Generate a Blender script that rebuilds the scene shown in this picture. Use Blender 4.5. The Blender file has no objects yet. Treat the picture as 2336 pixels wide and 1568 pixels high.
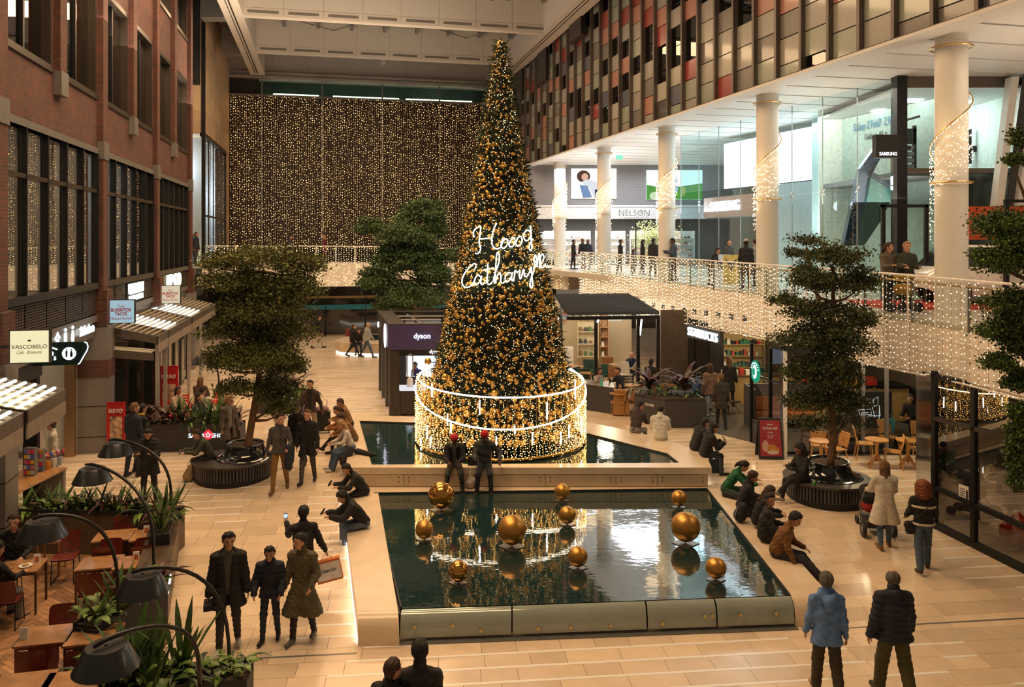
import bpy, math, random
import numpy as np
from mathutils import Vector, Matrix, Euler
R = math.radians
PI = math.pi
rnd = random.Random(7)
SC = bpy.context.scene
COL = SC.collection
# ---------------------------------------------------------------- camera, world, lights, exposure
F, CX, HV, CZ = 1832.0, 1168.0, 547.0, 6.4      # focal length and horizon in pixels of the 2336 x 1568 frame, eye height
cam_d = bpy.data.cameras.new('camera')
cam = bpy.data.objects.new('camera',cam_d); COL.objects.link(cam)
cam.location = (0,0,CZ); cam.rotation_euler = (R(90),0,0)
cam_d.sensor_width = 36.0; cam_d.lens = 36.0 * F / 2336.0
cam_d.shift_y = -(784.0 - HV) / 2336.0
cam_d.clip_end = 300
SC.camera = cam
SC.view_settings.view_transform = 'Standard'; SC.view_settings.look = 'None'
SC.view_settings.gamma = 1.0; SC.view_settings.use_curve_mapping = False
SC.view_settings.exposure = 0.06
SC.cycles.max_bounces = 6; SC.cycles.diffuse_bounces = 3; SC.cycles.glossy_bounces = 3
SC.cycles.transmission_bounces = 4; SC.cycles.transparent_max_bounces = 10
SC.cycles.sample_clamp_indirect = 3.0; SC.cycles.caustics_reflective = False; SC.cycles.caustics_refractive = False
w = bpy.data.worlds.new('night'); SC.world = w; w.use_nodes = True
w.node_tree.nodes['Background'].inputs[0].default_value = (1.0,0.74,0.5,1)
w.node_tree.nodes['Background'].inputs[1].default_value = 0.16

def area(name,loc,sx,sy,power,col=(1,.72,.45),rot=(0,0,0),spread=180):
    d = bpy.data.lights.new(name,'AREA'); d.shape = 'RECTANGLE'; d.size = sx; d.size_y = sy
    d.energy = power; d.color = col; d.spread = R(spread)
    o = bpy.data.objects.new(name,d); COL.objects.link(o); o.location = loc; o.rotation_euler = rot
    return o
def point(name,loc,power,col=(1,.72,.42),r=.15):
    d = bpy.data.lights.new(name,'POINT'); d.energy = power; d.color = col; d.shadow_soft_size = r
    o = bpy.data.objects.new(name,d); COL.objects.link(o); o.location = loc
    return o
def spot(name,loc,target,power,ang=50,col=(1,.74,.46),r=.1,blend=.5):
    d = bpy.data.lights.new(name,'SPOT'); d.energy = power; d.color = col; d.spot_size = R(ang); d.spot_blend = blend; d.shadow_soft_size = r
    o = bpy.data.objects.new(name,d); COL.objects.link(o); o.location = loc
    o.rotation_euler = (Vector(target) - Vector(loc)).to_track_quat('-Z','Y').to_euler()
    return o
TILT = math.atan(.228)          # the building's long axis runs 12.9 degrees left of the lens axis
WARM = (1,.655,.36)
# unseen area lights added under the roof as overhead fill, without fixtures
area('roof_fill',(-3.5,12,17.4),10,3,1450,WARM,(0,0,TILT))
area('roof_fill',(-5,21,17.4),10,3,1450,WARM,(0,0,TILT))
area('roof_fill',(-6.5,30.5,17.4),12,3,1300,WARM,(0,0,TILT))
area('roof_fill',(-8,41,17.2),12,3,1300,WARM,(0,0,TILT))
# area lights added in mid-air to brighten the roof beams from below
for yy, pw in ((14,700),(26,700),(38,700)): area('beam_fill',(-3.5 - .23 * (yy - 12),yy,12.6),12,5,pw,(1,.78,.55),(R(180),0,TILT))
# glow of the light ring round the tree
point('ring_glow',(-.31,22.2,2.2),260,(1,.62,.2),.8)
# white shop light under the right-hand building
area('soffit_lamp',(8.2,44,10.9),5,5,380,(.86,.92,1),(0,0,TILT))
area('soffit_lamp',(11.5,27,10.9),4,6,190,(1,.86,.7),(0,0,TILT))
for X_, Y_, p_, c_ in ((4.2,45,150,(.92,.95,1)),(7.2,37,150,(.95,.96,1)),(10,26,120,(1,.88,.74)),(12.5,17,120,(1,.82,.62))): area('soffit_fill',(X_ + 1.0,Y_,7.6),2,5,p_,c_,(R(180),0,TILT))  # extra unseen lights facing up, added to brighten the soffit boards
area('soffit_lamp',(13,15,10.9),4,6,200,(1,.75,.5),(0,0,TILT))
# ---------------------------------------------------------------- helpers
def at(u,v,Y):                    # the point at depth Y metres that the lens sees at pixel u, v
    return Vector(((u - CX) / F * Y,Y,CZ - (v - HV) / F * Y))
def fz(y):                          # the mall's floor climbs gently towards the back
    return 0.0 if y < 13.3 else (.45 * (y - 13.3) / 6.7 if y < 20 else .45)
def onz(u,v,z):                   # the point at height z seen at u, v
    return at(u,v,(CZ - z) * F / (v - HV))
def gnd(u,v):
    z = .2
    for _ in range(12): z = fz((CZ - z) * F / (v - HV))
    return onz(u,v,z)
AX = Vector((-.228,1,0)).normalized(); PX = Vector((1,.228,0)).normalized()
MATS = {}
def _nodes(m):
    m.use_nodes = True; nt = m.node_tree
    return nt, nt.nodes, nt.links, nt.nodes['Principled BSDF']
def M(name,col,rough=.6,metal=0.0,var=.12,scale=8.0,bump=0.0,bscale=None,coat=0.0,spec=None,rand=0.0,island=0.0):
    """principled with a noise-driven colour variation; rand = value change per object, island = per mesh island"""
    if name in MATS: return MATS[name]
    m = bpy.data.materials.new(name); nt, N, L, B = _nodes(m)
    tc = N.new('ShaderNodeTexCoord'); no = N.new('ShaderNodeTexNoise'); no.inputs['Scale'].default_value = scale; no.inputs['Detail'].default_value = 3
    L.new(tc.outputs['Object'],no.inputs['Vector'])
    mp = N.new('ShaderNodeMapRange'); mp.inputs[1].default_value = .3; mp.inputs[2].default_value = .7
    mp.inputs[3].default_value = 1 - var; mp.inputs[4].default_value = 1 + var
    L.new(no.outputs[0],mp.inputs[0])
    val = mp.outputs[0]
    for amt, node, sock in ((rand,'ShaderNodeObjectInfo','Random'),(island,'ShaderNodeNewGeometry','Random Per Island')):
        if amt:
            oi = N.new(node); r2 = N.new('ShaderNodeMapRange'); r2.inputs[3].default_value = 1 - amt; r2.inputs[4].default_value = 1 + amt
            L.new(oi.outputs[sock],r2.inputs[0]); mu = N.new('ShaderNodeMath'); mu.operation = 'MULTIPLY'
            L.new(val,mu.inputs[0]); L.new(r2.outputs[0],mu.inputs[1]); val = mu.outputs[0]
    mx = N.new('ShaderNodeVectorMath'); mx.operation = 'SCALE'; mx.inputs[0].default_value = col[:3]
    L.new(val,mx.inputs['Scale']); L.new(mx.outputs[0],B.inputs['Base Color'])
    B.inputs['Roughness'].default_value = rough; B.inputs['Metallic'].default_value = metal
    B.inputs['Coat Weight'].default_value = coat; B.inputs['Coat Roughness'].default_value = .08
    if spec is not None: B.inputs['Specular IOR Level'].default_value = spec
    if bump:
        n2 = N.new('ShaderNodeTexNoise'); n2.inputs['Scale'].default_value = bscale or scale * 6; n2.inputs['Detail'].default_value = 2
        L.new(tc.outputs['Object'],n2.inputs['Vector'])
        bp = N.new('ShaderNodeBump'); bp.inputs['Strength'].default_value = bump; bp.inputs['Distance'].default_value = .02
        L.new(n2.outputs[0],bp.inputs['Height']); L.new(bp.outputs[0],B.inputs['Normal'])
    MATS[name] = m
    return m
def E(name,col,strength,sample=True,var=0.0):
    if name in MATS: return MATS[name]
    m = bpy.data.materials.new(name); m.use_nodes = True; nt = m.node_tree; N, L = nt.nodes, nt.links
    N.remove(N['Principled BSDF']); e = N.new('ShaderNodeEmission'); e.inputs[0].default_value = (*col,1); e.inputs[1].default_value = strength
    if var:
        g = N.new('ShaderNodeNewGeometry'); mr = N.new('ShaderNodeMapRange'); mr.inputs[3].default_value = strength * (1 - var); mr.inputs[4].default_value = strength * (1 + var)
        L.new(g.outputs['Random Per Island'],mr.inputs[0]); L.new(mr.outputs[0],e.inputs[1])
    L.new(e.outputs[0],N['Material Output'].inputs[0])
    if not sample: m.cycles.emission_sampling = 'NONE'
    MATS[name] = m
    return m
def GLASS(name,tint=(.9,.95,.95),refl=1.0,ior=1.5,alpha=0.0,base=(.02,.02,.02),bump=0.0):
    """thin pane: clear tinted transparency under a Fresnel mirror"""
    if name in MATS: return MATS[name]
    m = bpy.data.materials.new(name); m.use_nodes = True; nt = m.node_tree; N, L = nt.nodes, nt.links
    N.remove(N['Principled BSDF'])
    t = N.new('ShaderNodeBsdfTransparent'); t.inputs[0].default_value = (*tint,1)
    src = t.outputs[0]
    if alpha:
        d = N.new('ShaderNodeBsdfDiffuse'); d.inputs[0].default_value = (*base,1)
        mx0 = N.new('ShaderNodeMixShader'); mx0.inputs[0].default_value = alpha; L.new(t.outputs[0],mx0.inputs[1]); L.new(d.outputs[0],mx0.inputs[2]); src = mx0.outputs[0]
    g = N.new('ShaderNodeBsdfGlossy'); g.inputs['Roughness'].default_value = .01
    tc = N.new('ShaderNodeTexCoord'); no = N.new('ShaderNodeTexNoise'); no.inputs['Scale'].default_value = .8
    L.new(tc.outputs['Object'],no.inputs['Vector'])
    bp = N.new('ShaderNodeBump'); bp.inputs['Strength'].default_value = bump or .02; bp.inputs['Distance'].default_value = .05
    L.new(no.outputs[0],bp.inputs['Height']); L.new(bp.outputs[0],g.inputs['Normal'])
    r0 = ((ior - 1) / (ior + 1)) ** 2 * .5 * refl            # Schlick's curve, half per face of the pane
    fr = N.new('ShaderNodeLayerWeight'); fr.inputs[0].default_value = .5
    pw = N.new('ShaderNodeMath'); pw.operation = 'POWER'; pw.inputs[1].default_value = 4.0; L.new(fr.outputs['Facing'],pw.inputs[0])
    ml = N.new('ShaderNodeMath'); ml.operation = 'MULTIPLY_ADD'; ml.inputs[1].default_value = min(.8,.35 + .1 * refl) - r0; ml.inputs[2].default_value = r0; ml.use_clamp = True
    L.new(pw.outputs[0],ml.inputs[0])
    mx = N.new('ShaderNodeMixShader'); L.new(ml.outputs[0],mx.inputs[0]); L.new(src,mx.inputs[1]); L.new(g.outputs[0],mx.inputs[2])
    L.new(mx.outputs[0],N['Material Output'].inputs[0])
    MATS[name] = m
    return m

def tag(o,label=None,cat=None,group=None,kind=None,category=None):
    cat = cat or category
    if label: o['label'] = label
    if cat: o['category'] = cat
    if group: o['group'] = group
    if kind: o['kind'] = kind
    return o
def T(name,label,cat,loc=(0,0,0),rz=0.0,group=None,kind=None):
    o = bpy.data.objects.new(name,None); COL.objects.link(o); o.location = loc; o.rotation_euler = (0,0,rz); o.empty_display_size = .2
    return tag(o,label,cat,group,kind)
def put(name,me,parent=None,local=False):
    o = bpy.data.objects.new(name,me); COL.objects.link(o)
    if parent is not None:
        o.parent = parent
        if not local:                                        # geometry given in world space
            mb = Matrix.LocRotScale(parent.location,parent.rotation_euler,parent.scale)
            if parent.parent is not None:
                mb = Matrix.LocRotScale(parent.parent.location,parent.parent.rotation_euler,None) @ parent.matrix_parent_inverse @ mb
            o.matrix_parent_inverse = mb.inverted()
    return o
def npmesh(name,V,Fc,mats,smooth=False,mi=None):
    me = bpy.data.meshes.new(name)
    V = np.asarray(V,dtype=np.float32).reshape(-1,3); Fc = np.asarray(Fc,dtype=np.int32); k = Fc.shape[1]; n = len(Fc)
    me.vertices.add(len(V)); me.vertices.foreach_set('co',V.ravel())
    me.loops.add(n * k); me.loops.foreach_set('vertex_index',Fc.ravel())
    me.polygons.add(n); me.polygons.foreach_set('loop_start',np.arange(0,n * k,k,dtype=np.int32))
    try: me.polygons.foreach_set('loop_total',np.full(n,k,dtype=np.int32))
    except Exception: pass
    me.polygons.foreach_set('use_smooth',np.full(n,bool(smooth)))
    for m in (mats if isinstance(mats,(list,tuple)) else [mats]): me.materials.append(m)
    if mi is not None: me.polygons.foreach_set('material_index',np.asarray(mi,dtype=np.int32))
    me.update(calc_edges=True); me.validate()
    return me
class MB:
    """collects shapes, then links them as one mesh object"""
    def __init__(s): s.v = []; s.f = []; s.mi = []; s.cur = 0
    def add(s,V,Fc):
        b = len(s.v); s.v += [tuple(p) for p in V]; s.f += [tuple(b + i for i in f) for f in Fc]; s.mi += [s.cur] * len(Fc); return s
    def hexa(s,P):                # 8 corners: bottom 4 counter-clockwise, top 4
        return s.add(P,[(3,2,1,0),(4,5,6,7),(0,1,5,4),(1,2,6,5),(2,3,7,6),(3,0,4,7)])
    def box(s,x0,x1,y0,y1,z0,z1):
        return s.hexa([(x0,y0,z0),(x1,y0,z0),(x1,y1,z0),(x0,y1,z0),(x0,y0,z1),(x1,y0,z1),(x1,y1,z1),(x0,y1,z1)])
    def obox(s,c,d,rz=0.0,rot=None):
        m = (rot if rot is not None else Matrix.Rotation(rz,3,'Z')); c = Vector(c); h = [x / 2 for x in d]
        pts = [c + m @ Vector((sx * h[0],sy * h[1],sz * h[2])) for sz in (-1,1) for sx,sy in ((-1,-1),(1,-1),(1,1),(-1,1))]
        return s.hexa(pts)
    def prism(s,poly,z0,z1):    # ccw outline in plan; z may be numbers or lists
        n = len(poly); za = z0 if isinstance(z0,(list,tuple)) else [z0] * n; zb = z1 if isinstance(z1,(list,tuple)) else [z1] * n
        V = [(p[0],p[1],za[i]) for i,p in enumerate(poly)] + [(p[0],p[1],zb[i]) for i,p in enumerate(poly)]
        return s.add(V,[tuple(range(n - 1,-1,-1)),tuple(range(n,2 * n))] + [(i,(i + 1) % n,n + (i + 1) % n,n + i) for i in range(n)])
    def slab(s,pts,n,t):        # polygon pts in 3-D given thickness t along n
        n = Vector(n).normalized() * t; k = len(pts)
        V = [Vector(p) for p in pts] + [Vector(p) + n for p in pts]
        return s.add(V,[tuple(range(k - 1,-1,-1)),tuple(range(k,2 * k))] + [(i,(i + 1) % k,k + (i + 1) % k,k + i) for i in range(k)])
    def quad(s,a,b,c,d): return s.add([a,b,c,d],[(0,1,2,3)])
    def tube(s,path,r,n=6,closed=False,cap=True):
        P = [Vector(p) for p in path]; k = len(P); rr = r if isinstance(r,(list,tuple)) else [r] * k
        V = []; up = None
        for i in range(k):
            t = (P[(i + 1) % k] - P[i - 1]) if closed else (P[min(i + 1,k - 1)] - P[max(i - 1,0)])
            t = t.normalized() if t.length > 1e-9 else Vector((0,0,1))
            if up is None: up = t.orthogonal().normalized()
            up = (up - t * up.dot(t)); up = up.normalized() if up.length > 1e-6 else t.orthogonal().normalized()
            sd = t.cross(up)
            for j in range(n):
                a = 2 * PI * j / n; V.append(P[i] + (up * math.cos(a) + sd * math.sin(a)) * rr[i])
        Fc = []
        for i in range(k if closed else k - 1):
            for j in range(n):
                a = i * n + j; b = i * n + (j + 1) % n; c = ((i + 1) % k) * n + (j + 1) % n; d = ((i + 1) % k) * n + j
                Fc.append((a,b,c,d))
        if cap and not closed: Fc += [tuple(range(n - 1,-1,-1)),tuple((k - 1) * n + j for j in range(n))]
        return s.add(V,Fc)
    def lathe(s,c,prof,n=24,cap=True):
        V = []; Fc = []; k = len(prof); c = Vector(c)
        for r, z in prof:
            for j in range(n):
                a = 2 * PI * j / n; V.append(c + Vector((r * math.cos(a),r * math.sin(a),z)))
        for i in range(k - 1):
            for j in range(n): Fc.append((i * n + j,i * n + (j + 1) % n,(i + 1) * n + (j + 1) % n,(i + 1) * n + j))
        if cap: Fc += [tuple(range(n - 1,-1,-1)),tuple((k - 1) * n + j for j in range(n))]
        return s.add(V,Fc)
    def ball(s,c,r,n=12,m=8,sc=(1,1,1)):
        pr = [(r * math.sin(PI * i / m),-r * math.cos(PI * i / m)) for i in range(m + 1)]
        V = []; Fc = []; c = Vector(c)
        for rr, z in pr:
            for j in range(n):
                a = 2 * PI * j / n; V.append(c + Vector((rr * math.cos(a) * sc[0],rr * math.sin(a) * sc[1],z * sc[2])))
        for i in range(m):
            for j in range(n): Fc.append((i * n + j,i * n + (j + 1) % n,(i + 1) * n + (j + 1) % n,(i + 1) * n + j))
        return s.add(V,Fc)
    def mesh(s,name,mat,smooth=False):
        me = bpy.data.meshes.new(name); me.from_pydata([tuple(p) for p in s.v],[],s.f)
        ml = mat if isinstance(mat,(list,tuple)) else [mat]
        for m in ml: me.materials.append(m)
        if len(ml) > 1: me.polygons.foreach_set('material_index',s.mi)
        if smooth: me.shade_smooth()
        me.update(); return me
    def build(s,name,mat,parent=None,smooth=False,local=False,**kw):
        me = s.mesh(name,mat,smooth)
        if smooth == 'auto':
            try: me.set_sharp_from_angle(angle=R(40))
            except Exception: pass
        return tag(put(name,me,parent,local),**kw)
def S(name,mb,mat,parent=None,**kw):            # a piece of the setting
    smooth = kw.pop('smooth',False)
    o = mb.build(name,mat,parent,smooth=smooth)
    if parent is None: o['kind'] = 'structure'
    return o
def clone(o,parent=None):                          # a thing, its parts and their sub-parts
    c = o.copy(); COL.objects.link(c)
    if parent is not None: c.parent = parent
    for ch in KIDS.get(o.name,[]) or [x for x in o.children]: clone(ch,c)
    return c
KIDS = {}
def move(o,loc,rz=None,label=None,group=None,scale=None):
    o.location = loc
    if rz is not None: o.rotation_euler = (0,0,rz)
    if scale: o.scale = (scale,) * 3
    return tag(o,label,None,group)
_OCT_V = np.array([(1,0,0),(-1,0,0),(0,1,0),(0,-1,0),(0,0,1),(0,0,-1)],dtype=np.float32)
_OCT_F = np.array([(0,2,4),(2,1,4),(1,3,4),(3,0,4),(2,0,5),(1,2,5),(3,1,5),(0,3,5)],dtype=np.int32)
_ICO = None
def stamp(P,r,tv=_OCT_V,tf=_OCT_F):              # copies of a small shape at points P, size r
    P = np.asarray(P,dtype=np.float32).reshape(-1,3); n = len(P); r = np.broadcast_to(np.asarray(r,dtype=np.float32),(n,))
    V = (P[:,None,:] + tv[None] * r[:,None,None]).reshape(-1,3)
    Fc = (tf[None] + (np.arange(n) * len(tv))[:,None,None]).reshape(-1,tf.shape[1])
    return V, Fc
def bulbs(name,P,r,mat,parent=None,**kw):
    V, Fc = stamp(P,r)
    o = put(name,npmesh(name,V,Fc,mat),parent)
    kw.setdefault('kind','stuff')
    return tag(o,**kw)
def text_mesh(body,mat,w=None,h=None,ext=.01,bold=0.0,shear=0.0,align='CENTER',name='lettering',spacing=1.0):
    cu = bpy.data.curves.new('txt','FONT'); cu.body = body; cu.extrude = ext; cu.offset = bold; cu.shear = shear; cu.size = 1.0
    cu.align_x = align; cu.space_character = spacing; cu.resolution_u = 3
    o = bpy.data.objects.new('txt',cu); me0 = o.to_mesh(); me = me0.copy(); o.to_mesh_clear()
    bpy.data.objects.remove(o); bpy.data.curves.remove(cu)
    n = len(me.vertices); co = np.zeros(n * 3,dtype=np.float32); me.vertices.foreach_get('co',co); co = co.reshape(-1,3)
    mn, mx = co.min(0), co.max(0)
    sx = (w / (mx[0] - mn[0])) if w else None; sy = (h / (mx[1] - mn[1])) if h else None
    sx = sx or sy; sy = sy or sx
    co[:,0] = (co[:,0] - (mn[0] + mx[0]) / 2) * sx; co[:,1] = (co[:,1] - (mn[1] + mx[1]) / 2) * sy
    me.vertices.foreach_set('co',co.ravel()); me.materials.clear(); me.materials.append(mat); me.name = name; me.update()
    return me
def text(body,c,xd,mat,parent=None,w=None,h=None,ext=.01,bold=0.0,shear=0.0,name='lettering',up=(0,0,1),spacing=1.0):
    """lettering centred at c, reading along xd"""
    me = text_mesh(body,mat,w,h,ext,bold,shear,name=name,spacing=spacing)
    x = Vector(xd).normalized(); z = x.cross(Vector(up)).normalized(); y = z.cross(x)
    m = Matrix(((x.x,y.x,z.x,c[0]),(x.y,y.y,z.y,c[1]),(x.z,y.z,z.z,c[2]),(0,0,0,1)))
    me.transform(m)
    return put(name,me,parent)
# ---------------------------------------------------------------- materials of the building
LIME = M('limestone',(.75,.60,.43),.24,var=.07,scale=3,bump=.02,bscale=40)
TILE_ONE = M('limestone_tile',(.75,.59,.42),.2,var=.06,scale=2.5,rand=.13)
TILE_ALL = M('limestone_tiles',(.75,.59,.42),.2,var=.06,scale=2.5,island=.13)
INLAY = M('white_inlay',(.93,.88,.80),.22,var=.03)
JOINT = M('joint_mortar',(.20,.15,.11),.8)
BRONZE = M('bronze_metal',(.075,.06,.05),.35,.6,var=.1)
BLACK = M('black_metal',(.014,.014,.016),.38,.3,var=.2)
BLACKM = M('black_matt',(.016,.015,.016),.6,var=.15)
GREYM = M('grey_metal',(.22,.21,.20),.4,.4,var=.08)
WHITE = M('white_paint',(.82,.79,.75),.5,var=.03)
PLASTER = M('pale_plaster',(.66,.61,.52),.7,var=.04)
BEAMC = M('beam_paint',(.72,.64,.55),.55,var=.03)
SAND = M('sandstone',(.66,.47,.30),.5,var=.14,scale=1.2,bump=.03)
DARKROOF = M('dark_roof',(.09,.08,.07),.6,var=.2,scale=2)
SKYG = M('night_glazing',(.05,.05,.045),.25,var=.3,scale=.6)
NIGHT = M('dark_interior',(.022,.02,.018),.7,var=.4,scale=.8)
PANE = GLASS('clear_pane',(.90,.90,.86),11.0)
PANEUP = GLASS('upper_pane',(.5,.5,.47),6.0,ior=1.6)
PANEDK = GLASS('dark_pane',(.30,.29,.27),3.0,ior=1.6)
RAILG = GLASS('rail_glass',(.93,.95,.93),.5)

def brick(name='brick'):
    if name in MATS: return MATS[name]
    m = bpy.data.materials.new(name); nt, N, L, B = _nodes(m)
    tc = N.new('ShaderNodeTexCoord'); vr = N.new('ShaderNodeVectorRotate'); vr.rotation_type = 'Z_AXIS'; vr.inputs['Angle'].default_value = -TILT
    L.new(tc.outputs['Object'],vr.inputs['Vector']); sp = N.new('ShaderNodeSeparateXYZ'); L.new(vr.outputs[0],sp.inputs[0])
    ad = N.new('ShaderNodeMath'); L.new(sp.outputs[0],ad.inputs[0]); L.new(sp.outputs[1],ad.inputs[1])
    cb = N.new('ShaderNodeCombineXYZ'); L.new(ad.outputs[0],cb.inputs[0]); L.new(sp.outputs[2],cb.inputs[1])
    b = N.new('ShaderNodeTexBrick'); L.new(cb.outputs[0],b.inputs['Vector'])
    b.inputs['Scale'].default_value = 1.0; b.inputs['Brick Width'].default_value = .225; b.inputs['Row Height'].default_value = .078
    b.inputs['Mortar Size'].default_value = .011; b.inputs['Mortar Smooth'].default_value = .2; b.inputs['Bias'].default_value = -.1
    b.inputs['Color1'].default_value = (.135,.037,.024,1); b.inputs['Color2'].default_value = (.075,.028,.021,1); b.inputs['Mortar'].default_value = (.085,.062,.052,1)
    no = N.new('ShaderNodeTexNoise'); no.inputs['Scale'].default_value = 1.3; L.new(cb.outputs[0],no.inputs['Vector'])
    mp = N.new('ShaderNodeMapRange'); mp.inputs[1].default_value = .3; mp.inputs[2].default_value = .7; mp.inputs[3].default_value = .8; mp.inputs[4].default_value = 1.2; L.new(no.outputs[0],mp.inputs[0])
    sc = N.new('ShaderNodeVectorMath'); sc.operation = 'SCALE'; L.new(b.outputs[0],sc.inputs[0]); L.new(mp.outputs[0],sc.inputs['Scale'])
    L.new(sc.outputs[0],B.inputs['Base Color']); B.inputs['Roughness'].default_value = .8
    bp = N.new('ShaderNodeBump'); bp.inputs['Strength'].default_value = .6; bp.inputs['Distance'].default_value = .02; bp.invert = True
    L.new(b.outputs['Fac'],bp.inputs['Height']); L.new(bp.outputs[0],B.inputs['Normal'])
    MATS[name] = m
    return m
BRICK = brick()

# ---------------------------------------------------------------- pools in plan (needed by the floor)
FP_OUT = [(-2.43,12.63),(-1.76,12.78),(4.72,13.33),(5.32,13.30),(5.32,19.5),(-4.12,19.5)]
TP_OUT = [(-4.0,19.3),(4.80,19.3),(4.95,20.5),(4.35,21.9),(3.3,23.1),(2.2,24.2),(-4.95,25.1)]
def inside(p,poly):
    c = False; n = len(poly)
    for i in range(n):
        a, b = poly[i], poly[(i + 1) % n]
        if (a[1] > p[1]) != (b[1] > p[1]) and p[0] < (b[0] - a[0]) * (p[1] - a[1]) / (b[1] - a[1]) + a[0]: c = not c
    return c
# ---------------------------------------------------------------- floor
mb = MB()
ys = [2,13.3,20,66]
for a, b in zip(ys,ys[1:]):
    za, zb = fz(a) - .02, fz(b) - .02
    mb.hexa([(-34,a,za - .3),(30,a,za - .3),(30,b,zb - .3),(-34,b,zb - .3),(-34,a,za),(30,a,za),(30,b,zb),(-34,b,zb)])
floor = S('floor',mb,JOINT)
fd = Vector((math.cos(R(5.84)),math.sin(R(5.84)))); fn = Vector((-fd.y,fd.x))
CAFE = [(-16,8),(-4.85,8),(-4.85,11.6),(-5.75,13.1),(-6.6,15.9),(-16,14.0)]
def shrink(poly,k=.9):
    cx, cy = sum(p[0] for p in poly) / len(poly), sum(p[1] for p in poly) / len(poly); return [(cx + (x - cx) * k,cy + (y - cy) * k) for x,y in poly]
FPS, TPS, CAS = shrink(FP_OUT,.78), shrink(TP_OUT,.8),[(-16,8),(-5.9,8),(-5.9,11.6),(-6.6,13.1),(-7.3,15.0),(-16,13.2)]
def zone(x,y):
    if y < 12.7: return -2.7 < x < 5.0 or x > 5.8 and (x * 3 + y * 7) % 3.1 < .9
    e = -4.1 + (19.7 - y) * .235                                   # left edge of the front pool
    if y < 19.6 and e - .85 < x < e: return True
    if x < -5.9 and 17.2 < y < 23: return True
    if 13 < y < 24 and x > 9.9 - (y - 15.4) * .5 - 1.5: return True
    if 17.5 < y < 22.5 and x > 6.9: return True
    if 20.5 < y < 27 and 4.6 < x < 7.4: return (int(y * 2.5) % 2 == 0)
    if y > 26 and -8 < x + (y - 26) * .22 < -4.2: return True
    return y > 34 and x < 0
tiles = []; strips = []
for r in range(int((6 - 0) / .4),int(56 / .4)):
    n0 = r * .4
    rr = random.Random(r * 13 + 5); s = -24 - rr.random()
    while s < 24:
        ln = rr.choice((.55,.7,.85,1.0)) if r * .4 < 30 else 1.4
        mid = fd * (s + ln / 2) + fn * (n0 + .2)
        x, y = mid
        s0 = s; s += ln
        if y < 7 or abs(x) > .68 * y + 1.2 or y > 54: continue
        if inside((x,y),CAS) or inside((x,y),FPS) or inside((x,y),TPS): continue
        if x < -6.457 - .228 * y - 3 or x > 12.5: continue
        st = zone(x,y); h = .335 if st else .395
        tiles.append((s0 + .003,s0 + ln - .003,n0,n0 + h,x,y))
        if st: strips.append((s0,s0 + ln,n0 + h + .004,n0 + .398,x,y))
def tile_hexa(t,top):
    P = []
    for dz in (-.02,top):
        for a, b in ((t[0],t[2]),(t[1],t[2]),(t[1],t[3]),(t[0],t[3])):
            p = fd * a + fn * b; P.append((p.x,p.y,fz(p.y) + dz))
    return P
tiles.sort(key=lambda t: t[5] + abs(t[4]) * .2)
def in_view(t): return t[5] > 11.3 and abs(t[4]) < .64 * t[5] and not (t[4] < -4.9 and t[5] < 16)
near = [t for t in tiles if in_view(t)][:260]; ns = set(map(id,near))
for t in near: MB().hexa(tile_hexa(t,0.0)).build('floor_tile',TILE_ONE,floor)
def joined(name,lst,top,mat,parent):
    V = np.array([tile_hexa(t,top) for t in lst],dtype=np.float32).reshape(-1,3)
    q = np.array([(4,5,6,7),(0,1,5,4),(1,2,6,5),(2,3,7,6),(3,0,4,7)])
    Fc = (q[None] + (np.arange(len(lst)) * 8)[:,None,None]).reshape(-1,4)
    o = put(name,npmesh(name,V,Fc,mat),parent); o['kind'] = 'stuff'
    return o
joined('floor_tiles',[t for t in tiles if id(t) not in ns],0.0,TILE_ALL,floor)
nst = [t for t in strips if in_view(t) and t[5] < 15][:120]; ns2 = set(map(id,nst))
for t in nst: MB().hexa(tile_hexa(t,.0005)).build('inlay_strip',INLAY,floor)
joined('inlay_strips',[t for t in strips if id(t) not in ns2],.0005,INLAY,floor)
# metal expansion joint across the floor in front of the pool
mb = MB()
for (u0,v0),(u1,v1) in (((560,1504),(814,1491)),((1880,1437),(2336,1411))):
    a, b = gnd(u0,v0), gnd(u1,v1); d = (b - a).normalized(); n = Vector((-d.y,d.x,0)) * .02
    mb.slab([a - n,b - n,b + n,a + n],(0,0,1),.004)
mb.build('expansion_joint',GREYM,floor)

# ---------------------------------------------------------------- left brick front; Y runs along it, d is metres out of the wall
def LP(Y,d,z): return Vector((-6.457 - .228 * Y + d * PX.x,Y + d * PX.y,z))
def lbox(mb,Y0,Y1,z0,z1,d0,d1):
    return mb.hexa([LP(Y0,d1,z0),LP(Y1,d1,z0),LP(Y1,d0,z0),LP(Y0,d0,z0),LP(Y0,d1,z1),LP(Y1,d1,z1),LP(Y1,d0,z1),LP(Y0,d0,z1)])
PIER = [11.9,15.5,19.07,22.65,26.15,29.7,33.1,36.9]
ZS, ZW = 5.16, 8.9            # sill and head of the tall shop windows
ZU0, ZU1, ZT0 = 10.36, 13.55, 15.35
mb = MB()
lbox(mb,10,37.2,ZW,ZU0 - .08,-.45,0)
lbox(mb,10,37.2,ZU1 + .08,ZT0,-.45,0)
for k, P in enumerate(PIER):
    nx = PIER[k + 1] if k + 1 < len(PIER) else 37.2
    lbox(mb,P - .34,P + .34 if k < 7 else 37.2,ZU0 - .08,ZU1 + .08,-.45,0)
    lbox(mb,P - .34,P + .34 if k < 7 else 37.2,ZT0,19.5,-.45,0)
wall_left = S('wall_left',mb,BRICK)
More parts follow.
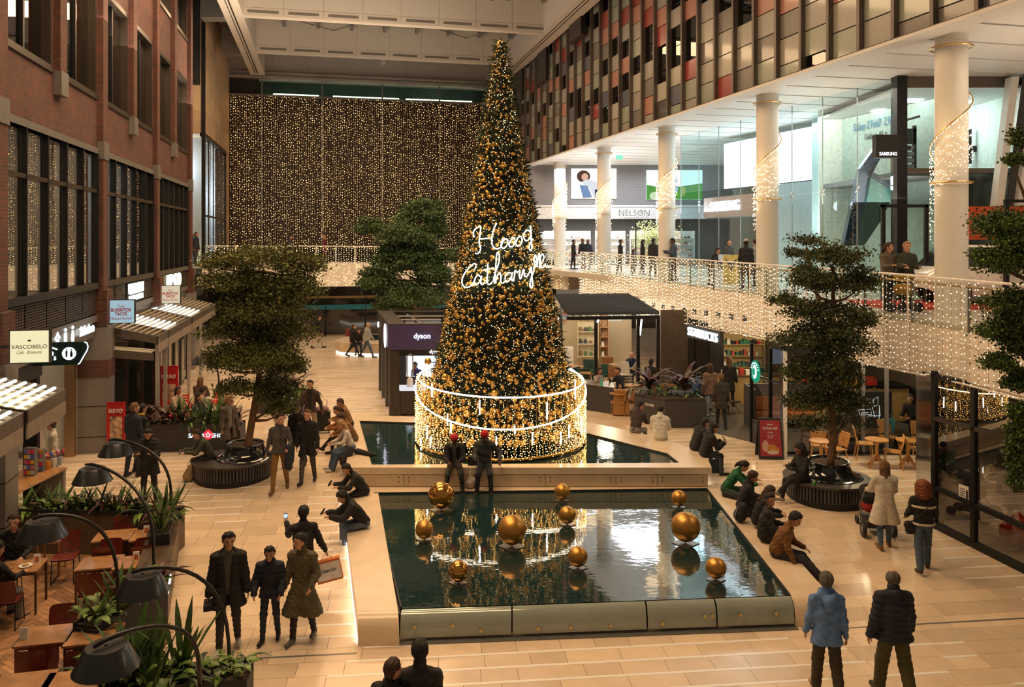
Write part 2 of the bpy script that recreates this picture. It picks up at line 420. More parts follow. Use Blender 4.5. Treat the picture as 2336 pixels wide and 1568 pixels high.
for k, P in enumerate(PIER):
    full = k % 2 == 1
    m = MB(); lbox(m,P - .24,P + .24,4.5 if full else ZU0 - .1,19.5,0,.15)
    if full: lbox(m,P - .3,P + .3,3.95,5.0,-.5,.26)
    m.build('brick_pilaster',BRICK,wall_left)
    m = MB()
    if full:
        lbox(m,P - .26,P + .26,ZW - .25,ZW + .25,0,.18)
    else:
        lbox(m,P - .26,P + .26,ZU0 - .55,ZU0 + .02,0,.18)
    m.build('stone_bracket',GREYM,wall_left)
m = MB(); lbox(m,10,37.2,ZW - .12,ZW + .04,-.4,.06); m.build('stone_lintel',GREYM,wall_left)
BACKW = M('shop_wall',(.56,.53,.50),.7,var=.08,scale=1.5)
SHOPW = M('shop_wall_bright',(.86,.87,.88),.6,var=.05)
wn = 0
for k in range(len(PIER) - 1):
    for z0, z1, nm in ((ZU0,ZU1,''),(ZT0 + .1,18.6,'')):
        if k < 1: continue
        wn += 1; y0, y1 = PIER[k] + .34, PIER[k + 1] - .34
        m = MB(); t = .07
        lbox(m,y0,y1,z0 - .08,z0 + t,-.35,.05); lbox(m,y0,y1,z1 - t,z1 + .08,-.35,.02)
        lbox(m,y0,y0 + t,z0,z1,-.35,0); lbox(m,y1 - t * 2,y1,z0,z1,-.35,0)
        wi = S('window_%d' % wn,m,BRONZE)
        m = MB(); c = y0 + (y1 - y0) * .52; lbox(m,c - .05,c + .05,z0,z1,-.24,-.12); m.build('mullion',BLACK,wi)
        for a, b in ((y0 + t,c - .05),(c + .05,y1 - t * 2)):
            m = MB(); lbox(m,a,b,z0 + t,z1 - t,-.2,-.19); m.build('pane',PANEUP,wi)
m = MB(); lbox(m,13,37.0,ZU0 - .5,19,-3.2,-3.0)
S('wall_behind_left',m,M('office_wall',(.16,.15,.135),.8,var=.3,scale=.7))
# tall shop windows
for a, b, n in ((15.76,22.36,5),(22.94,29.42,5),(29.98,36.62,6)):
    wn += 1; m = MB()
    lbox(m,a,b,ZS - .12,ZS + .05,-.2,.08); lbox(m,a,b,ZW - .12,ZW,-.2,.04); lbox(m,a,a + .1,ZS,ZW,-.12,.06); lbox(m,b - .1,b,ZS,ZW,-.12,.06)
    wi = S('window_%d' % wn,m,BLACK)
    xs = [a + (b - a) * i / n for i in range(n + 1)]
    for x in xs[1:-1]:
        m = MB(); lbox(m,x - .035,x + .035,ZS,ZW,-.13,.04); m.build('mullion',BLACK,wi)
    m = MB(); lbox(m,a,b,7.7,7.8,-.14,.03); m.build('transom',BRONZE,wi)
    for x0, x1 in zip(xs,xs[1:]):
        for z0, z1 in ((ZS + .05,7.7),(7.8,ZW - .12)):
            m = MB(); lbox(m,x0 + .05,x1 - .05,z0,z1,-.08,-.07); m.build('pane',PANE,wi)
    # louvre band below
    m = MB(); lbox(m,a - .25,b + .25,4.3,ZS - .1,-.2,-.06); g = S('trim_%d' % wn,m,BLACKM)
    for x0, x1 in zip(xs,xs[1:]):
        lm = MB(); nz = 11
        for i in range(nz):
            z = 4.36 + i * (ZS - .5 - 4.0) / nz
            lbox(lm,x0 + .03,x1 - .03,z,z + .034,-.06,-.01)
        for i in range(1,9):
            x = x0 + (x1 - x0) * i / 9; lbox(lm,x - .015,x + .015,4.36,ZS - .14,-.06,-.005)
        lm.build('louvre_panel',M('louvre',(.10,.085,.07),.45,.4),g)
    m = MB(); lbox(m,a - .25,b + .25,4.12,4.3,-.3,.03); m.build('fascia',GREYM,g)
# shop rooms behind the tall windows
m = MB(); lbox(m,13,37,4.95,5.1,-7,-.3); S('floor_upper_left',m,M('shop_floor',(.62,.58,.55),.35))
m = MB(); lbox(m,13,37,9.0,9.15,-7,-.45); S('ceiling_upper_left',m,BACKW)
m = MB(); lbox(m,13,37,5.1,9.0,-7.1,-7); S('wall_shop_left',m,BACKW)
for Y in (17.6,19.8,22.6,25.6,28.0,30.4,32.6,34.8,37.1):
    m = MB(); lbox(m,Y,Y + .2,5.1,9.0,-7,-.35); S('wall_partition',m,BACKW)
for Y, e, c in ((16.0,110,(1,.8,.62)),(18.2,110,(1,.8,.62)),(20.8,130,(1,.8,.62)),(24.9,190,(.85,.92,1)),(27.6,170,(.9,.93,1)),(31.8,160,(1,.9,.78)),(35,150,(1,.84,.66))):
    point('shop_lamp',LP(Y,-3,8.3),e,c,.4)
# ---------------------------------------------------------------- far left: sandstone block with the shop window that wraps its corner
def L2(Y,d,z): return LP(Y,d - .5,z)
def l2box(mb,Y0,Y1,z0,z1,d0,d1): return lbox(mb,Y0,Y1,z0,z1,d0 - .5,d1 - .5)
m = MB(); l2box(m,44.8,56.2,12.3,21,-6,0); l2box(m,54.4,56.2,.4,12.3,-6,0)
blk = S('wall_far_left',m,SAND)
for i in range(7):
    z = 12.4 + i * 1.2
    for j in range(5):
        Y = 44.85 + j * 2.25
        m = MB(); l2box(m,Y + .012,Y + 2.238,z,z + 1.188,0,.03); m.build('stone_panel',M('sandstone_panel',(.66,.47,.30),.5,var=.1,scale=1.2,rand=.12),blk)
for j in range(2):
    for i in range(3):
        m = MB(); P0 = L2(44.8,-2.4 + j * 1.2,0)
        a, b = L2(44.8,-2.4 + j * 1.2 + .01,0), L2(44.8,-1.2 + j * 1.2 - .01,0)
        z = 12.35 + i * 1.2; n = -AX
        m.slab([(a.x,a.y,z),(b.x,b.y,z),(b.x,b.y,z + 1.19),(a.x,a.y,z + 1.19)],n,.03); m.build('stone_panel',M('sandstone_panel',(.66,.47,.30)),blk)
m = MB(); l2box(m,44.7,44.95,5,21,-.1,.08); m.build('corner_post',BLACK,blk)
wn += 1; m = MB(); l2box(m,44.8,54.4,12.15,12.35,-.2,.06); l2box(m,44.8,54.4,4.9,5.1,-.2,.06)
l2box(m,54.3,54.45,5,12.3,-.05,.03)
wi = S('window_%d' % wn,m,BLACK)
for i in range(1,5):
    Y = 44.8 + i * 1.92; m = MB(); l2box(m,Y - .05,Y + .05,5,12.3,-.04,.02); m.build('mullion',BLACK,wi)
m = MB(); l2box(m,44.8,54.4,7.7,7.8,-.1,.04); m.build('transom',BLACK,wi)
for i in range(5):
    m = MB(); l2box(m,44.9 + i * 1.92,46.66 + i * 1.92,5.1,12.2,-.05,-.04); m.build('pane',GLASS('shop_pane',(.9,.95,.97),1.6),wi)
m = MB(); a, b = L2(44.8,-5,0), L2(44.8,-.1,0); m.slab([(a.x,a.y,5.1),(b.x,b.y,5.1),(b.x,b.y,12.3),(a.x,a.y,12.3)],AX,.02); m.build('pane',MATS['shop_pane'],wi)
m = MB(); l2box(m,44.8,56,4.8,5.0,-6,-.1); l2box(m,44.8,56,5,12.3,-6.2,-6); a, b = L2(48.5,-6,0), L2(48.5,-.2,0)
m.slab([(a.x,a.y,5),(b.x,b.y,5),(b.x,b.y,12.3),(a.x,a.y,12.3)],AX,.05)
for Y in (46.7,50.4,52.3):
    a, b = L2(Y,-6,0), L2(Y,-.4,0); m.slab([(a.x,a.y,5),(b.x,b.y,5),(b.x,b.y,12.3),(a.x,a.y,12.3)],AX,.05)
S('wall_shop_far_left',m,SHOPW)
for Y in (47.6,49.4,51.3): point('shop_lamp',L2(Y,-1.2,9),110,(.85,.93,1),.4)
point('shop_lamp',L2(46.5,-2,10.5),420,(.85,.93,1),.5); point('shop_lamp',L2(51.5,-2.5,10),200,(.85,.93,1),.5)
# ---------------------------------------------------------------- far wall behind the light curtain
FL, FR = Vector((-19.75,56,0)), Vector((-.75,60.35,0)); FD = (FR - FL).normalized(); FW = (FR - FL).length
def fbox(mb,s0,s1,z0,z1,d0,d1):       # s along the far wall from its left end, d towards the viewer
    def p(s,d,z): q = FL + FD * s - AX * d; return (q.x,q.y,z)
    return mb.hexa([p(s0,d1,z0),p(s1,d1,z0),p(s1,d0,z0),p(s0,d0,z0),p(s0,d1,z1),p(s1,d1,z1),p(s1,d0,z1),p(s0,d0,z1)])
m = MB(); fbox(m,-1,FW + 2.5,0,16.5,-1.2,-.8); wall_back = S('wall_back',m,M('far_wall',(.04,.022,.014),.5,var=.5,scale=.5))
m = MB()
for i in range(90):
    s = .3 + i * (FW - .6) / 89; fbox(m,s - .035,s + .035,5.6,16.55,-.3,-.2)
o = m.build('rib_tubes',M('dark_rib',(.05,.035,.028),.45),wall_back,kind='stuff')
wn += 1; m = MB(); fbox(m,0,FW,16.5,16.66,-.9,-.1)
wi = S('window_%d' % wn,m,GREYM)
m = MB(); fbox(m,2.0,FW,16.66,17.7,-.31,-.29); m.build('pane',GLASS('strip_pane',(.55,.68,.64),1.3),wi)
m = MB(); fbox(m,-.2,FW,16.6,18,-2.6,-2.5); m.build('back_panel',M('teal_room',(.13,.17,.16),.6,var=.3,scale=.4),wi)
for s in (2.2,6.35,10.6,14.8,18.6):
    m = MB(); fbox(m,s - .05,s + .05,5.6,17.7,-.3,-.1); m.build('mullion',GREYM,wi)
TUBE = E('tube_white_warm',(1,.86,.6),9)
for a, b in ((2.9,6.1),(7.1,11.9),(12.4,17.4)):
    m = MB(); fbox(m,a,b,16.85,16.92,-1.2,-1.1); m.build('tube_light',TUBE,wi)
m = MB(); fbox(m,-.2,2.0,16.66,17.75,-.35,-.3); m.build('dark_panel',NIGHT,wi)
# ---------------------------------------------------------------- right front: panelled building on white columns
def RP(Y,d,z): n = Vector((-1,-.257,0)).normalized(); return Vector((14.31 - .257 * Y,Y,z)) + n * d
ZB = 11.25
m = MB()
for (Y0,Y1,z0,z1,d0,d1) in ((12,57.5,ZB,20,-.6,-.14),(12,57.5,ZB - .0,ZB + .02,-.6,.1)):
    m.hexa([RP(Y0,d1,z0),RP(Y0,d0,z0),RP(Y1,d0,z0),RP(Y1,d1,z0),RP(Y0,d1,z1),RP(Y0,d0,z1),RP(Y1,d0,z1),RP(Y1,d1,z1)])
wall_right = S('wall_right',m,BRONZE)
m = MB(); m.hexa([RP(12,.12,ZB - .09),RP(12,-.5,ZB - .09),RP(57.5,-.5,ZB - .09),RP(57.5,.12,ZB - .09),RP(12,.12,ZB - .01),RP(12,-.5,ZB - .01),RP(57.5,-.5,ZB - .01),RP(57.5,.12,ZB - .01)]); m.build('white_edge',WHITE,wall_right)
PC = dict(
    w=GLASS('panel_window',(.10,.10,.10),3.2,ior=1.6),
    g=M('panel_beige',(.36,.335,.295),.35,var=.05,coat=.4),l=M('panel_green_grey',(.33,.36,.29),.3,var=.05,coat=.5),
    s=M('panel_salmon',(.46,.22,.165),.35,var=.05,coat=.4),r=M('panel_red',(.34,.06,.05),.3,var=.05,coat=.5),
    t=M('panel_taupe',(.20,.178,.16),.35,var=.05,coat=.4),d=M('panel_dark',(.085,.075,.07),.35,var=.05,coat=.4),
    b=M('panel_blue_grey',(.125,.13,.175),.3,var=.05,coat=.5),p=M('panel_pale',(.45,.43,.36),.35,var=.05,coat=.4))
# panels from the bottom up, one string per column, nearest column first; read off the photograph where it can be read
CODES = ['dbtsg','gsglw','bglgbt','tlbgsw','tlbbsw','gltlsww','lgswwgt','wlglsww','lgtsswgw','ltgsgww','tggwwsdw','rpgtwgdw','lgtpgwwd','glrwwswg','lbpwwgws',
         'dpwwrsgt','gstgwwrs','tgpwlgsr','glbwswgr','gpwsgwsl','lwbgwtsr','bgrwlgtg','lgwgsbwt','ggwwgltr','sgbwsgwt','wlgsgwbr','lwgtgswg','bltgwspg','lgsswgtr','wlbwgsbg','lwspgwrt','gsbwtwgr','wrgsbwgt','gwtsgwlr','rgwtgsbw','sglwtrgb']
YC = [13.4 + 1.215 * i for i in range(37)]
for i, code in enumerate(CODES):
    Y0, Y1 = YC[i] + .055, YC[i + 1] - .055; z = ZB + .03; rr = random.Random(i)
    zmax = min(19.3,CZ + 560 * YC[i + 1] / F)
    j = 0
    while z < zmax:
        h = (.38 if rr.random() < .4 else .74) if j == 0 else (.74 if rr.random() < .8 else .8)
        c = code[j] if j < len(code) else rr.choice('ggwwlstbrp')
        dd = -.05 if c != 'w' else -.09
        q = MB(); z1 = z + h - .035
        q.hexa([RP(Y0,dd,z),RP(Y0,-.13,z),RP(Y1,-.13,z),RP(Y1,dd,z),RP(Y0,dd,z1),RP(Y0,-.13,z1),RP(Y1,-.13,z1),RP(Y1,dd,z1)])
        q.build('panel',PC[c],wall_right)
        z += h; j += 1
for i, Y in enumerate(YC):
    q = MB(); zmax = min(19.6,CZ + 580 * Y / F + .3)
    q.hexa([RP(Y + a_,b_,z_) for z_ in (ZB - .06,zmax) for a_,b_ in ((-.055,.10),(-.055,-.13),(.055,-.13),(.055,.10))])
    q.build('mullion',M('mullion_bronze',(.15,.125,.108),.4,.3,var=.06),wall_right)
# soffit of white boards with dark slots
m = MB(); m.prism([RP(56,-.3,0)[:2],RP(11,-.3,0)[:2],(30,11),(30,56)][::1],ZB + .1,ZB + .3)
soffit = S('ceiling_soffit',m,M('slot_dark',(.05,.045,.04),.8))
Yb = 12.0
while Yb < 55:
    a0, a1 = RP(Yb,-.12,0), RP(Yb + 1.33,-.12,0); L_ = 9.5 if Yb < 40 else 12
    q = MB(); q.prism([(a0.x,a0.y),(a0.x + L_,a0.y + L_ * .228),(a1.x + L_,a1.y + L_ * .228),(a1.x,a1.y)],ZB - .02,ZB + .09)
    q.build('soffit_board',WHITE,soffit); Yb += 1.45
# white columns standing on the upper walkway
COLS = [(.547,19.05),(.318,26.85),(.1927,34.65),(.1146,42.3),(.0595,50.1)]
COLC = []
for r, Y in COLS:
    q = MB(); q.lathe((r * Y,Y,4.5),[(.36,0),(.36,ZB - 4.4)],32)
    c = S('column',q,M('column_white',(.80,.76,.70),.35,var=.03),smooth='auto'); COLC.append((r * Y,Y))
    tag(c,kind='structure')
# ---------------------------------------------------------------- roof
ZR = 17.7
def ax(o,s,p,z): q = Vector(o) + AX * s + PX * p; return (q.x,q.y,z)
def rbeam(m,x0,y0,x1,y1,wd,z0,z1):       # beam whose left bottom edge runs from (x0, y0) to (x1, y1)
    P = [(x0,y0),(x0 + wd * PX.x,y0 + wd * PX.y),(x1 + wd * PX.x,y1 + wd * PX.y),(x1,y1)]; return m.prism(P,z0,z1)
m = MB(); bl = lambda Y: -13.9 - .233 * (Y - 37.8); br_ = lambda Y: 3.1 - .228 * (Y - 37.8)
rbeam(m,bl(10),10,bl(55),55,.95,ZR,ZR + 2.6); beam_l = S('ceiling_beam',m,BEAMC)
m = MB(); rbeam(m,bl(20) + .5,20,bl(54.5) + .5,54.5,.06,ZR - .03,ZR + .01); rbeam(m,bl(20) + .36,20,bl(54.5) + .36,54.5,.03,ZR - .03,ZR + .01); m.build('cable_rail',BLACK,beam_l)
m = MB(); rbeam(m,br_(10),10,br_(56),56,1.05,ZR,ZR + 2.6); beam_r = S('ceiling_beam',m,BEAMC)
m = MB(); rbeam(m,br_(20) + .3,20,br_(55) + .3,55,.04,ZR - .02,ZR + .01); rbeam(m,br_(20) + .5,20,br_(55) + .5,55,.04,ZR - .02,ZR + .01); m.build('cable_rail',BLACK,beam_r)
m = MB(); m.prism([(-22,4),(22,4),(12,62),(-32,62)],20.4,20.6); S('ceiling',m,SKYG)
# small metal sheet folds of the roof between purlins
SLOT = M('vent_slot',(.22,.19,.16),.6)
for Yc in (16.4,24.5,32.4,40.4,48.3):
    x0 = bl(Yc) + .95; ncell = 8; P0 = Vector((x0,Yc,0)); wid = 15.9
    m = MB(); a = P0; b = P0 + PX * wid; n = AX
    m.hexa([(a.x,a.y,ZR + .42),(b.x,b.y,ZR + .42),(b + n * .5).to_tuple()[:2] + (ZR + .42,),(a + n * .5).to_tuple()[:2] + (ZR + .42,),(a.x,a.y,ZR + 2.0),(b.x,b.y,ZR + 2.0),(b + n * .5).to_tuple()[:2] + (ZR + 2.0,),(a + n * .5).to_tuple()[:2] + (ZR + 2.0,)])
    m.hexa([(a + n * .1).to_tuple()[:2] + (ZR - .02,),(b + n * .1).to_tuple()[:2] + (ZR - .02,),(b + n * .4).to_tuple()[:2] + (ZR - .02,),(a + n * .4).to_tuple()[:2] + (ZR - .02,),(a.x,a.y,ZR + .42),(b.x,b.y,ZR + .42),(b + n * .5).to_tuple()[:2] + (ZR + .42,),(a + n * .5).to_tuple()[:2] + (ZR + .42,)])
    cb = S('ceiling_cross_beam',m,BEAMC)
    for i in range(ncell):
        w0, w1 = i * wid / ncell + .02,(i + 1) * wid / ncell - .02
        q = MB(); c = P0 + PX * ((w0 + w1) / 2) - AX * .015; rot = Matrix.Rotation(TILT,3,'Z')
        q.obox((c.x,c.y,ZR + 1.21),(w1 - w0,.03,1.55),rot=rot); q.build('beam_panel',M('beam_panel',(.70,.64,.56),.6,var=.03),cb)
        MB().obox((c.x,c.y,ZR + .21),(w1 - w0,.03,.40),rot=rot).build('vent_panel',BEAMC,cb)
        c2 = c - AX * .02; MB().obox((c2.x,c2.y,ZR + .22),((w1 - w0) * .78,.02,.13),rot=rot).build('vent',SLOT,cb)
# purlins under the skylight
for Yc in (20.4,28.4,36.4,44.3,52.0):
    for i in range(8):
        P0 = Vector((bl(Yc) + 1,Yc,0)) + PX * (1.6 + i * 1.98) ; q = MB(); q.obox((P0.x,P0.y,19.35),(.2,7.4,.3),TILT); S('ceiling_purlin',q,GREYM)
for Yc in (20.4,28.4,36.4,44.3):
    for i in range(5):
        P0 = Vector((bl(Yc) + 8.8,Yc - 2.6 + i * 1.4,0)); q = MB(); q.obox((P0.x,P0.y,19.9),(15.6,.5,.12),TILT); S('ceiling_deck_rib',q,M('deck_rib',(.13,.12,.10),.5))
for Yc in (36.8,44.6):      # tie rods
    q = MB()
    for a, b in ((0,4),(4,8),(8,12),(12,15.9)):
        za, zb = (19.0 if (a // 4) % 2 == 0 else 18.9), 18.9
        pa = Vector((bl(Yc) + .95,Yc - 2,0)) + PX * a; pb = Vector((bl(Yc) + .95,Yc + 2.5,0)) + PX * b
        q.tube([(pa.x,pa.y,18.9),(pb.x,pb.y,18.9)] if (a // 4) % 2 == 0 else [(pa.x,pa.y + 4.5,18.9),(pb.x,pb.y - 4.5,18.9)],.03,5)
    S('ceiling_tie_rod',q,GREYM)
# end wall above the curtain and the metal truss below it
m = MB(); fbox(m,-.5,FW + 2.2,18.0,21,-.6,-.3); ew = S('wall_end',m,M('end_wall',(.52,.47,.42),.6,var=.04))
for i in range(8):
    q = MB(); fbox(q,.6 + i * 2.35,2.92 + i * 2.35,18.25,20.4,-.3,-.26); q.build('beam_panel',M('end_panel',(.54,.49,.44),.6,var=.03),ew)
q = MB(); fbox(q,10.5,10.8,19.2,19.5,-.26,-.1); q.build('sensor_box',WHITE,ew)
m = MB(); fbox(m,-.5,FW + 1.7,17.72,17.86,-.2,.35); fbox(m,-.5,FW + 1.7,18.12,18.2,-.2,.2)
for i in range(40): fbox(m,.0 + i * .52,.06 + i * .52,17.8,18.15,.1,.14)
tr = S('trim_truss',m,M('truss_metal',(.55,.48,.42),.35,.5))
# grey roof work left of the left beam, bulkheads right of the right beam
m = MB(); m.prism([LP(8,0,0)[:2],(bl(8),8),(bl(56),56),LP(56,0,0)[:2]],19.2,19.3); S('ceiling_side_left',m,DARKROOF)
m = MB(); m.prism([(br_(8) + 1,8),(14.5,8),(2,58),(br_(58) + 1,58)],19.2,19.3); S('ceiling_side_right',m,DARKROOF)
for Yc in (24.5,32.4,40.4,48.3):
    q = MB(); a = LP(Yc,.0,0); q.prism([(a.x,a.y),(bl(Yc),Yc),(bl(Yc + .9),Yc + .9),(a.x - .2,a.y + .9)],17.6,19.2); S('ceiling_side_beam',q,GREYM)
    for dy in (2.4,3.4,4.4,5.4):
        q = MB(); a = LP(Yc + dy,.1,0); q.prism([(a.x,a.y),(bl(Yc + dy),Yc + dy),(bl(Yc + dy + .15),Yc + dy + .15),(a.x,a.y + .15)],18.9,19.05); S('ceiling_side_rib',q,GREYM)
BULK = M('bulkhead_brown',(.06,.045,.04),.6)
for Yc, zz in ((33.5,17.3),(40.8,16.8),(47.3,15.8),(53,15.6)):
    q = MB(); a = RP(Yc,.05,0); q.prism([(br_(Yc) + 1.05,Yc - .3),(a.x,a.y),(a.x - .5,a.y + 2.2),(br_(Yc + 2) + 1.05,Yc + 1.7)],zz,19.2); S('ceiling_bulkhead',q,BULK)
# black louvre strip between brick wall and sandstone block
m = MB(); a, b = L2(44.8,-3,0), L2(44.8,-.1,0)
for i in range(6):
    t0 = i / 6; p = a.lerp(b,t0); q_ = a.lerp(b,t0 + .14); m.slab([(p.x,p.y,15),(q_.x,q_.y,15),(q_.x,q_.y,21),(p.x,p.y,21)],-AX,.1 + .04 * (i % 2))
S('wall_louvre',m,BLACKM)
# ground floor under the far bridge: dark shop glass
m = MB(); m.prism([(-19.5,50.2),(3,54.6),(3,55),(-19.5,50.6)],.4,5.0); S('wall_shop_far',m,NIGHT)
# ---------------------------------------------------------------- upper walkway: right-hand curve and far bridge
# (X, Y, z of floor, z of fascia bottom) along the rail, front right to back left
RAIL = [(9.75,8.5,4.58,3.6),(9.35,12.2,4.58,3.55),(9.13,16.7,4.58,3.46),(8.9,18.9,4.6,3.36),(8.6,21.5,4.6,3.28),(8.1,26.2,4.6,3.18),
        (7.45,29.5,4.62,3.1),(6.55,33.3,4.64,3.02),(5.35,38.0,4.68,3.0),(3.75,44.0,4.72,2.98)]
def cr(P,n):                       # Catmull-Rom through P
    out = []; P = [np.array(p,dtype=float) for p in P]; P = [2 * P[0] - P[1]] + P + [2 * P[-1] - P[-2]]
    for i in range(1,len(P) - 2):
        for k in range(n):
            t = k / n; a, b, c, d = P[i - 1:i + 3]
            out.append(.5 * ((2 * b) + (c - a) * t + (2 * a - 5 * b + 4 * c - d) * t * t + (3 * b - a - 3 * c + d) * t ** 3))
    return out + [P[-2]]
def resample(P,step):
    P = [np.array(p) for p in P]; L_ = [0]
    for a, b in zip(P,P[1:]): L_.append(L_[-1] + float(np.hypot(*(b - a)[:2])))
    n = max(1,round(L_[-1] / step)); out = []
    for i in range(n + 1):
        s = L_[-1] * i / n; k = max(0,min(len(P) - 2,int(np.searchsorted(L_,s)) - 1)); t = (s - L_[k]) / max(1e-9,L_[k + 1] - L_[k]); out.append(P[k] * (1 - t) + P[k + 1] * t)
    return out
MESHW = M('perforated_white',(.80,.70,.60),.5,var=.05,scale=60)
RODW = M('white_rod',(.85,.80,.74),.4)
SLABC = M('slab_edge',(.70,.62,.53),.6,var=.05)
rail = resample(cr(RAIL,6),.98)
bridge = T('wall_balcony_right',None,None,kind='structure')
def nrm2(P,i):
    a, b = P[max(0,i - 1)], P[min(len(P) - 1,i + 1)]; d = Vector((b[0] - a[0],b[1] - a[1],0)).normalized(); return Vector((-d.y,d.x,0))   # towards the mall (left of travel)
def strip(P,zf0,zf1,d0,d1):     # one hexa per span between offsets d0 < d1 towards the mall
    for i in range(len(P) - 1):
        n0, n1 = nrm2(P,i), nrm2(P,i + 1); a, b = P[i], P[i + 1]
        def p(q,n,d,z): return (q[0] + n.x * d,q[1] + n.y * d,z)
        yield i,[p(a,n0,d0,zf0(a)),p(a,n0,d1,zf0(a)),p(b,n1,d1,zf0(b)),p(b,n1,d0,zf0(b)),p(a,n0,d0,zf1(a)),p(a,n0,d1,zf1(a)),p(b,n1,d1,zf1(b)),p(b,n1,d0,zf1(b))]
m = MB()
for i, h in strip(rail,lambda q: q[2] - .45,lambda q: q[2],-9,-.12): m.hexa(h)
S('floor_walkway_right',m,M('walkway_floor',(.62,.55,.46),.35,var=.06))
for i, h in strip(rail,lambda q: q[3] + .04,lambda q: q[2] - .08,-.1,-.07): MB().hexa(h).build('mesh_panel',MESHW,bridge)
for i, h in strip(rail,lambda q: q[2] - .05,lambda q: q[2] + .93,-.09,-.075): MB().hexa(h).build('glass_panel',RAILG,bridge)
for i, q in enumerate(rail):
    n = nrm2(rail,i); m = MB(); x, y = q[0] + n.x * .0, q[1] + n.y * .0
    m.tube([(x,y,q[3]),(x,y,q[2] + 1.0)],.02,6); m.build('rail_post',RODW,bridge)
    if i < len(rail) - 1 and i % 2 == 0:
        MB().tube([(x - n.x * .12,y - n.y * .12,q[3] - .05),(x - n.x * .12,y - n.y * .12,q[2] + .9)],.03,6).build('inner_post',GREYM,bridge)
for nm, dz, d, r, src in (('handrail',1.0,0.0,.028,2),('brass_rail',.86,-.1,.025,2),('bottom_rail',0.0,0.0,.022,3),('bottom_rail',0.02,-.12,.03,3)):
    m = MB(); m.tube([(q[0] + nrm2(rail,i).x * d,q[1] + nrm2(rail,i).y * d,q[src] + dz) for i,q in enumerate(rail)],r,6)
    m.build(nm,RODW if nm != 'brass_rail' else M('brass',(.62,.40,.16),.3,.8),bridge)
for k in (.25,.5,.75):
    MB().tube([(q[0] + nrm2(rail,i).x * .01,q[1] + nrm2(rail,i).y * .01,q[3] + (q[2] - q[3]) * k) for i,q in enumerate(rail)],.007,4).build('wire',RODW,bridge)
# dark inlet plates low on the fascia
for i in range(9,len(rail) - 3,1):
    if not 26 < rail[i][1] < 41: continue
    q = (rail[i] + rail[i + 1]) / 2; n = nrm2(rail,i); d = Vector((-n.y,n.x,0)); m = MB(); z = q[3] + .55
    for sx in (-.075,.075):
        for sz in (-.05,.05): m.obox((q[0] - d.x * sx - n.x * .05,q[1] - d.y * sx - n.y * .05,z + sz),(.12,.03,.075),math.atan2(d.y,d.x))
    m.build('dark_plate',BLACKM,bridge)
# strings of lights in front of the curved balcony
LED = E('fairy_led',(1,.62,.26),5,sample=False,var=.5)
LEDW = E('fairy_led_pale',(1,.72,.40),6,sample=False,var=.5)
WIRE = M('lamp_wire',(.30,.22,.14),.6)
fine = resample(cr(RAIL,6),.15); rr = random.Random(3); P1 = []; wires = MB()
for i, q in enumerate(fine):
    n = nrm2(fine,i); j = rr.random() * .1; z = q[2] + .97
    x, y = q[0] + n.x * (.06 + .03 * rr.random()), q[1] + n.y * (.06 + .03 * rr.random())
    zend = q[3] - .02
    if i % 2 == 0: wires.obox((x,y,(z + zend) / 2),(.006,.006,z - zend))
    z -= rr.random() * .12
    while z > zend:
        P1.append((x + rr.uniform(-.015,.015),y + rr.uniform(-.015,.015),z)); z -= .095 + rr.random() * .09
lights_r = bulbs('balcony_light_strings',P1,[rr.uniform(.008,.0145) * (1 + max(0,p[1] - 18) / 30) for p in P1],LEDW,
                 label='dense curtain of warm fairy lights hanging down the curved white balcony',category='lights')
wires.build('wires',WIRE,lights_r)
# far bridge: from the left end to the curved balcony
FB = [(-18.2,46.0,5.0,3.62),(-9.0,48.3,4.95,3.6),(-1.5,49.6,4.75,3.6),(3.3,47.0,4.66,3.45)]
FB = FB[::-1]
fr = resample(cr(FB,6),1.15)
fb = T('wall_far_bridge',None,None,kind='structure')
m = MB()
for i, h in strip(fr,lambda q: q[3],lambda q: q[2] + .02,-3.8,0): m.hexa(h)
m.build('bridge_slab',M('slab_white',(.80,.74,.66),.6,var=.04),fb)
for i, h in strip(fr,lambda q: q[2] + .03,lambda q: q[2] + .98,-.05,-.035): MB().hexa(h).build('glass_panel',RAILG,fb)
for i, q in enumerate(fr):
    MB().tube([(q[0],q[1],q[2] - .1),(q[0],q[1],q[2] + 1.04)],.03,6).build('rail_post',RODW,fb)
MB().tube([(q[0],q[1],q[2] + 1.04) for q in fr],.03,6).build('handrail',RODW,fb)
fine = resample(cr(FB,6),.15); P2 = []
for i, q in enumerate(fine):
    n = nrm2(fine,i); z = q[2] + 1.0 - rr.random() * .1; zend = q[3] + .05
    while z > zend:
        dense = z > q[2] + .05
        if dense or rr.random() < .55: P2.append((q[0] + n.x * .05 + rr.uniform(-.03,.03),q[1] + n.y * .05,z))
        z -= .1 + rr.random() * .06 if dense else .14 + rr.random() * .1
lights_f = bulbs('bridge_light_strings',P2,[rr.uniform(.016,.027) for p in P2],LED,label='warm fairy lights strung along the railing of the far bridge',category='lights')
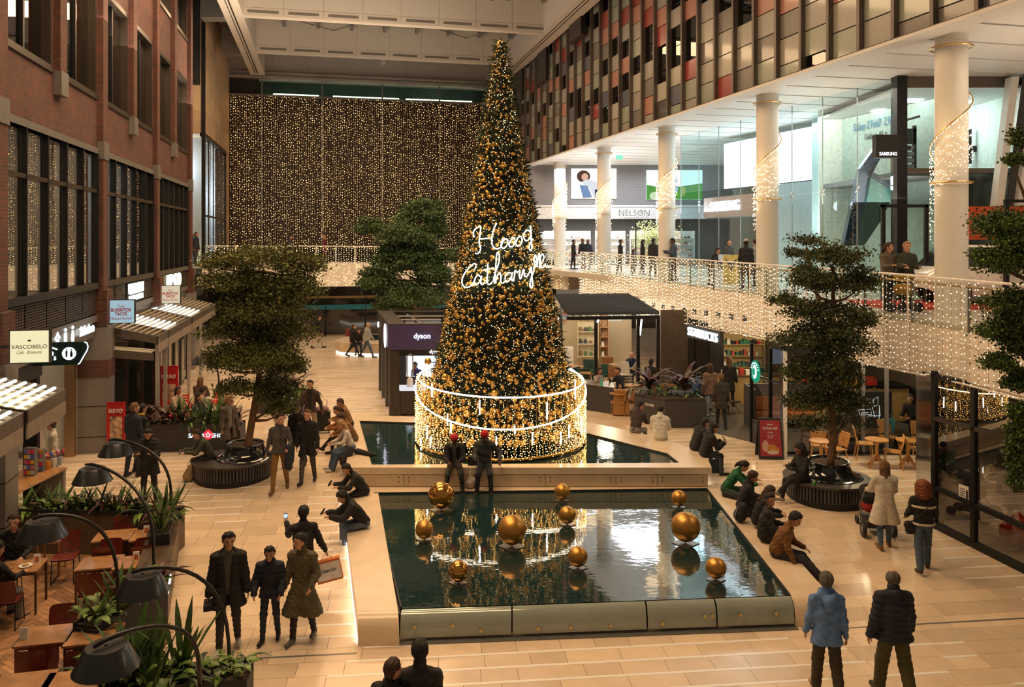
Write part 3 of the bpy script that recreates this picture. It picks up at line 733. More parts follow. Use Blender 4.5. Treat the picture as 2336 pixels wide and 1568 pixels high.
# the big light curtain on the far wall
P3 = []; ws = MB(); ns_ = 128
for i in range(ns_):
    s = .15 + i * (FW - .5) / (ns_ - 1); q = FL + FD * s - AX * .12; z = 16.55 - rr.random() * .3
    ws.obox((q.x,q.y,11.1),(.014,.014,10.9))
    while z > 5.75:
        if rr.random() < .8: P3.append((q.x + rr.uniform(-.04,.04),q.y,z))
        z -= .125 + rr.random() * .13
for z in np.arange(6,16.4,.3):
    for k in range(2):
        q = FL + FD * (-.5 + .28 * k + rr.uniform(-.06,.06)) - AX * (.3 + .5 * k); P3.append((q.x,q.y,z + rr.random() * .2))
lights_c = bulbs('light_curtain',P3,[rr.uniform(.019,.034) for p in P3],E('curtain_led',(1,.55,.19),3.6,sample=False,var=.6),label='huge curtain of hanging fairy lights covering the dark far wall',category='lights')
ws.build('wires',WIRE,lights_c)
q = MB(); fbox(q,-.1,FW,16.53,16.6,.05,.17); q.build('top_rail',GREYM,lights_c)
# ---------------------------------------------------------------- pools
def water(name,col,sc=1.0,strength=.04):
    m = MATS[name] = bpy.data.materials.new(name); nt, N, L, B = _nodes(m)
    B.inputs['Base Color'].default_value = (*col,1); B.inputs['Roughness'].default_value = .03; B.inputs['IOR'].default_value = 1.8
    B.inputs['Specular IOR Level'].default_value = 1.0
    tc = N.new('ShaderNodeTexCoord'); mp = N.new('ShaderNodeMapping'); mp.inputs['Scale'].default_value = (1,1.6,1); L.new(tc.outputs['Object'],mp.inputs[0])
    a = N.new('ShaderNodeTexNoise'); a.inputs['Scale'].default_value = 7 * sc; a.inputs['Detail'].default_value = 2; L.new(mp.outputs[0],a.inputs['Vector'])
    w_ = N.new('ShaderNodeTexNoise'); w_.inputs['Scale'].default_value = 1.3 * sc; w_.inputs['Distortion'].default_value = 1.2; L.new(mp.outputs[0],w_.inputs['Vector'])
    ad = N.new('ShaderNodeMath'); ad.operation = 'MULTIPLY_ADD'; ad.inputs[1].default_value = .35; L.new(a.outputs[0],ad.inputs[0]); L.new(w_.outputs[0],ad.inputs[2])
    bp = N.new('ShaderNodeBump'); bp.inputs['Strength'].default_value = strength; bp.inputs['Distance'].default_value = .05
    L.new(ad.outputs[0],bp.inputs['Height']); L.new(bp.outputs[0],B.inputs['Normal'])
    return m
WATER = water('pool_water',(.012,.034,.034))
POOLB = M('pool_basin',(.012,.012,.012),.4)
ZP = .45
FPI = [(-1.80,13.02),(4.66,13.52),(4.66,19.2),(-3.24,18.86)]
def ring_slab(m,outer,inner,z0,z1):
    n = len(outer)
    for i in range(n):
        j = (i + 1) % n; a, b, c, d = outer[i], outer[j], inner[j], inner[i]
        m.hexa([(*a,z0),(*b,z0),(*c,z0),(*d,z0),(*a,z1),(*b,z1),(*c,z1),(*d,z1)])
front_pool = T('front_pool','long low reflecting pool with pale stone rim holding golden balls','pool',(1.3,16,0))
# stone rim: left arm, right arm, back strip, each with a rounded fall at the front end
def arm(x0o,x0i,y0,x1o,x1i,y1,zt,zb):
    """rim arm whose front end rolls down to the floor"""
    prof = [(y0 + .30,zt)] + [(y0 + .30 - .30 * math.sin(a),zt - .26 + .26 * math.cos(a)) for a in (R(20),R(45),R(70),R(90))] + [(y0 - .02,zb)]
    m = MB(); V = []
    for k,(y,z) in enumerate([(y1,zt)] + prof):
        t = (y - y0) / (y1 - y0); V += [(x0o + (x1o - x0o) * t,y,z),(x0i + (x1i - x0i) * t,y,z)]
    n = len(V) // 2; m.add(V,[(2 * i,2 * i + 1,2 * i + 3,2 * i + 2) for i in range(n - 1)])
    side = [2 * i for i in range(n)]; 
    Vb = [(x1o,y1,zb),(x1i,y1,zb)]
    b = len(m.v); m.v += Vb; m.f += [tuple(side + [b])[::1],tuple([2 * i + 1 for i in range(n)][::-1] + [b + 1][:0] + [b + 1])]; m.mi += [0,0]
    return m
arm(-2.43,-1.78,12.66,-4.12,-3.24,19.3,ZP,-.03).build('stone_rim',LIME,front_pool,smooth='auto')
arm(5.32,4.68,13.28,5.32,4.68,19.3,ZP,-.03).build('stone_rim',LIME,front_pool,smooth='auto')
MB().prism([(-4.12,18.87),(4.7,19.2),(5.32,19.2),(5.32,19.62),(-4.12,19.62)],.1,ZP + .001).build('stone_rim',LIME,front_pool)
MB().prism([(-1.9,12.95),(4.75,13.45),(4.75,19.3),(-3.3,18.95)],-.2,.36).build('basin',POOLB,front_pool)
m = MB()
N_ = 40
m.quad((-1.80,13.0,ZP - .03),(4.67,13.5,ZP - .03),(4.67,19.22,ZP - .03),(-3.25,18.87,ZP - .03)); m.build('water',WATER,front_pool)
m = MB(); m.tube([(-1.80,13.02,ZP - .015),(-3.24,18.86,ZP - .015)],.018,4); m.tube([(4.66,13.5,ZP - .015),(4.66,19.2,ZP - .015)],.018,4); m.tube([(-3.24,18.86,ZP - .015),(4.66,19.2,ZP - .015)],.03,4)
m.build('black_edge',BLACKM,front_pool)
# underwater joint lines and floor plates
WEIR = M('weir_glass',(.30,.34,.30),.08,var=.1,scale=1.5,coat=1.0,bump=.03,bscale=3)
gx = [-1.78,.03,1.36 + 1.05,3.42,4.66]
wl = lambda x: 12.99 + (x + 1.8) * .0774          # water edge
for k,(a,b) in enumerate(zip([-1.79,0.0,2.2,3.36],[0.0,2.2,3.36,4.67])):
    m = MB(); V = []; pr = [(-.03,.425),(-.07,.42),(-.13,.40),(-.18,.34),(-.215,.25),(-.235,.14),(-.24,.06)]
    for x in (a + .012,b - .012):
        for dy, z in pr: V.append((x,wl(x) + dy,z))
    n = len(pr); m.add(V,[(i,i + 1,n + i + 1,n + i) for i in range(n - 1)]); m.build('weir_panel',WEIR,front_pool,smooth=True)
MB().prism([(-1.78,wl(-1.78) - .02),(4.68,wl(4.68) - .02),(4.68,wl(4.68)+.06),(-1.78,wl(-1.78)+.06)],-.02,.40).build('weir_core',POOLB,front_pool)
MB().prism([(-1.78,wl(-1.78) - .34),(4.7,wl(4.7) - .34),(4.7,wl(4.7) - .2),(-1.78,wl(-1.78) - .2)],-.01,.012).build('drain',M('drain_grey',(.14,.14,.13),.5),front_pool)
for x in (-1.55,-.95,-.5,.42,.95,1.6,2.45,3.15,3.28,3.75,4.35):
    z = .14 if (x * 10) % 3 < 1.5 else .24; MB().obox((x,wl(x) - .245,z),(.05,.02,.05),rot=Euler((R(-8),R(45),0)).to_matrix()).build('glass_clamp',M('brass_clamp',(.55,.45,.2),.3,.8),front_pool)
strip_e = E('under_rim_light',(1,.93,.82),6)
mb = MB(); mb.hexa([(-2.46,12.75,.012),(-2.44,12.75,.012),(-4.13,19.4,.40),(-4.15,19.4,.40),(-2.46,12.75,.05),(-2.44,12.75,.05),(-4.13,19.4,.44),(-4.15,19.4,.44)]); mb.build('light_strip',strip_e,front_pool)
# tree pool
ZT = .92
TPI = [(-3.42,19.55),(4.12,19.72),(3.99,20.6),(3.2,21.5),(2.1,22.8),(1.3,23.55),(-4.62,24.3)]
tree_pool = T('tree_pool','raised round-cornered reflecting pool under the big Christmas tree','pool',(0,22,.45))
m = MB(); ring_slab(m,TP_OUT,TPI,ZT - .16,ZT); m.build('stone_rim',LIME,tree_pool)
MB().prism([(-3.97,19.34),(4.72,19.34),(4.72,19.9),(3.6,22.3),(2.0,23.9),(-4.8,24.9)],.40,ZT - .16).build('basin_wall',M('limestone_wall',(.52,.41,.29),.45,var=.08,scale=3),tree_pool)
xs = [-3.97,-2.6,-.9,.8,2.5,3.5,4.72]
for a, b in zip(xs,xs[1:]):
    m = MB(); m.box(a + .008,b - .008,19.31,19.34,.47,ZT - .165); o = m.build('wall_panel',M('limestone_panel',(.55,.43,.30),.4,var=.07,scale=3,rand=.08),tree_pool)
    m = MB()
    for x in (a + .12,b - .12):
        for z in (.58,.68): m.box(x - .012,x + .012,19.303,19.31,z - .012,z + .012)
    m.build('screw',BLACKM,o,kind='stuff')
m = MB(); m.add([(x,y,ZT - .05) for x,y in TPI],[tuple(range(len(TPI)))]); m.build('water',water('tree_pool_water',(.012,.034,.034),1.3,.06),tree_pool)
m = MB()
for i in range(len(TPI)):
    a, b = TPI[i], TPI[(i + 1) % len(TPI)]; m.tube([(*a,ZT - .03),(*b,ZT - .03)],.03,4)
m.build('dark_edge',BLACKM,tree_pool)
mb = MB(); mb.box(4.725,4.74,19.5,20.4,.47,.56); mb.build('light_strip',strip_e,tree_pool)

# ---------------------------------------------------------------- golden balls in the front pool
GOLD = M('gold_paint',(.55,.28,.065),.38,.85,var=.05,scale=20)
GOLDS = M('gold_gloss',(.56,.29,.07),.15,.85,var=.05,scale=20)
BALLS = [(1007,1130,30,'large glossy golden ball at the back left of the pool',1),(1283,1122,18,'small golden ball at the back edge of the pool under the tree',0),
         (1549,1137,18,'small golden ball in the back right corner of the pool',0),(968,1208,20.5,'golden ball nearest the left rim of the pool',0),
         (1168,1209,33,'large matt golden ball in the middle of the pool',0),(1294,1175,19.5,'golden ball on its square plate just right of the middle of the pool',0),
         (1564,1202,33,'large matt golden ball on the right side of the pool',0),(1046,1303,23.5,'speckled glossy golden ball at the front left of the pool',1),
         (1318,1270,22.5,'golden ball front centre of the pool on a pale square plate',0),(1633,1296,23.5,'golden ball nearest the front right corner of the pool',0)]
for u, v, r, lab, gl in BALLS:
    Y = (CZ - ZP + .02) * F / (v + r * 1.13 - HV); rad = r * Y / F; c = at(u,v,Y)
    t = T('golden_ball',lab,'ball',(c.x,c.y,ZP),group='golden balls standing in the pool')
    m = MB(); m.ball(c,rad,36,22); b = m.build('ball',GOLDS if gl else GOLD,t,smooth=True)
    MB().tube([(c.x,c.y,ZP - .1),(c.x,c.y,c.z - rad + .01)],.012,8).build('rod',BLACK,t)
    MB().obox((c.x,c.y,ZP - .022),(rad * 1.35,rad * 1.35,.012),.7).build('base_plate',M('plate_metal',(.30,.28,.26),.3,.6),t)

# ---------------------------------------------------------------- the Christmas tree
TX, TY = -.31, 22.2
PROF = [(1.15,1.98),(2.4,1.90),(3.3,1.72),(4.55,1.50),(5.76,1.18),(6.75,1.02),(7.65,.82),(8.55,.64),(9.44,.49),(10.34,.36),(10.9,.25),(11.4,.16),(11.75,.10),(11.95,.03)]
def trad(z): return float(np.interp(z,[p[0] for p in PROF],[p[1] for p in PROF]))
xt = T('christmas_tree','towering cone Christmas tree covered in golden baubles and fairy lights','tree',(TX,TY,.9))
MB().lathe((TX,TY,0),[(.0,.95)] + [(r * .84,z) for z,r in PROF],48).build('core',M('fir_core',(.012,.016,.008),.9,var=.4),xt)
MB().lathe((TX,TY,0),[(.9,.7),(.9,1.2)],24).build('plinth',BLACKM,xt)
rr = random.Random(11); npr = np.random.RandomState(4)
def surf(n,jit=.12,z0=1.2,z1=11.9):
    out = []
    while len(out) < n:
        z = rr.uniform(z0,z1); r = trad(z)
        if rr.random() * 2.0 > r + .12: continue
        a = rr.uniform(0,2 * PI); q = r * (1 - jit * rr.random()); out.append((TX + q * math.cos(a),TY + q * math.sin(a),z,a))
    return out
# fir tufts: small crossed blades
NT = 15000; S_ = surf(NT,.16); base = np.array([s[:3] for s in S_],dtype=np.float32); ang = np.array([s[3] for s in S_])
d = np.stack([np.cos(ang),np.sin(ang),npr.uniform(-.6,.9,NT)],1) + npr.uniform(-.7,.7,(NT,3)); d /= np.linalg.norm(d,axis=1)[:,None]
e = np.cross(d,npr.uniform(-1,1,(NT,3))); e /= np.linalg.norm(e,axis=1)[:,None]
ln = npr.uniform(.10,.24,NT)[:,None]; wd = npr.uniform(.012,.026,NT)[:,None]
V = np.stack([base - e * wd,base + e * wd,base + d * ln + e * wd * .4,base + d * ln - e * wd * .4],1).reshape(-1,3)
Fq = (np.arange(NT) * 4)[:,None] + np.array([[0,1,2,3]])
o = put('foliage',npmesh('foliage',V,Fq,M('fir_green',(.028,.045,.018),.7,var=.4,scale=3,island=.5)),xt); o['kind'] = 'stuff'
# baubles: the 300 that show largest are parts, the rest one mass
BAUB = M('bauble_gold',(.80,.46,.12),.25,.7,var=.06,scale=8,rand=.12); BAUBS = M('baubles_gold',(.80,.46,.12),.25,.7,var=.06,scale=8,island=.2)
sph = MB().ball((0,0,0),1,14,8); sph_me = sph.mesh('bauble',BAUB,True)
def lowball(n,m_):
    q = MB().ball((0,0,0),1,n,m_); return np.array(q.v,dtype=np.float32), q.f
BL = [(s,rr.choice((.028,.035,.042,.05,.058)) * (1.0 if s[2] < 9 else .75)) for s in surf(4300,.03)]
for a_px in ((962,845),(1078,862),(1163,864),(1233,863),(1268,858),(1295,850),(1010,872),(1128,898),(1240,905),(1100,938),(1185,950),(1262,1010),(1076,1010)):
    c = at(a_px[0],a_px[1],20.3); a = math.atan2(c.y - TY - .2,c.x - TX); r = trad(max(1.2,c.z)) + .03
    ca = -math.sqrt(max(.05,1 - min(.97,((c.x - TX) / r)) ** 2)); BL.append(((c.x,TY + r * ca,c.z,a),.095))
front = sorted([b for b in BL if b[0][1] < TY + .25],key=lambda b: -b[1] + b[0][2] * .001)
big = front[:290]; bs = set(map(id,big))
for s, r in big:
    o = put('bauble',sph_me,xt); 
    o.matrix_parent_inverse = Matrix.Identity(4); o.location = (s[0] - TX,s[1] - TY,s[2] - .9); o.scale = (r,r,r)
bv, bf = lowball(8,5); bf = [tuple(f) for f in bf]
rest = [b for b in BL if id(b) not in bs]
V, Fc = stamp([b[0][:3] for b in rest],[b[1] for b in rest],bv,np.array(bf,dtype=np.int32))
o = put('baubles',npmesh('baubles',V,Fc,BAUBS,True),xt); o['kind'] = 'stuff'
LEDT = E('tree_led',(1,.66,.28),7,sample=True)
pts = [s[:3] for s in surf(6200,.05)]
bulbs('fairy_lights',pts,[rr.uniform(.006,.012) for _ in pts],LEDT,xt)
# garland twigs poking out of the outline
m = MB()
for s in surf(260,0.02,1.5,11.5):
    a = s[3] + rr.uniform(-.3,.3); m.tube([(s[0],s[1],s[2]),(s[0] + .09 * math.cos(a),s[1] + .09 * math.sin(a),s[2] + rr.uniform(-.02,.08))],[.02,.004],4)
m.build('twigs',MATS['fir_green'],xt,kind='stuff')
# ---------------------------------------------------------------- ring of light strings round the foot
rg = T('light_ring','round golden light fence of glowing strings around the foot of the tree','light sculpture',(TX,TY,.9))
NEON = E('neon_hoop',(1,.86,.64),7)
RR_ = 2.3
def hoop(name,f,r,mat,rad=.03,n=72):
    m = MB(); m.tube([(TX + rad_ * math.cos(2 * PI * i / n),TY + rad_ * math.sin(2 * PI * i / n),f(2 * PI * i / n)) for i in range(n) for rad_ in (r,)],rad,6,closed=True); return m.build(name,mat,rg,smooth=True)
up = lambda a: 2.60 + .12 * math.sin(a) - .05 * math.cos(a); lo = lambda a: 2.36 + .66 * math.sin(a) - .06 * math.cos(a); bt = lambda a: .93
hoop('top_hoop',up,RR_ - .02,NEON,.02); hoop('lower_hoop',lo,RR_ + .05,NEON,.018); hoop('base_hoop',bt,RR_,M('gold_metal',(.45,.26,.07),.3,.8),.045)
BARM = M('gold_rod',(.55,.33,.10),.3,.8); PR = []
for i in range(76):
    a = 2 * PI * i / 76; x, y = TX + RR_ * math.cos(a), TY + RR_ * math.sin(a); MB().tube([(x,y,.93),(x,y,up(a))],.011,4).build('bar',BARM,rg)
for i in range(190):
    a = 2 * PI * i / 190; x, y = TX + (RR_ + .03) * math.cos(a), TY + (RR_ + .03) * math.sin(a); z = .92 + rr.random() * .06; top = lo(a) if lo(a) < up(a) else up(a)
    top = max(lo(a),up(a)) if math.sin(a) > 0.1 else (up(a) if i % 3 == 0 else lo(a))
    while z < top: PR.append((x + rr.uniform(-.03,.03),y + rr.uniform(-.03,.03),z)); z += rr.uniform(.04,.08)
bulbs('light_strings',PR,[rr.uniform(.008,.016) for _ in PR],E('ring_led',(1,.56,.15),8,sample=False,var=.6),rg)
COOL = E('ice_tube',(1,.95,.86),14)
for u, v0, v1 in ((1096,912,946),(1247,918,956),(983,875,905),(1022,945,970),(1030,962,988),(971,970,1000),(1174,970,990),(1133,995,1020),(1214,986,1014),(1280,985,1012),(1300,970,998),(1323,925,950),(1316,868,910),(952,1000,1030),(1334,950,990)):
    x = (u - CX) / F * 20.4; dx = max(-.995,min(.995,(x - TX) / RR_)); Y = TY - RR_ * math.sqrt(1 - dx * dx); x = TX + RR_ * dx
    z0, z1 = at(u,v1,Y).z, at(u,v0,Y).z; MB().tube([(x,Y - .04,z0),(x,Y - .04,z1)],.016,6).build('ice_tube',COOL,rg)
# inner golden baubles seen through the ring
ib = [(TX + q * math.cos(a),TY + q * math.sin(a),z) for q,a,z in [(rr.uniform(1.9,2.15),rr.uniform(0,2 * PI),rr.uniform(1.2,2.4)) for _ in range(170)]]
V, Fc = stamp(ib,[rr.choice((.05,.06,.07,.1)) for _ in ib],bv,np.array(bf,dtype=np.int32)); o = put('inner_baubles',npmesh('inner_baubles',V,Fc,BAUBS,True),rg); o['kind'] = 'stuff'
# ---------------------------------------------------------------- neon script on the tree
sg = T('neon_sign','white neon handwriting reading Hoog Catharyne across the middle of the tree','neon sign',(TX,TY - 1.4,6.2))
NEONW = E('neon_script',(1,.93,.80),9)
def script(name,strokes,Yd=None):
    m = MB()
    for st in strokes:
        P = cr([(*p,0) for p in st],5) if len(st) > 2 else [np.array((*p,0)) for p in st]
        pts = []
        for p in P:
            u, v = 930 + p[0] / 2.451, 480 + p[1] / 2.451
            x = (u - CX) / F * 20.95; z0 = CZ - (v - HV) / F * 20.95; r = trad(z0) + .10
            dx = max(-.97,min(.97,(x - TX) / r)); Y = TY - r * math.sqrt(1 - dx * dx); pts.append(at(u,v,Y))
        m.tube(pts,.0135,6)
    return m.build(name,NEONW,sg,smooth=True)
script('letter_h',[[(370,150),(368,120),(385,100),(408,90),(405,130),(400,180),(408,215),(395,240),(378,240)],[(398,160),(430,158),(462,155)],
                    [(497,72),(480,110),(470,160),(476,200),(498,216),(520,208)]])
script('letter_o',[[(520,208),(530,180),(545,160),(530,165),(522,190),(530,212),(548,205),(560,180),(552,160),(545,162)]])
script('letter_o',[[(575,170),(566,190),(575,205),(592,195),(600,170),(590,152),(578,165),(572,180)]])
script('letter_g',[[(690,122),(670,112),(650,130),(652,160),(668,170),(685,150),(690,115),(684,88),(690,130),(692,180),(694,215),(685,226),(680,205),(688,180),(700,160)]])
script('letter_o',[[(610,165),(604,185),(614,200),(632,190),(640,165),(630,145),(616,155),(610,170)]])
script('letter_c',[[(376,330),(382,305),(368,300),(340,325),(315,360),(303,395),(312,424),(340,430),(362,412),(372,395)]])
script('letter_a',[[(408,372),(392,362),(376,385),(374,412),(388,416),(404,395),(414,368),(408,400),(416,416),(430,405)]])
script('letter_t',[[(440,405),(446,360),(448,300),(446,360),(446,405),(458,415),(472,402)],[(420,336),(480,322)]])
script('letter_h',[[(478,400),(490,350),(510,290),(512,250),(502,236),(496,262),(492,330),(488,408),(500,370),(516,350),(522,372),(520,400),(532,408),(546,395)]])
script('letter_a',[[(578,352),(562,348),(546,368),(548,396),(562,398),(578,375),(586,348),(580,384),(592,396)]])
script('letter_r',[[(592,396),(598,360),(600,338),(612,346),(628,338),(624,366),(630,386)]])
script('letter_y',[[(634,380),(642,350),(650,330),(652,362),(664,370),(682,345),(690,318),(694,360),(698,410),(694,434),(684,420),(690,380),(704,345)]])
script('letter_n',[[(704,345),(708,300),(706,270),(716,250),(720,290),(722,316),(728,270),(736,240),(738,280),(738,322)]])
script('letter_e',[[(738,310),(752,290),(762,262),(752,245),(742,270),(746,315),(760,318),(770,300)]])
# ---------------------------------------------------------------- left ground floor: pillars, shopfronts
STONE = M('pillar_stone',(.20,.18,.165),.45,var=.1,scale=2)
WOODT = M('table_wood',(.42,.21,.085),.3,var=.25,scale=5,coat=.3)
WOODB = M('dark_wood',(.10,.065,.045),.35,var=.3,scale=4)
REDW = M('red_plywood',(.16,.028,.016),.3,var=.15,scale=6,coat=.4)
BROWNP = M('planter_brown',(.13,.085,.055),.5,var=.1)
for P in (15.5,22.65,29.7,36.9):
    m = MB(); lbox(m,P - .3,P + .34,.2,4.0,-.55,.30); c = S('pillar',m,STONE)
    m = MB(); lbox(m,P - .31,P + .35,2.55,3.05,-.56,.31); m.build('brick_band',BRICK,c)
    for z in (.9,1.75): m = MB(); lbox(m,P - .305,P + .345,z,z + .02,-.555,.305); m.build('joint_line',BLACKM,c)
m = MB(); lbox(m,10,22.3,3.7,4.3,-.4,-.05); S('trim_fascia_left',m,M('fascia_metal',(.30,.25,.20),.35,.5))
m = MB(); lbox(m,23,37.2,3.9,4.3,-.4,-.05); S('trim_fascia_mid',m,GREYM)
m = MB(); lbox(m,10,37.2,4.3,4.9,-6,-.3); S('ceiling_left_ground',m,BACKW)
# pale wall of the passage to the toilets
q = MB(); a, b = LP(22.3,-5.5,0), LP(22.3,-.5,0); q.slab([(a.x,a.y,.3),(b.x,b.y,.3),(b.x,b.y,4.3),(a.x,a.y,4.3)],AX,.2)
pw = S('wall_passage',q,M('passage_paint',(.60,.58,.50),.6,var=.03))
a0 = LP(22.3,-2.35,0) - AX * .01; a1 = LP(22.3,-1.95,0) - AX * .01; b0 = LP(22.3,-1.75,0) - AX * .01; b1 = LP(22.3,-1.2,0) - AX * .01
MB().slab([(b0.x,b0.y,.5),(b1.x,b1.y,.5),(a1.x,a1.y,4.2),(a0.x,a0.y,4.2)],-AX,.01).build('pale_stripe',M('stripe_paint',(.78,.70,.58),.6),pw)
q = MB(); a, b = LP(22.3,-5.5,0) - AX * .02, LP(22.3,-.5,0) - AX * .02; q.slab([(a.x,a.y,.4),(b.x,b.y,.4),(b.x,b.y,.62),(a.x,a.y,.62)],-AX,.015); q.build('skirting',GREYM,pw)
m = MB(); lbox(m,22.1,22.36,.4,4.3,-.75,-.5); S('trim_bronze_post',m,M('bronze_post',(.40,.27,.16),.3,.7))
point('passage_lamp',LP(20.2,-2.2,3.6),26,(1,.88,.66),.3)
# shopfront nearest (dark frames, far left edge of the frame)
m = MB()
for Y in (13.4,15.0,16.9,18.4): lbox(m,Y,Y + .16,.1,3.8,-.5,-.2)
lbox(m,10,18.4,3.3,3.7,-.45,-.1); S('wall_shopfront_near',m,BLACK)
m = MB(); lbox(m,10,18.3,.1,3.7,-3.4,-3.2); S('wall_shop_near',m,M('bar_back',(.20,.13,.08),.6,var=.4,scale=3))
point('bar_lamp',LP(16,-1.8,3.0),18,(1,.72,.42),.2)
# canopies of slats along the facade
LEDS = E('slat_led',(1,.93,.76),3.2)
SLATM = M('slat_metal',(.46,.40,.31),.4,.3)
def canopy(Y0,Y1,lit,lab):
    t = T('canopy',lab,'canopy',LP((Y0 + Y1) / 2,.7,3.7),TILT,group='slatted shop canopies along the brick wall')
    zz = lambda d: 3.92 - .24 * d
    m = MB()
    for d in (0.02,1.42):
        P = [LP(Y0,d,zz(d) - .2),LP(Y1,d,zz(d) - .2),LP(Y1,d + .05,zz(d) - .2),LP(Y0,d + .05,zz(d) - .2)]; m.hexa([tuple(p) for p in P] + [(p.x,p.y,p.z + .22) for p in P])
    for Y in (Y0,Y1 - .06):
        P = [LP(Y,0,zz(0) - .2),LP(Y + .06,0,zz(0) - .2),LP(Y + .06,1.47,zz(1.47) - .2),LP(Y,1.47,zz(1.47) - .2)]; m.hexa([tuple(p) for p in P] + [(p.x,p.y,p.z + .22) for p in P])
    m.build('frame',M('canopy_frame',(.17,.14,.11),.35,.5),t)
    for i in range(8):
        d = .12 + i * .165; P = [LP(Y0 + .05,d,zz(d)),LP(Y1 - .05,d,zz(d)),LP(Y1 - .05,d + .04,zz(d + .04)),LP(Y0 + .05,d + .04,zz(d + .04))]
        MB().hexa([tuple(p) for p in P] + [(p.x,p.y,p.z + .035) for p in P]).build('slat',LEDS if lit else SLATM,t)
    n = max(4,int((Y1 - Y0) / .33))
    for i in range(n):
        Y = Y0 + (i + .5) * (Y1 - Y0) / n; P = [LP(Y,.05,zz(.05) - .09),LP(Y + .04,.05,zz(.05) - .09),LP(Y + .04,1.42,zz(1.42) - .09),LP(Y,1.42,zz(1.42) - .09)]
        MB().hexa([tuple(p) for p in P] + [(p.x,p.y,p.z + .05) for p in P]).build('cross_slat',SLATM,t)
    if lit:
        P = [LP(Y0 + .06,.08,zz(.08) - .16),LP(Y1 - .06,.08,zz(.08) - .16),LP(Y1 - .06,1.4,zz(1.4) - .16),LP(Y0 + .06,1.4,zz(1.4) - .16)]
        MB().slab([tuple(p) for p in P],(0,0,-1),.02).build('light_panel',E('canopy_glow',(1,.80,.48),1.1),t)
    P = [LP(Y0 + .02,1.44,zz(1.44) - .46),LP(Y1 - .02,1.44,zz(1.44) - .46),LP(Y1 - .02,1.47,zz(1.44) - .46),LP(Y0 + .02,1.47,zz(1.44) - .46)]
    MB().hexa([tuple(p) for p in P] + [(p.x,p.y,p.z + .26) for p in P]).build('valance',M('valance',(.34,.27,.21),.45,.3),t)
canopy(11.0,12.7,True,'brightly lit slatted canopy cut by the left edge of the photo'); canopy(12.85,14.8,True,'brightly lit slatted canopy just below the cream square sign')
canopy(22.95,24.5,False,'dark slatted canopy nearest the brick pillar below the blue food sign'); canopy(24.55,26.6,True,'lit slatted canopy behind the pale blue food sign')
canopy(26.65,28.6,False,'dark slatted canopy between two lit canopies'); canopy(28.8,31.4,True,'lit slatted canopy under the cream food sign'); canopy(31.45,34.8,False,'dark slatted canopy farthest along the brick wall')
# folding doors and red shop behind them
m = MB(); lbox(m,23,37,.42,3.9,-3.6,-3.4); S('wall_red_shop',m,M('red_shop_wall',(.75,.62,.52),.6,var=.1))
for i,(Y,hgt) in enumerate(((23.4,1.6),(25,1.0),(27.5,1.3))):
    m = MB(); lbox(m,Y,Y + 1.0,.45,.45 + hgt,-3.3,-2.9)
    o = m.build('shop_cabinet',M('shop_red',(.55,.03,.02),.4),None); tag(o,('tall red cabinet inside the taco shop beside the brick pillar','low red cabinet inside the taco shop behind the doors','red cabinet deepest inside the taco shop')[i],'cabinet')
point('taco_shop_lamp',LP(25.5,-1.7,3.4),60,(1,.86,.72),.3); point('taco_shop_lamp',LP(33,-1.7,3.4),40,(1,.8,.6),.3)
for i,(Y,d) in enumerate(((23.5,.25),(24.1,.55),(24.7,.9),(26.2,.35),(27.4,.35),(28.6,.35),(30.3,.35),(31.6,.35),(33,.35),(34.5,.35))):
    q = MB(); c0, c1 = (LP(Y,d - .28,0),LP(Y,d + .28,0)) if i < 3 else (LP(Y - .4,d,0),LP(Y + .4,d,0)); n = AX if i < 3 else PX
    q.slab([(c0.x,c0.y,.46),(c1.x,c1.y,.46),(c1.x,c1.y,3.4),(c0.x,c0.y,3.4)],n,.07); w_ = S('door_%d' % (i + 1),q,BRONZE)
    q = MB(); e0, e1 = c0.lerp(c1,.2) - n * .012, c0.lerp(c1,.8) - n * .012; q.slab([(e0.x,e0.y,.6),(e1.x,e1.y,.6),(e1.x,e1.y,3.2),(e0.x,e0.y,3.2)],n,.094); q.build('pane',M('door_glass',(.02,.022,.02),.06,coat=1),w_)
for i,(Y,d) in enumerate(((23.0,1.38),(24.55,1.3),(28.7,1.3),(31.4,1.3))):
    m = MB(); lbox(m,Y,Y + .1,.45,3.5,d,d + .1); S('canopy_post',m,M('post_grey',(.42,.38,.34),.4,.3))
# second, inner lit canopy row just left of the grey post
t = T('awning','narrow lit slatted awning over the taco shop doors','awning',LP(23.3,.6,3.2),TILT)
for i in range(4):
    P = [LP(22.95 + i * .16,-.1,3.28),LP(23.03 + i * .16,-.1,3.28),LP(23.03 + i * .16,1.3,3.12),LP(22.95 + i * .16,1.3,3.12)]; MB().hexa([tuple(p) for p in P] + [(p.x,p.y,p.z + .03) for p in P]).build('slat',M('awning_slat',(.85,.78,.62),.4),t)
P = [LP(22.9,-.1,3.05),LP(22.96,-.1,3.05),LP(22.96,1.35,2.9),LP(22.9,1.35,2.9)]; MB().hexa([tuple(p) for p in P] + [(p.x,p.y,p.z + .2) for p in P]).build('frame',MATS['canopy_frame'],t)
# far shops left, behind the tree
m = MB(); a, b = LP(37,-.3,0), L2(44.8,0,0); m.prism([(a.x,a.y),(b.x,b.y),(b.x - .3,b.y),(a.x - .3,a.y)],.4,3.4); S('wall_far_shop',m,M('far_shop_glass',(.03,.03,.03),.1,coat=1))
m = MB(); l2box(m,44.8,55,.4,4.8,-.4,-.1); S('wall_far_shop_side',m,MATS['far_shop_glass'])
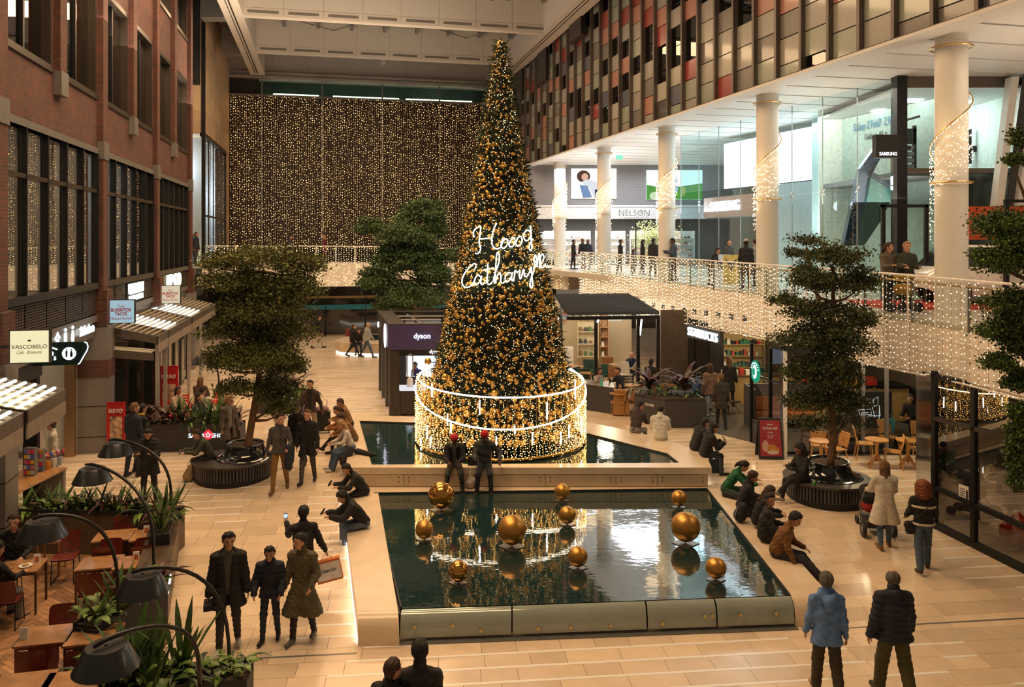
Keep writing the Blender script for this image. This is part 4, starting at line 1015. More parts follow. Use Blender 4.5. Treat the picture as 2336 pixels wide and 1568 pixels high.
# ---------------------------------------------------------------- signs on brackets
def blade(name,lab,Y,d0,d1,z0,z1,face,edge=BLACK,thick=.14):
    t = T(name,lab,'sign',LP(Y,(d0 + d1) / 2,z0),TILT)
    a, b = LP(Y,d0,0), LP(Y,d1,0)
    MB().slab([(a.x,a.y,z0),(b.x,b.y,z0),(b.x,b.y,z1),(a.x,a.y,z1)],AX,thick).build('box',edge,t)
    e = .018; a2, b2 = LP(Y,d0 + e,0) - AX * .006, LP(Y,d1 - e,0) - AX * .006
    MB().slab([(a2.x,a2.y,z0 + e),(b2.x,b2.y,z0 + e),(b2.x,b2.y,z1 - e),(a2.x,a2.y,z1 - e)],AX,.006).build('face',face,t)
    w0 = LP(Y + .07,-.02,(z0 + z1) / 2); w1 = LP(Y + .07,d0,(z0 + z1) / 2); MB().tube([w0,w1],.03,6).build('bracket',BLACK,t)
    return t
def bt_(t,body,Y,d,z,mat,w=None,h=None,bold=0.0,shear=0.0,ext=.004,name='lettering'):
    c = LP(Y,d,z) - AX * .014; return text(body,c,PX,mat,t,w,h,ext,bold,shear,name)
INKB = M('ink_black',(.02,.018,.012),.6); INKR = M('ink_red',(.45,.01,.02),.5); INKG = M('ink_grey',(.28,.25,.12),.6)
CREAM = E('sign_cream',(.92,.84,.50),.95)
t = blade('blade_sign','square cream light box reading VASCOBELO on the brick wall',15.15,.38,1.08,4.04,4.68,CREAM)
bt_(t,'VASCOBELO',15.15,.73,4.36,INKB,w=.62,h=.075); bt_(t,'Café - Brasserie',15.15,.73,4.255,INKG,w=.43,h=.065,shear=.3)
q = MB(); c = LP(15.15,.73,4.475) - AX * .012; q.obox(c,(.055,.006,.03),TILT); q.build('bean_mark',INKB,t)
for Y, zc, nm, fc in ((22.65,4.36,'square pale blue sign reading BURRITOS TACOS next to the first brick pillar',E('sign_blue',(.42,.60,.68),.8)),(29.7,4.36,'square cream sign reading BURRITOS TACOS over the lit canopy',E('sign_cream_dim',(.80,.68,.48),.8))):
    t = blade('blade_sign',nm,Y,.19,.91,zc - .34,zc + .34,fc)
    bt_(t,'Fresh',Y,.55,zc + .155,INKR,w=.18,h=.08,shear=.3); bt_(t,'BURRITOS',Y,.55,zc + .045,INKR,w=.52,h=.1,bold=.03); bt_(t,'TACOS',Y,.55,zc - .065,INKR,w=.32,h=.095,bold=.03); bt_(t,'Mexican Kitchen',Y,.55,zc - .19,INKR,w=.55,h=.08,shear=.35)
GOLDI = E('ink_gold',(.62,.45,.16),1.0)
t = blade('blade_sign','square black sign with gold letters BREAD & CO behind the tree',36.9,.30,.97,4.18,4.80,BLACKM)
bt_(t,'BREAD',36.9,.62,4.60,GOLDI,w=.46,h=.15,bold=.02); bt_(t,'&CO',36.9,.62,4.40,GOLDI,w=.46,h=.19,bold=.02)
# parking and toilet pointer
WSIGN = E('sign_white',(.86,.97,1),1.7)
t = T('pointer_sign','dark green pointer sign with parking and toilet symbols','sign',LP(18,.5,3.56),TILT)
def lp2(Y,pts,off=0.0): return [tuple(LP(Y,d,z) - AX * off) for d,z in pts]
MB().slab(lp2(18,[(-.1,3.57),(.72,3.57),(.80,3.60),(.97,3.9),(.97,3.98),(.92,4.08),(-.1,4.08)]),AX,.12).build('panel',M('sign_green',(.006,.03,.028),.4),t)
MB().tube(lp2(18,[(.90,4.085),(.95,4.06),(.975,3.98),(.96,3.9),(.80,3.60),(.765,3.585)],.02),.014,5).build('edge_light',WSIGN,t)
c = LP(18,.58,3.83) - AX * .012
MB().slab([(c + PX * .145 * math.cos(i * PI / 12) + Vector((0,0,.145 * math.sin(i * PI / 12)))).to_tuple() for i in range(24)],-AX,.004).build('disc',WSIGN,t)
INKGN = M('ink_green',(.004,.02,.02),.5)
for dx, sk in ((-.05,0),(.05,1)):
    q = MB(); p = c - AX * .008 + PX * dx; q.ball((p + Vector((0,0,.082))),.017,8,6,(1,.3,1))
    q.slab([(p + PX * x + Vector((0,0,z))).to_tuple() for x,z in (((-.016,-.08),(.016,-.08),(.022,.06),(-.022,.06)) if not sk else ((-.014,-.08),(.014,-.08),(.03,-.02),(.014,.06),(-.014,.06),(-.03,-.02)))],-AX,.004); q.build('pictogram',INKGN,t)
c = LP(18,.2,3.8) - AX * .012; text('P',c,PX,WSIGN,t,h=.19,bold=.05); text('5',LP(18,.29,3.73) - AX * .012,PX,WSIGN,t,h=.085,bold=.03)
MB().tube(lp2(18,[(.06,3.93),(.2,3.985),(.34,3.93)],.015),.018,5).build('roof_mark',WSIGN,t)
# lettering along the fascia
t = T('fascia_sign','glowing white toilet symbols and 2theloo lettering on the bronze fascia','sign',LP(20.7,0,3.8),TILT)
def ft(body,Y,z,w,h,bold=.0,mat=WSIGN): return text(body,LP(Y,.03,z),AX,mat,t,w,h,.02,bold)
ft('2theloo',21.35,4.02,1.25,.26,.02)
for Y, k in ((19.0,0),(19.55,1),(20.1,2)):
    q = MB(); c = LP(Y,.03,4.0)
    if k == 0: q.tube([c + AX * -.16 + Vector((0,0,.05)),c + Vector((0,0,.2)),c + AX * .16 + Vector((0,0,.05))],.025,5); q.tube([c + AX * -.06 + Vector((0,0,-.2)),c + AX * -.06 + Vector((0,0,.05)),c + AX * .06 + Vector((0,0,.03)),c + AX * .06 + Vector((0,0,-.05)),c + AX * -.06 + Vector((0,0,-.07))],.022,5)
    else:
        q.ball(c + Vector((0,0,.2)),.05,8,6)
        q.slab([(c + AX * x + Vector((0,0,z))).to_tuple() for x,z in (((-.09,-.2),(-.02,-.2),(0,-.02),(.02,-.2),(.09,-.2),(.09,.13),(-.09,.13)) if k == 1 else ((-.04,-.22),(.04,-.22),(.12,-.06),(.04,.13),(-.04,.13),(-.12,-.06)))],PX,.02)
    q.build('symbol',WSIGN,t)
t = T('fascia_sign','overexposed white two-line sign on the louvre band above the canopies','sign',LP(26,.1,4.4),TILT)
q = MB(); lbox(q,25.6,27.7,4.42,5.0,-.02,.04); q.build('back_box',BLACKM,t)
text('URBAN',LP(26.65,.06,4.8),AX,E('sign_hot',(1,.98,.85),3),t,2.0,.34,.03,.04); text('SALADS',LP(26.65,.06,4.5),AX,MATS['sign_hot'],t,1.9,.17,.03,.03)
t = T('fascia_sign','yellowish lit shop sign with tall letters farther along the louvre band','sign',LP(33.2,.1,4.4),TILT)
text('UP GO',LP(33.2,.06,4.72),AX,E('sign_hot_yellow',(1,.95,.55),2.5),t,3.0,.55,.03,.04)
# ---------------------------------------------------------------- café terrace
A2, P2_ = Vector((AX.x,AX.y)), Vector((PX.x,PX.y)); L_, W_, NP_ = .54, .09, 6
o0 = Vector((-8,12)); d1, d2 = (A2 + P2_).normalized(),(A2 - P2_).normalized()
planks = []
for r in range(-70,70):                # herringbone on a grid of plank widths
    for k in range(-7,8):
        planks.append((o0 + d1 * (W_ * (r + 2 * NP_ * k)) + d2 * (W_ * r),d1,d2))
        planks.append((o0 + d1 * (W_ * r) + d2 * (W_ * (r - 2 * NP_ + 1 + 2 * NP_ * k)),d2,d1))
def plank_hexa(pk,top):
    q, a, b = pk; g = .003; out = []
    c = [q + a * g + b * g,q + a * (L_ - g) + b * g,q + a * (L_ - g) + b * (W_ - g),q + a * g + b * (W_ - g)]
    if (a.x * b.y - a.y * b.x) < 0: c = c[::-1]
    for dz in (-.02,top): out += [(p.x,p.y,fz(p.y) + dz) for p in c]
    return out
def cen(pk): return pk[0] + pk[1] * L_ / 2 + pk[2] * W_ / 2
CAFE2 = [(-16,8.5),(-5.2,8.5),(-5.2,12.0),(-5.9,13.3),(-6.75,15.8),(-16,16.4)]
planks = [k for k in planks if inside(tuple(cen(k)),CAFE2) and abs(cen(k).x) < .68 * cen(k).y + .3]
planks.sort(key=lambda k: abs(cen(k).y - 12.2))
pt_ = T('floor_cafe',None,None,kind='structure')
WOODF = M('plank_oak',(.42,.23,.12),.35,var=.2,scale=6,rand=.3); WOODFA = M('planks_oak',(.42,.23,.12),.35,var=.2,scale=6,island=.3)
for k in planks[:270]: MB().hexa(plank_hexa(k,0.004)).build('plank',WOODF,pt_)
if planks[270:]:
    q = MB()
    for k in planks[270:]: q.hexa(plank_hexa(k,0.004))
    q.build('planks',WOODFA,pt_,kind='stuff')
print('planks',len(planks))
# tables
def table_parts(t,w=.68,d=.58,h=.745):
    MB().box(-w / 2,w / 2,-d / 2,d / 2,h - .028,h).build('tabletop',WOODT,t,local=True)
    MB().box(-w / 2 - .012,-w / 2,-d / 2,d / 2,h - .03,h + .002).build('edge_strip',BRONZE,t,local=True)
    for sx in (-1,1):
        for sy in (-1,1): q = MB(); x, y = sx * (w / 2 - .03), sy * (d / 2 - .03); q.box(x - .016,x + .016,y - .016,y + .016,0,h - .03); q.build('leg',M('leg_bronze',(.12,.075,.045),.4,.5),t,local=True)
    q = MB()
    for sy in (-1,1): q.box(-w / 2 + .03,w / 2 - .03,sy * (d / 2 - .03) - .012,sy * (d / 2 - .03) + .012,h - .07,h - .03)
    q.build('apron',MATS['leg_bronze'],t,local=True)
def mk_table(u,v,lab,first=[None]):
    c = onz(u,v,.75)
    for _ in range(6): c = onz(u,v,.745 + fz(c.y))
    t = T('cafe_table',lab,'table',(c.x,c.y,fz(c.y)),TILT,group='café tables on the herringbone floor'); 
    table_parts(t); return t
TB = {}
for k, u, v, lab in (('1a',262,1221,'wooden café table nearest the back planter, left one of the pair'),('1b',346,1219,'wooden café table nearest the back planter, right one with a menu card'),
                     ('2a',228,1283,'wooden café table in the middle pair, left one without card'),('2b',312,1281,'wooden café table in the middle pair with a menu card on its edge'),
                     ('3a',107,1448,'shiny wooden café table carrying a white menu card at its left corner'),('3b',216,1447,'wooden café table half hidden by the foreground plants'),
                     ('4a',52,1560,'wooden café table cut by the bottom left corner of the photo'),('4b',165,1556,'wooden café table at the bottom edge behind the nearest lamp'),('5',48,1292,'wooden café table with a plate between the two sitting men')):
    TB[k] = mk_table(u,v,lab)
def chair_parts(t,mat=REDW,fm=BLACK):
    q = MB(); V = []
    for y, z in ((-.21,.445),(-.18,.455),(0,.448),(.16,.442),(.2,.45)):
        for x in (-.20,-.1,.1,.20): V.append((x,y,z + .012 * (abs(x) > .15)))
    F4 = [(r * 4 + c,r * 4 + c + 1,r * 4 + c + 5,r * 4 + c + 4) for r in range(4) for c in range(3)]; q.add(V,F4); q.add([(x,y,z - .018) for x,y,z in V],[f[::-1] for f in F4]); q.build('seat',mat,t,True,True)
    q = MB(); V = []
    for y, z, hw in ((.185,.47,.17),(.215,.55,.19),(.235,.68,.20),(.255,.80,.195),(.26,.845,.16)):
        for x in (-1,-.5,.5,1): V.append((x * hw,y - .03 * abs(x) ** 2,z))
    q.add(V,F4); q.add([(x,y + .016,z) for x,y,z in V],[f[::-1] for f in F4]); q.build('backrest',mat,t,True,True)
    for s in (-1,1): MB().tube([(s * .17,.17,.44),(s * .185,.2,.22),(s * .19,.22,.012),(s * .19,-.2,.012),(s * .18,-.16,.43)],.0095,6).build('leg',fm,t,local=True)
    MB().tube([(-.17,-.14,.43),(.17,-.14,.43)],.009,5).tube([(-.17,.15,.435),(.17,.15,.435)],.009,5).build('seat_bar',fm,t,local=True)
chair0 = T('cafe_chair','x','chair',group='red plywood café chairs'); chair_parts(chair0); used = [0]
KIDS[chair0.name] = list(bpy.data.objects[chair0.name].children)
def chair_at(tk,side,lab,dx=0.0,far=.52,turn=0.0):
    t = TB[tk]; c = Vector(t.location) + PX * dx + AX * (side * far); c.z = fz(c.y)
    o = chair0 if not used[0] else clone(chair0); used[0] = 1
    return move(o,c,TILT + (PI if side < 0 else 0) + turn,lab)
chair_at('1a',1,'red chair against the back planter at the left back table'); chair_at('1b',1,'red chair against the back planter beside the ledge'); chair_at('1a',-1,'red chair between the back and middle tables, left one')
chair_at('1b',-1,'red chair between the back and middle tables, right one'); chair_at('2a',1,'red chair tucked behind the left middle table'); chair_at('2b',1,'red chair tucked behind the right middle table')
chair_at('2a',-1,'red chair with its full back to the viewer at the left middle table',far=.42); chair_at('2b',-1,'red chair beside the ledge, front of the right middle table',far=.42)
chair_at('3a',1,'red chair behind the shiny table with the white card'); chair_at('3b',1,'red chair near the foreground plants, behind its table'); chair_at('3a',-1,'red chair in front of the shiny table, back to the viewer',far=.42)
chair_at('3b',-1,'red chair hidden by the lowest lamp shade',far=.42); chair_at('4a',1,'red chair top at the lower left corner'); chair_at('5',.8,'red chair of the bearded man in black',dx=-.36,turn=.15); chair_at('5',-1,'chair of the man cut by the left edge',dx=-.02,far=.55)
chair_at('5',1,'empty red chair behind the bearded man',dx=.42,far=.95)
# menu cards and small things on tables
CARD = M('menu_card',(.80,.76,.70),.5)
def card(tk,dx,dy,lab,print_=True):
    t = TB[tk]; c = Vector(t.location) + PX * dx + AX * dy; z = t.location.z + .745
    o = T('menu_card',lab,'menu card',(c.x,c.y,z),TILT,group='folded menu cards on the café tables')
    MB().hexa([(-.05,-.035,0),(.05,-.035,0),(.05,.035,0),(-.05,.035,0),(-.05,-.008,.15),(.05,-.008,.15),(.05,.008,.15),(-.05,.008,.15)]).build('card',CARD,o,local=True)
    if print_:
        MB().hexa([(-.035,-.033,.02),(.035,-.033,.02),(.035,-.03,.02),(-.035,-.03,.02),(-.035,-.016,.11),(.035,-.016,.11),(.035,-.013,.11),(-.035,-.013,.11)]).build('print',M('card_print',(.55,.16,.06),.5,var=.5,scale=30),o,local=True)
card('1b',-.1,.05,'menu card standing on the right back table'); card('2b',-.02,.05,'menu card standing on the right middle table'); card('3a',-.28,-.05,'plain white card at the corner of the shiny table',False)
card('3b',.0,.18,'plain white card half hidden behind the foreground plants',False); card('5',.22,.1,'menu card on the table of the two men')
t5 = TB['5'].location; o = T('plate','white plate of food on the table of the two men','plate',(t5.x + .08,t5.y,t5.z + .745))
MB().lathe((0,0,0),[(.06,0),(.11,.012),(.115,.016),(.1,.012),(.02,.006)],24).build('dish',WHITE,o,True,True); MB().ball((0,0,.02),.06,10,6,(1,.8,.4)).build('food',M('bread_crust',(.55,.33,.14),.7,bump=.3),o,True,True)
# high stool by the back planter wall
o = T('wooden_stool','wooden side table by the back planter wall','side table',gnd(118,1308),TILT)
MB().box(-.2,.2,-.2,.2,.62,.66).build('top',M('stool_top',(.45,.25,.17),.5),o,local=True)
for sx in (-1,1):
    for sy in (-1,1): MB().box(sx * .18 - .015,sx * .18 + .015,sy * .18 - .015,sy * .18 + .015,0,.62).build('leg',WOODT,o,local=True)
# arc lamps
def arc_lamp(lab,u,v,Y,bu,bv,by):
    s = at(u,v,Y); b = at(bu,bv,by)
    t = T('arc_lamp',lab,'lamp',(b.x,b.y,b.z),group='tall black arc lamps over the café terrace')
    MB().lathe(s,[(.30,-.12),(.33,-.12),(.215,.10),(.20,.115),(.02,.115),(.02,.10),(.2,.095),(.30,-.12)],36,cap=False).build('shade',M('lamp_black',(.02,.021,.024),.35,.2,coat=.3),t,smooth='auto')
    MB().lathe(s,[(.0,-.02),(.22,-.02),(.22,.0),(.0,.0)],24,cap=False).build('diffuser',M('lamp_diffuser',(.6,.5,.4),.6),t)
    top = Vector((s.x,s.y,s.z + .13)); P = []
    for k in range(13):
        f = k / 12
        a = f * PI / 2; P.append((top.x + (b.x - top.x) * math.sin(a) ** 1.0,top.y + (b.y - top.y) * math.sin(a),b.z + (top.z - b.z + .05) * (math.cos(a) ** .55 if a < PI / 2 - 1e-6 else 0)))
    P = [(top.x - (b.x - top.x) * .12,top.y - (b.y - top.y) * .12,top.z + .02)] + P
    MB().tube(P,[.02,.028] + [.026] * (len(P) - 2),8).build('arm',M('lamp_arm',(.03,.028,.027),.4,.4),t,smooth=True)
    MB().lathe(b,[(.09,0),(.09,.012),(.03,.02)],16).build('foot',BLACK,t)
    return t
arc_lamp('black arc lamp farthest back over the terrace with a green glint on its shade',264,1023,16.1,391,1165,15.6)
arc_lamp('black arc lamp second from the back over the terrace',211,1083,14.2,351,1300,13.4)
arc_lamp('black arc lamp above the middle tables rising from the ledge',96,1206,11.3,270,1400,11.75)
arc_lamp('black arc lamp arching beside the man in the long puffer jacket',325,1330,10.4,524,1572,10.9)
arc_lamp('nearest black arc lamp in the lower left, dust on its shade',242,1498,8.4,456,1585,9.3)
arc_lamp('black arc lamp over the taco terrace behind the left tree',462,822,25.4,500,906,25.2)
# low wall with a dark ledge along the terrace, lit letters on its outer face
W0, W1 = gnd(380,1440), Vector((-6.62,15.95,fz(15.95)))
t = T('terrace_wall','low brown terrace wall with a dark wooden ledge and lit lettering','low wall',W0)
dW = (W1 - W0); dW.z = 0; dW.normalize(); nW = Vector((-dW.y,dW.x,0))
def wl_(s,d,z): q = Vector((W0.x,W0.y,0)) + dW * s + nW * d; return (q.x,q.y,z)
Lw = (Vector((W1.x,W1.y,0)) - Vector((W0.x,W0.y,0))).length
def wbox(m,s0,s1,d0,d1,z0,z1): return m.hexa([wl_(s0,d0,z0),wl_(s1,d0,z0),wl_(s1,d1,z0),wl_(s0,d1,z0),wl_(s0,d0,z1),wl_(s1,d0,z1),wl_(s1,d1,z1),wl_(s0,d1,z1)])
m = MB(); wbox(m,0,Lw,0,.42,0,.84); m.build('wall_body',BROWNP,t); m = MB(); wbox(m,-.02,Lw,-.03,.5,.84,.885); m.build('ledge_top',WOODB,t)
m = MB(); wbox(m,.0,.03,-.02,.0,0,.88); m.build('corner_strip',GREYM,t)
text('VASCOBELO',wl_(.42,-.012,.60),dW,WSIGN,t,.66,.1,.008,.01)
# ---------------------------------------------------------------- upper floor, right: shops behind the columns
SHOPG = GLASS('tall_glass',(.76,.90,.92),2.2)
ZF = 4.64
q = MB(); q.prism([(-2,49.5),(2.6,46.5),(7,33),(8.3,27.5),(9.2,19),(9.6,9),(30,9),(30,60),(-2,60)],ZF - .3,ZF - .02); S('floor_upper_right',q,M('upper_floor',(.66,.60,.52),.25,var=.05))
# shoe shop facing the bridge
YN = 52.0
q = MB(); q.box(.6,16,YN,YN + .2,8.6,11.4); q.box(.6,16,YN + 7,YN + 7.2,4.6,8); nw = S('wall_shoe_shop',q,M('studded_grey',(.26,.25,.26),.5,var=.35,scale=14,bump=.5,bscale=10))
MB().box(.6,12.5,YN - .35,YN + .1,7.75,8.62).box(.6,12.5,YN - .40,YN - .34,8.5,8.62).build('white_band',M('band_white',(.74,.76,.80),.4),nw)
MB().box(.4,.7,YN - .4,YN + .3,4.6,11.3).build('end_pier',WHITE,nw)
q = MB(); q.box(.6,16,YN - .1,YN + 7,7.9,8.0); S('ceiling_shoe_shop',q,SHOPW)
t = T('shop_sign','backlit metal letters NELSON on the white band of the shoe shop','sign',(7.9,YN - .4,8.0))
text('NELSON',(7.85,YN - .42,8.12),(1,0,0),M('letter_steel',(.18,.17,.16),.4,.4),t,2.0,.42,.05,.0); text('NELSON',(7.85,YN - .37,8.12),(1,0,0),E('letter_halo',(1,.95,.85),3),t,2.08,.48,.01,.02)
def flat(m,pts,y): return m.slab([(x,y,z) for x,z in pts],(0,-1,0),.012)
def poster(lab,x0,x1,z0,z1,back,shapes):
    t = T('light_box_poster',lab,'poster',((x0 + x1) / 2,YN,z0))
    MB().box(x0,x1,YN - .12,YN,z0,z1).build('box',back,t)
    for i,(pts,mt) in enumerate(shapes):
        q = MB(); flat(q,[(x0 + (x1 - x0) * a,z0 + (z1 - z0) * b) for a,b in pts],YN - .125 - .013 * i); q.build('picture',mt,t)
def blob(cx,cy,rx,ry,n=14): return [(cx + rx * math.cos(2 * PI * i / n),cy + ry * math.sin(2 * PI * i / n)) for i in range(n)]
poster('cream light box showing a dark haired woman in a white jumper',3.83,6.75,9.05,11.0,E('poster_cream',(1,.95,.78),1.3),
       [(blob(.27,.74,.15,.2),E('p_hair',(.10,.05,.04),1)),(blob(.30,.72,.075,.12),E('p_skin',(.75,.45,.33),1)),([(.24,.58),(.38,.64),(.62,.52),(.72,.40),(.70,.05),(.50,.03),(.40,.36),(.26,.46)],E('p_jumper',(.74,.77,.84),1)),([(.18,.46),(.36,.42),(.46,.04),(.26,.02)],E('p_denim',(.20,.30,.5),1)),([(.52,.3),(.68,.3),(.68,.02),(.52,.02)],E('p_stripe',(.03,.04,.08),1))])
poster('light box showing a walker on green hills under a pale sky',8.7,12.3,9.0,10.9,E('poster_sky',(.75,.95,.88),1.3),
       [([(0,.5),(.3,.38),(.6,.44),(1,.55),(1,.0),(0,.0)],E('p_hill',(.10,.32,.06),1)),(blob(.15,.12,.1,.14),E('p_flowers',(.6,.75,.5),1)),([(.46,.25),(.56,.25),(.55,.8),(.47,.8)],E('p_walker',(.12,.3,.5),1))])
for x in (3.2,5.6,8.0,10.4): q = MB(); q.box(x - .04,x + .04,YN - .12,YN - .04,4.6,7.75); S('trim_shop_post',q,BLACK)
# shelves of shoes: units with rows of goods
GOODS = [M('goods_%d' % i,c,.5) for i,c in enumerate(((.45,.30,.2),(.08,.07,.07),(.75,.72,.68),(.35,.08,.06),(.55,.42,.25)))]
rr = random.Random(5)
def shelf_unit(lab,x0,x1,y,z0,z1,rows,pitch=.24,mats=GOODS,sm=SHOPW,back=None,size=.16):
    t = T('shelf_unit',lab,'shelf',((x0 + x1) / 2,y,z0))
    MB().box(x0,x1,y + .32,y + .36,z0,z1).box(x0 - .03,x0,y,y + .36,z0,z1).box(x1,x1 + .03,y,y + .36,z0,z1).build('carcass',back or sm,t)
    for r in range(rows):
        z = z0 + .15 + (z1 - z0 - .25) * r / rows; MB().box(x0,x1,y,y + .32,z - .03,z).build('shelf_board',sm,t)
        q = MB(); x = x0 + .12
        while x < x1 - .1:
            q.cur = rr.randrange(len(mats)); h = size * rr.uniform(.5,1.1); q.hexa([(x - .07,y + .05,z),(x + .07,y + .05,z),(x + .07,y + .27,z),(x - .07,y + .27,z),(x - .05,y + .10,z + h),(x + .05,y + .10,z + h),(x + .05,y + .27,z + h),(x - .05,y + .27,z + h)]); x += pitch * rr.uniform(.85,1.3)
        q.build('goods',mats,t,kind='stuff')
for i,(a,b) in enumerate(((1.2,3.0),(3.4,5.4),(5.8,7.8),(8.2,10.2),(10.6,12.6))):
    shelf_unit('bright shelf of shoes in the shop behind the bridge, number %s from the tree' % ('one','two','three','four','five')[i],a,b,YN + 3.5,4.65,7.0,5)
area('shoe_shop_lamp',(6.5,YN + 2.2,7.85),9,3,480,(1,.94,.86))
area('shoe_shop_band_lamp',(6.0,YN - 2.5,10.8),8,.6,260,(.9,.95,1))
# flowering bush in the shop window
t = T('blossom_bush','pale green leafy display bush inside the shoe shop window','plant',(9.6,YN + 2,4.65))
MB().tube([(9.6,YN + 2,4.65),(9.6,YN + 2,6.2)],.05,6).build('stem',WOODB,t)
pts = np.random.RandomState(2).normal(0,1,(900,3)) * np.array([.75,.4,.5]) + np.array([9.6,YN + 2,6.5]); V, Fc = stamp(pts,.06); o = put('foliage',npmesh('foliage',V,Fc,M('blossom_leaf',(.45,.50,.22),.6,island=.4)),t); o['kind'] = 'stuff'
# tall glass shop on the right
G0, G1 = Vector((7.85,37.3,0)), Vector((11.36,23.7,0)); GD = (G1 - G0).normalized(); GN = Vector((GD.y,-GD.x,0)); GN = GN if GN.x < 0 else -GN; GL = (G1 - G0).length
wn += 1; q = MB()
for i in range(9):
    s = GL * i / 8; c = G0 + GD * s; q.obox((c.x,c.y,7.9),(.03,.02,6.6),math.atan2(GD.y,GD.x))
wi = S('window_%d' % wn,q,M('glass_fin',(.35,.45,.45),.2))
for i in range(8):
    a, b = G0 + GD * (GL * i / 8 + .02), G0 + GD * (GL * (i + 1) / 8 - .02)
    for z0, z1 in ((ZF,8.0),(8.03,11.2)):
        if i < 3 and z0 < 5 and i > 0: continue
        MB().quad((a.x,a.y,z0),(b.x,b.y,z0),(b.x,b.y,z1),(a.x,a.y,z1)).build('pane',SHOPG,wi)
c0, c1 = G0, G0 + Vector((3.6,1.2,0)); MB().quad((c0.x,c0.y,ZF),(c1.x,c1.y,ZF),(c1.x,c1.y,11.2),(c0.x,c0.y,11.2)).build('pane',SHOPG,wi)
for i in range(1,8):
    c = G0 + GD * (GL * i / 8); q = MB(); 
    for dx in (-.1,.1):
        for dz in (-.1,.1): q.tube([(c.x,c.y,8.0),tuple(c + GD * dx + Vector((0,0,8.0 + dz)))],.015,4)
    q.build('spider_clamp',M('steel',(.5,.5,.5),.25,.8),wi)
def gp(s,d,z): p = G0 + GD * s - GN * d; return (p.x,p.y,z)      # s along the glass, d into the shop
q = MB(); q.hexa([gp(-.5,5.2,ZF),gp(GL + 3,5.2,ZF),gp(GL + 3,5.4,ZF),gp(-.5,5.4,ZF),gp(-.5,5.2,11.3),gp(GL + 3,5.2,11.3),gp(GL + 3,5.4,11.3),gp(-.5,5.4,11.3)]); S('wall_tech_shop',q,M('tech_wall',(.62,.72,.72),.5,var=.06))
q = MB(); q.quad((11.87,31.8,ZF),(13.5,25.5,ZF),(13.5,25.5,11.2),(11.87,31.8,11.2)); S('wall_tech_side',q,M('tech_side',(.50,.62,.58),.5))
t = T('video_wall','huge glowing white screen inside the tall glass shop','screen',(11.2,34.8,8.8))
a, b = Vector((10.04,38.0,0)), Vector((12.42,31.6,0)); MB().slab([(a.x,a.y,8.78),(b.x,b.y,8.8),(b.x,b.y,11.0),(a.x,a.y,10.95)],(1,.37,0),.15).build('casing',BLACKM,t)
q = MB(); n = Vector((-1,-.37,0)).normalized() * .01; q.quad(*[(p.x + n.x,p.y + n.y,z) for p,z in ((a,8.8),(b,8.82),(b,10.98),(a,10.93))]); q.build('screen',E('screen_white',(.92,.97,1),2.6),t)
t = T('shop_sign','glowing white letters SAMSUNG over the entrance of the glass shop','sign',gp(4.2,-.1,7.4))
MB().hexa([gp(2.3,-.05,7.35),gp(7.2,-.05,7.35),gp(7.2,.3,7.35),gp(2.3,.3,7.35),gp(2.3,-.05,8.2),gp(7.2,-.05,8.2),gp(7.2,.3,8.2),gp(2.3,.3,8.2)]).build('fascia',M('fascia_pale',(.40,.40,.42),.4),t)
SIGNW = E('letters_white',(1,1,1),1.6)
text('SAMSUNG',gp(4.15,-.10,7.80),GD,SIGNW,t,2.35,.42,.04,.012)
t = T('blade_sign','black box sign with small glowing SAMSUNG letters beside the right column','sign',(11.2,23.1,8.8))
MB().box(10.43,11.12,23.0,23.25,8.75,9.41).build('box',BLACKM,t); text('SAMSUNG',(10.77,22.99,8.86),(1,0,0),SIGNW,t,.50,.1,.006,.01)
MB().box(11.1,11.45,23.05,23.65,9.0,9.1).build('bracket',BLACK,t)
t = T('wall_lettering','blue Galaxy Z Fold7 Z Flip7 lettering on the pale shop wall','lettering',(12.7,28.3,9.9)); wd = Vector((.258,-1,0)); wq = lambda Y, z: (20.07 - .258 * Y - .03,Y,z)
text('Galaxy Z Fold7  Z Flip7',wq(28.25,10.45),wd,M('ink_blue',(.10,.28,.45),.5),t,2.25,.36,.005); text('Galaxy AI +',wq(28.2,10.05),wd,M('ink_dark',(.05,.07,.08),.5),t,1.15,.27,.005)
# angular dark structure in that shop
t = T('angular_sculpture','faceted dark blue and green panel structure behind the tall glass','sculpture',(11.8,26,ZF))
def fac(nm,pts,mt,Y=25.6,th=.25):
    P = [at(u,v,Y + (v - 430) * .004) for u,v in pts]; MB().slab([tuple(p) for p in P],(0,1,0),th).build(nm,mt,t)
fac('facet',[(2012,315),(2030,322),(1988,400),(1960,560),(1925,560),(1962,385)],M('facet_blue',(.02,.05,.10),.3,coat=.5))
fac('facet',[(1988,400),(2044,432),(2012,500),(1972,560),(1960,560)],M('facet_green',(.03,.13,.11),.35,coat=.4),25.5)
fac('facet',[(1990,392),(2050,424),(2046,440),(1988,404)],M('facet_edge',(.03,.05,.07),.3),25.4)
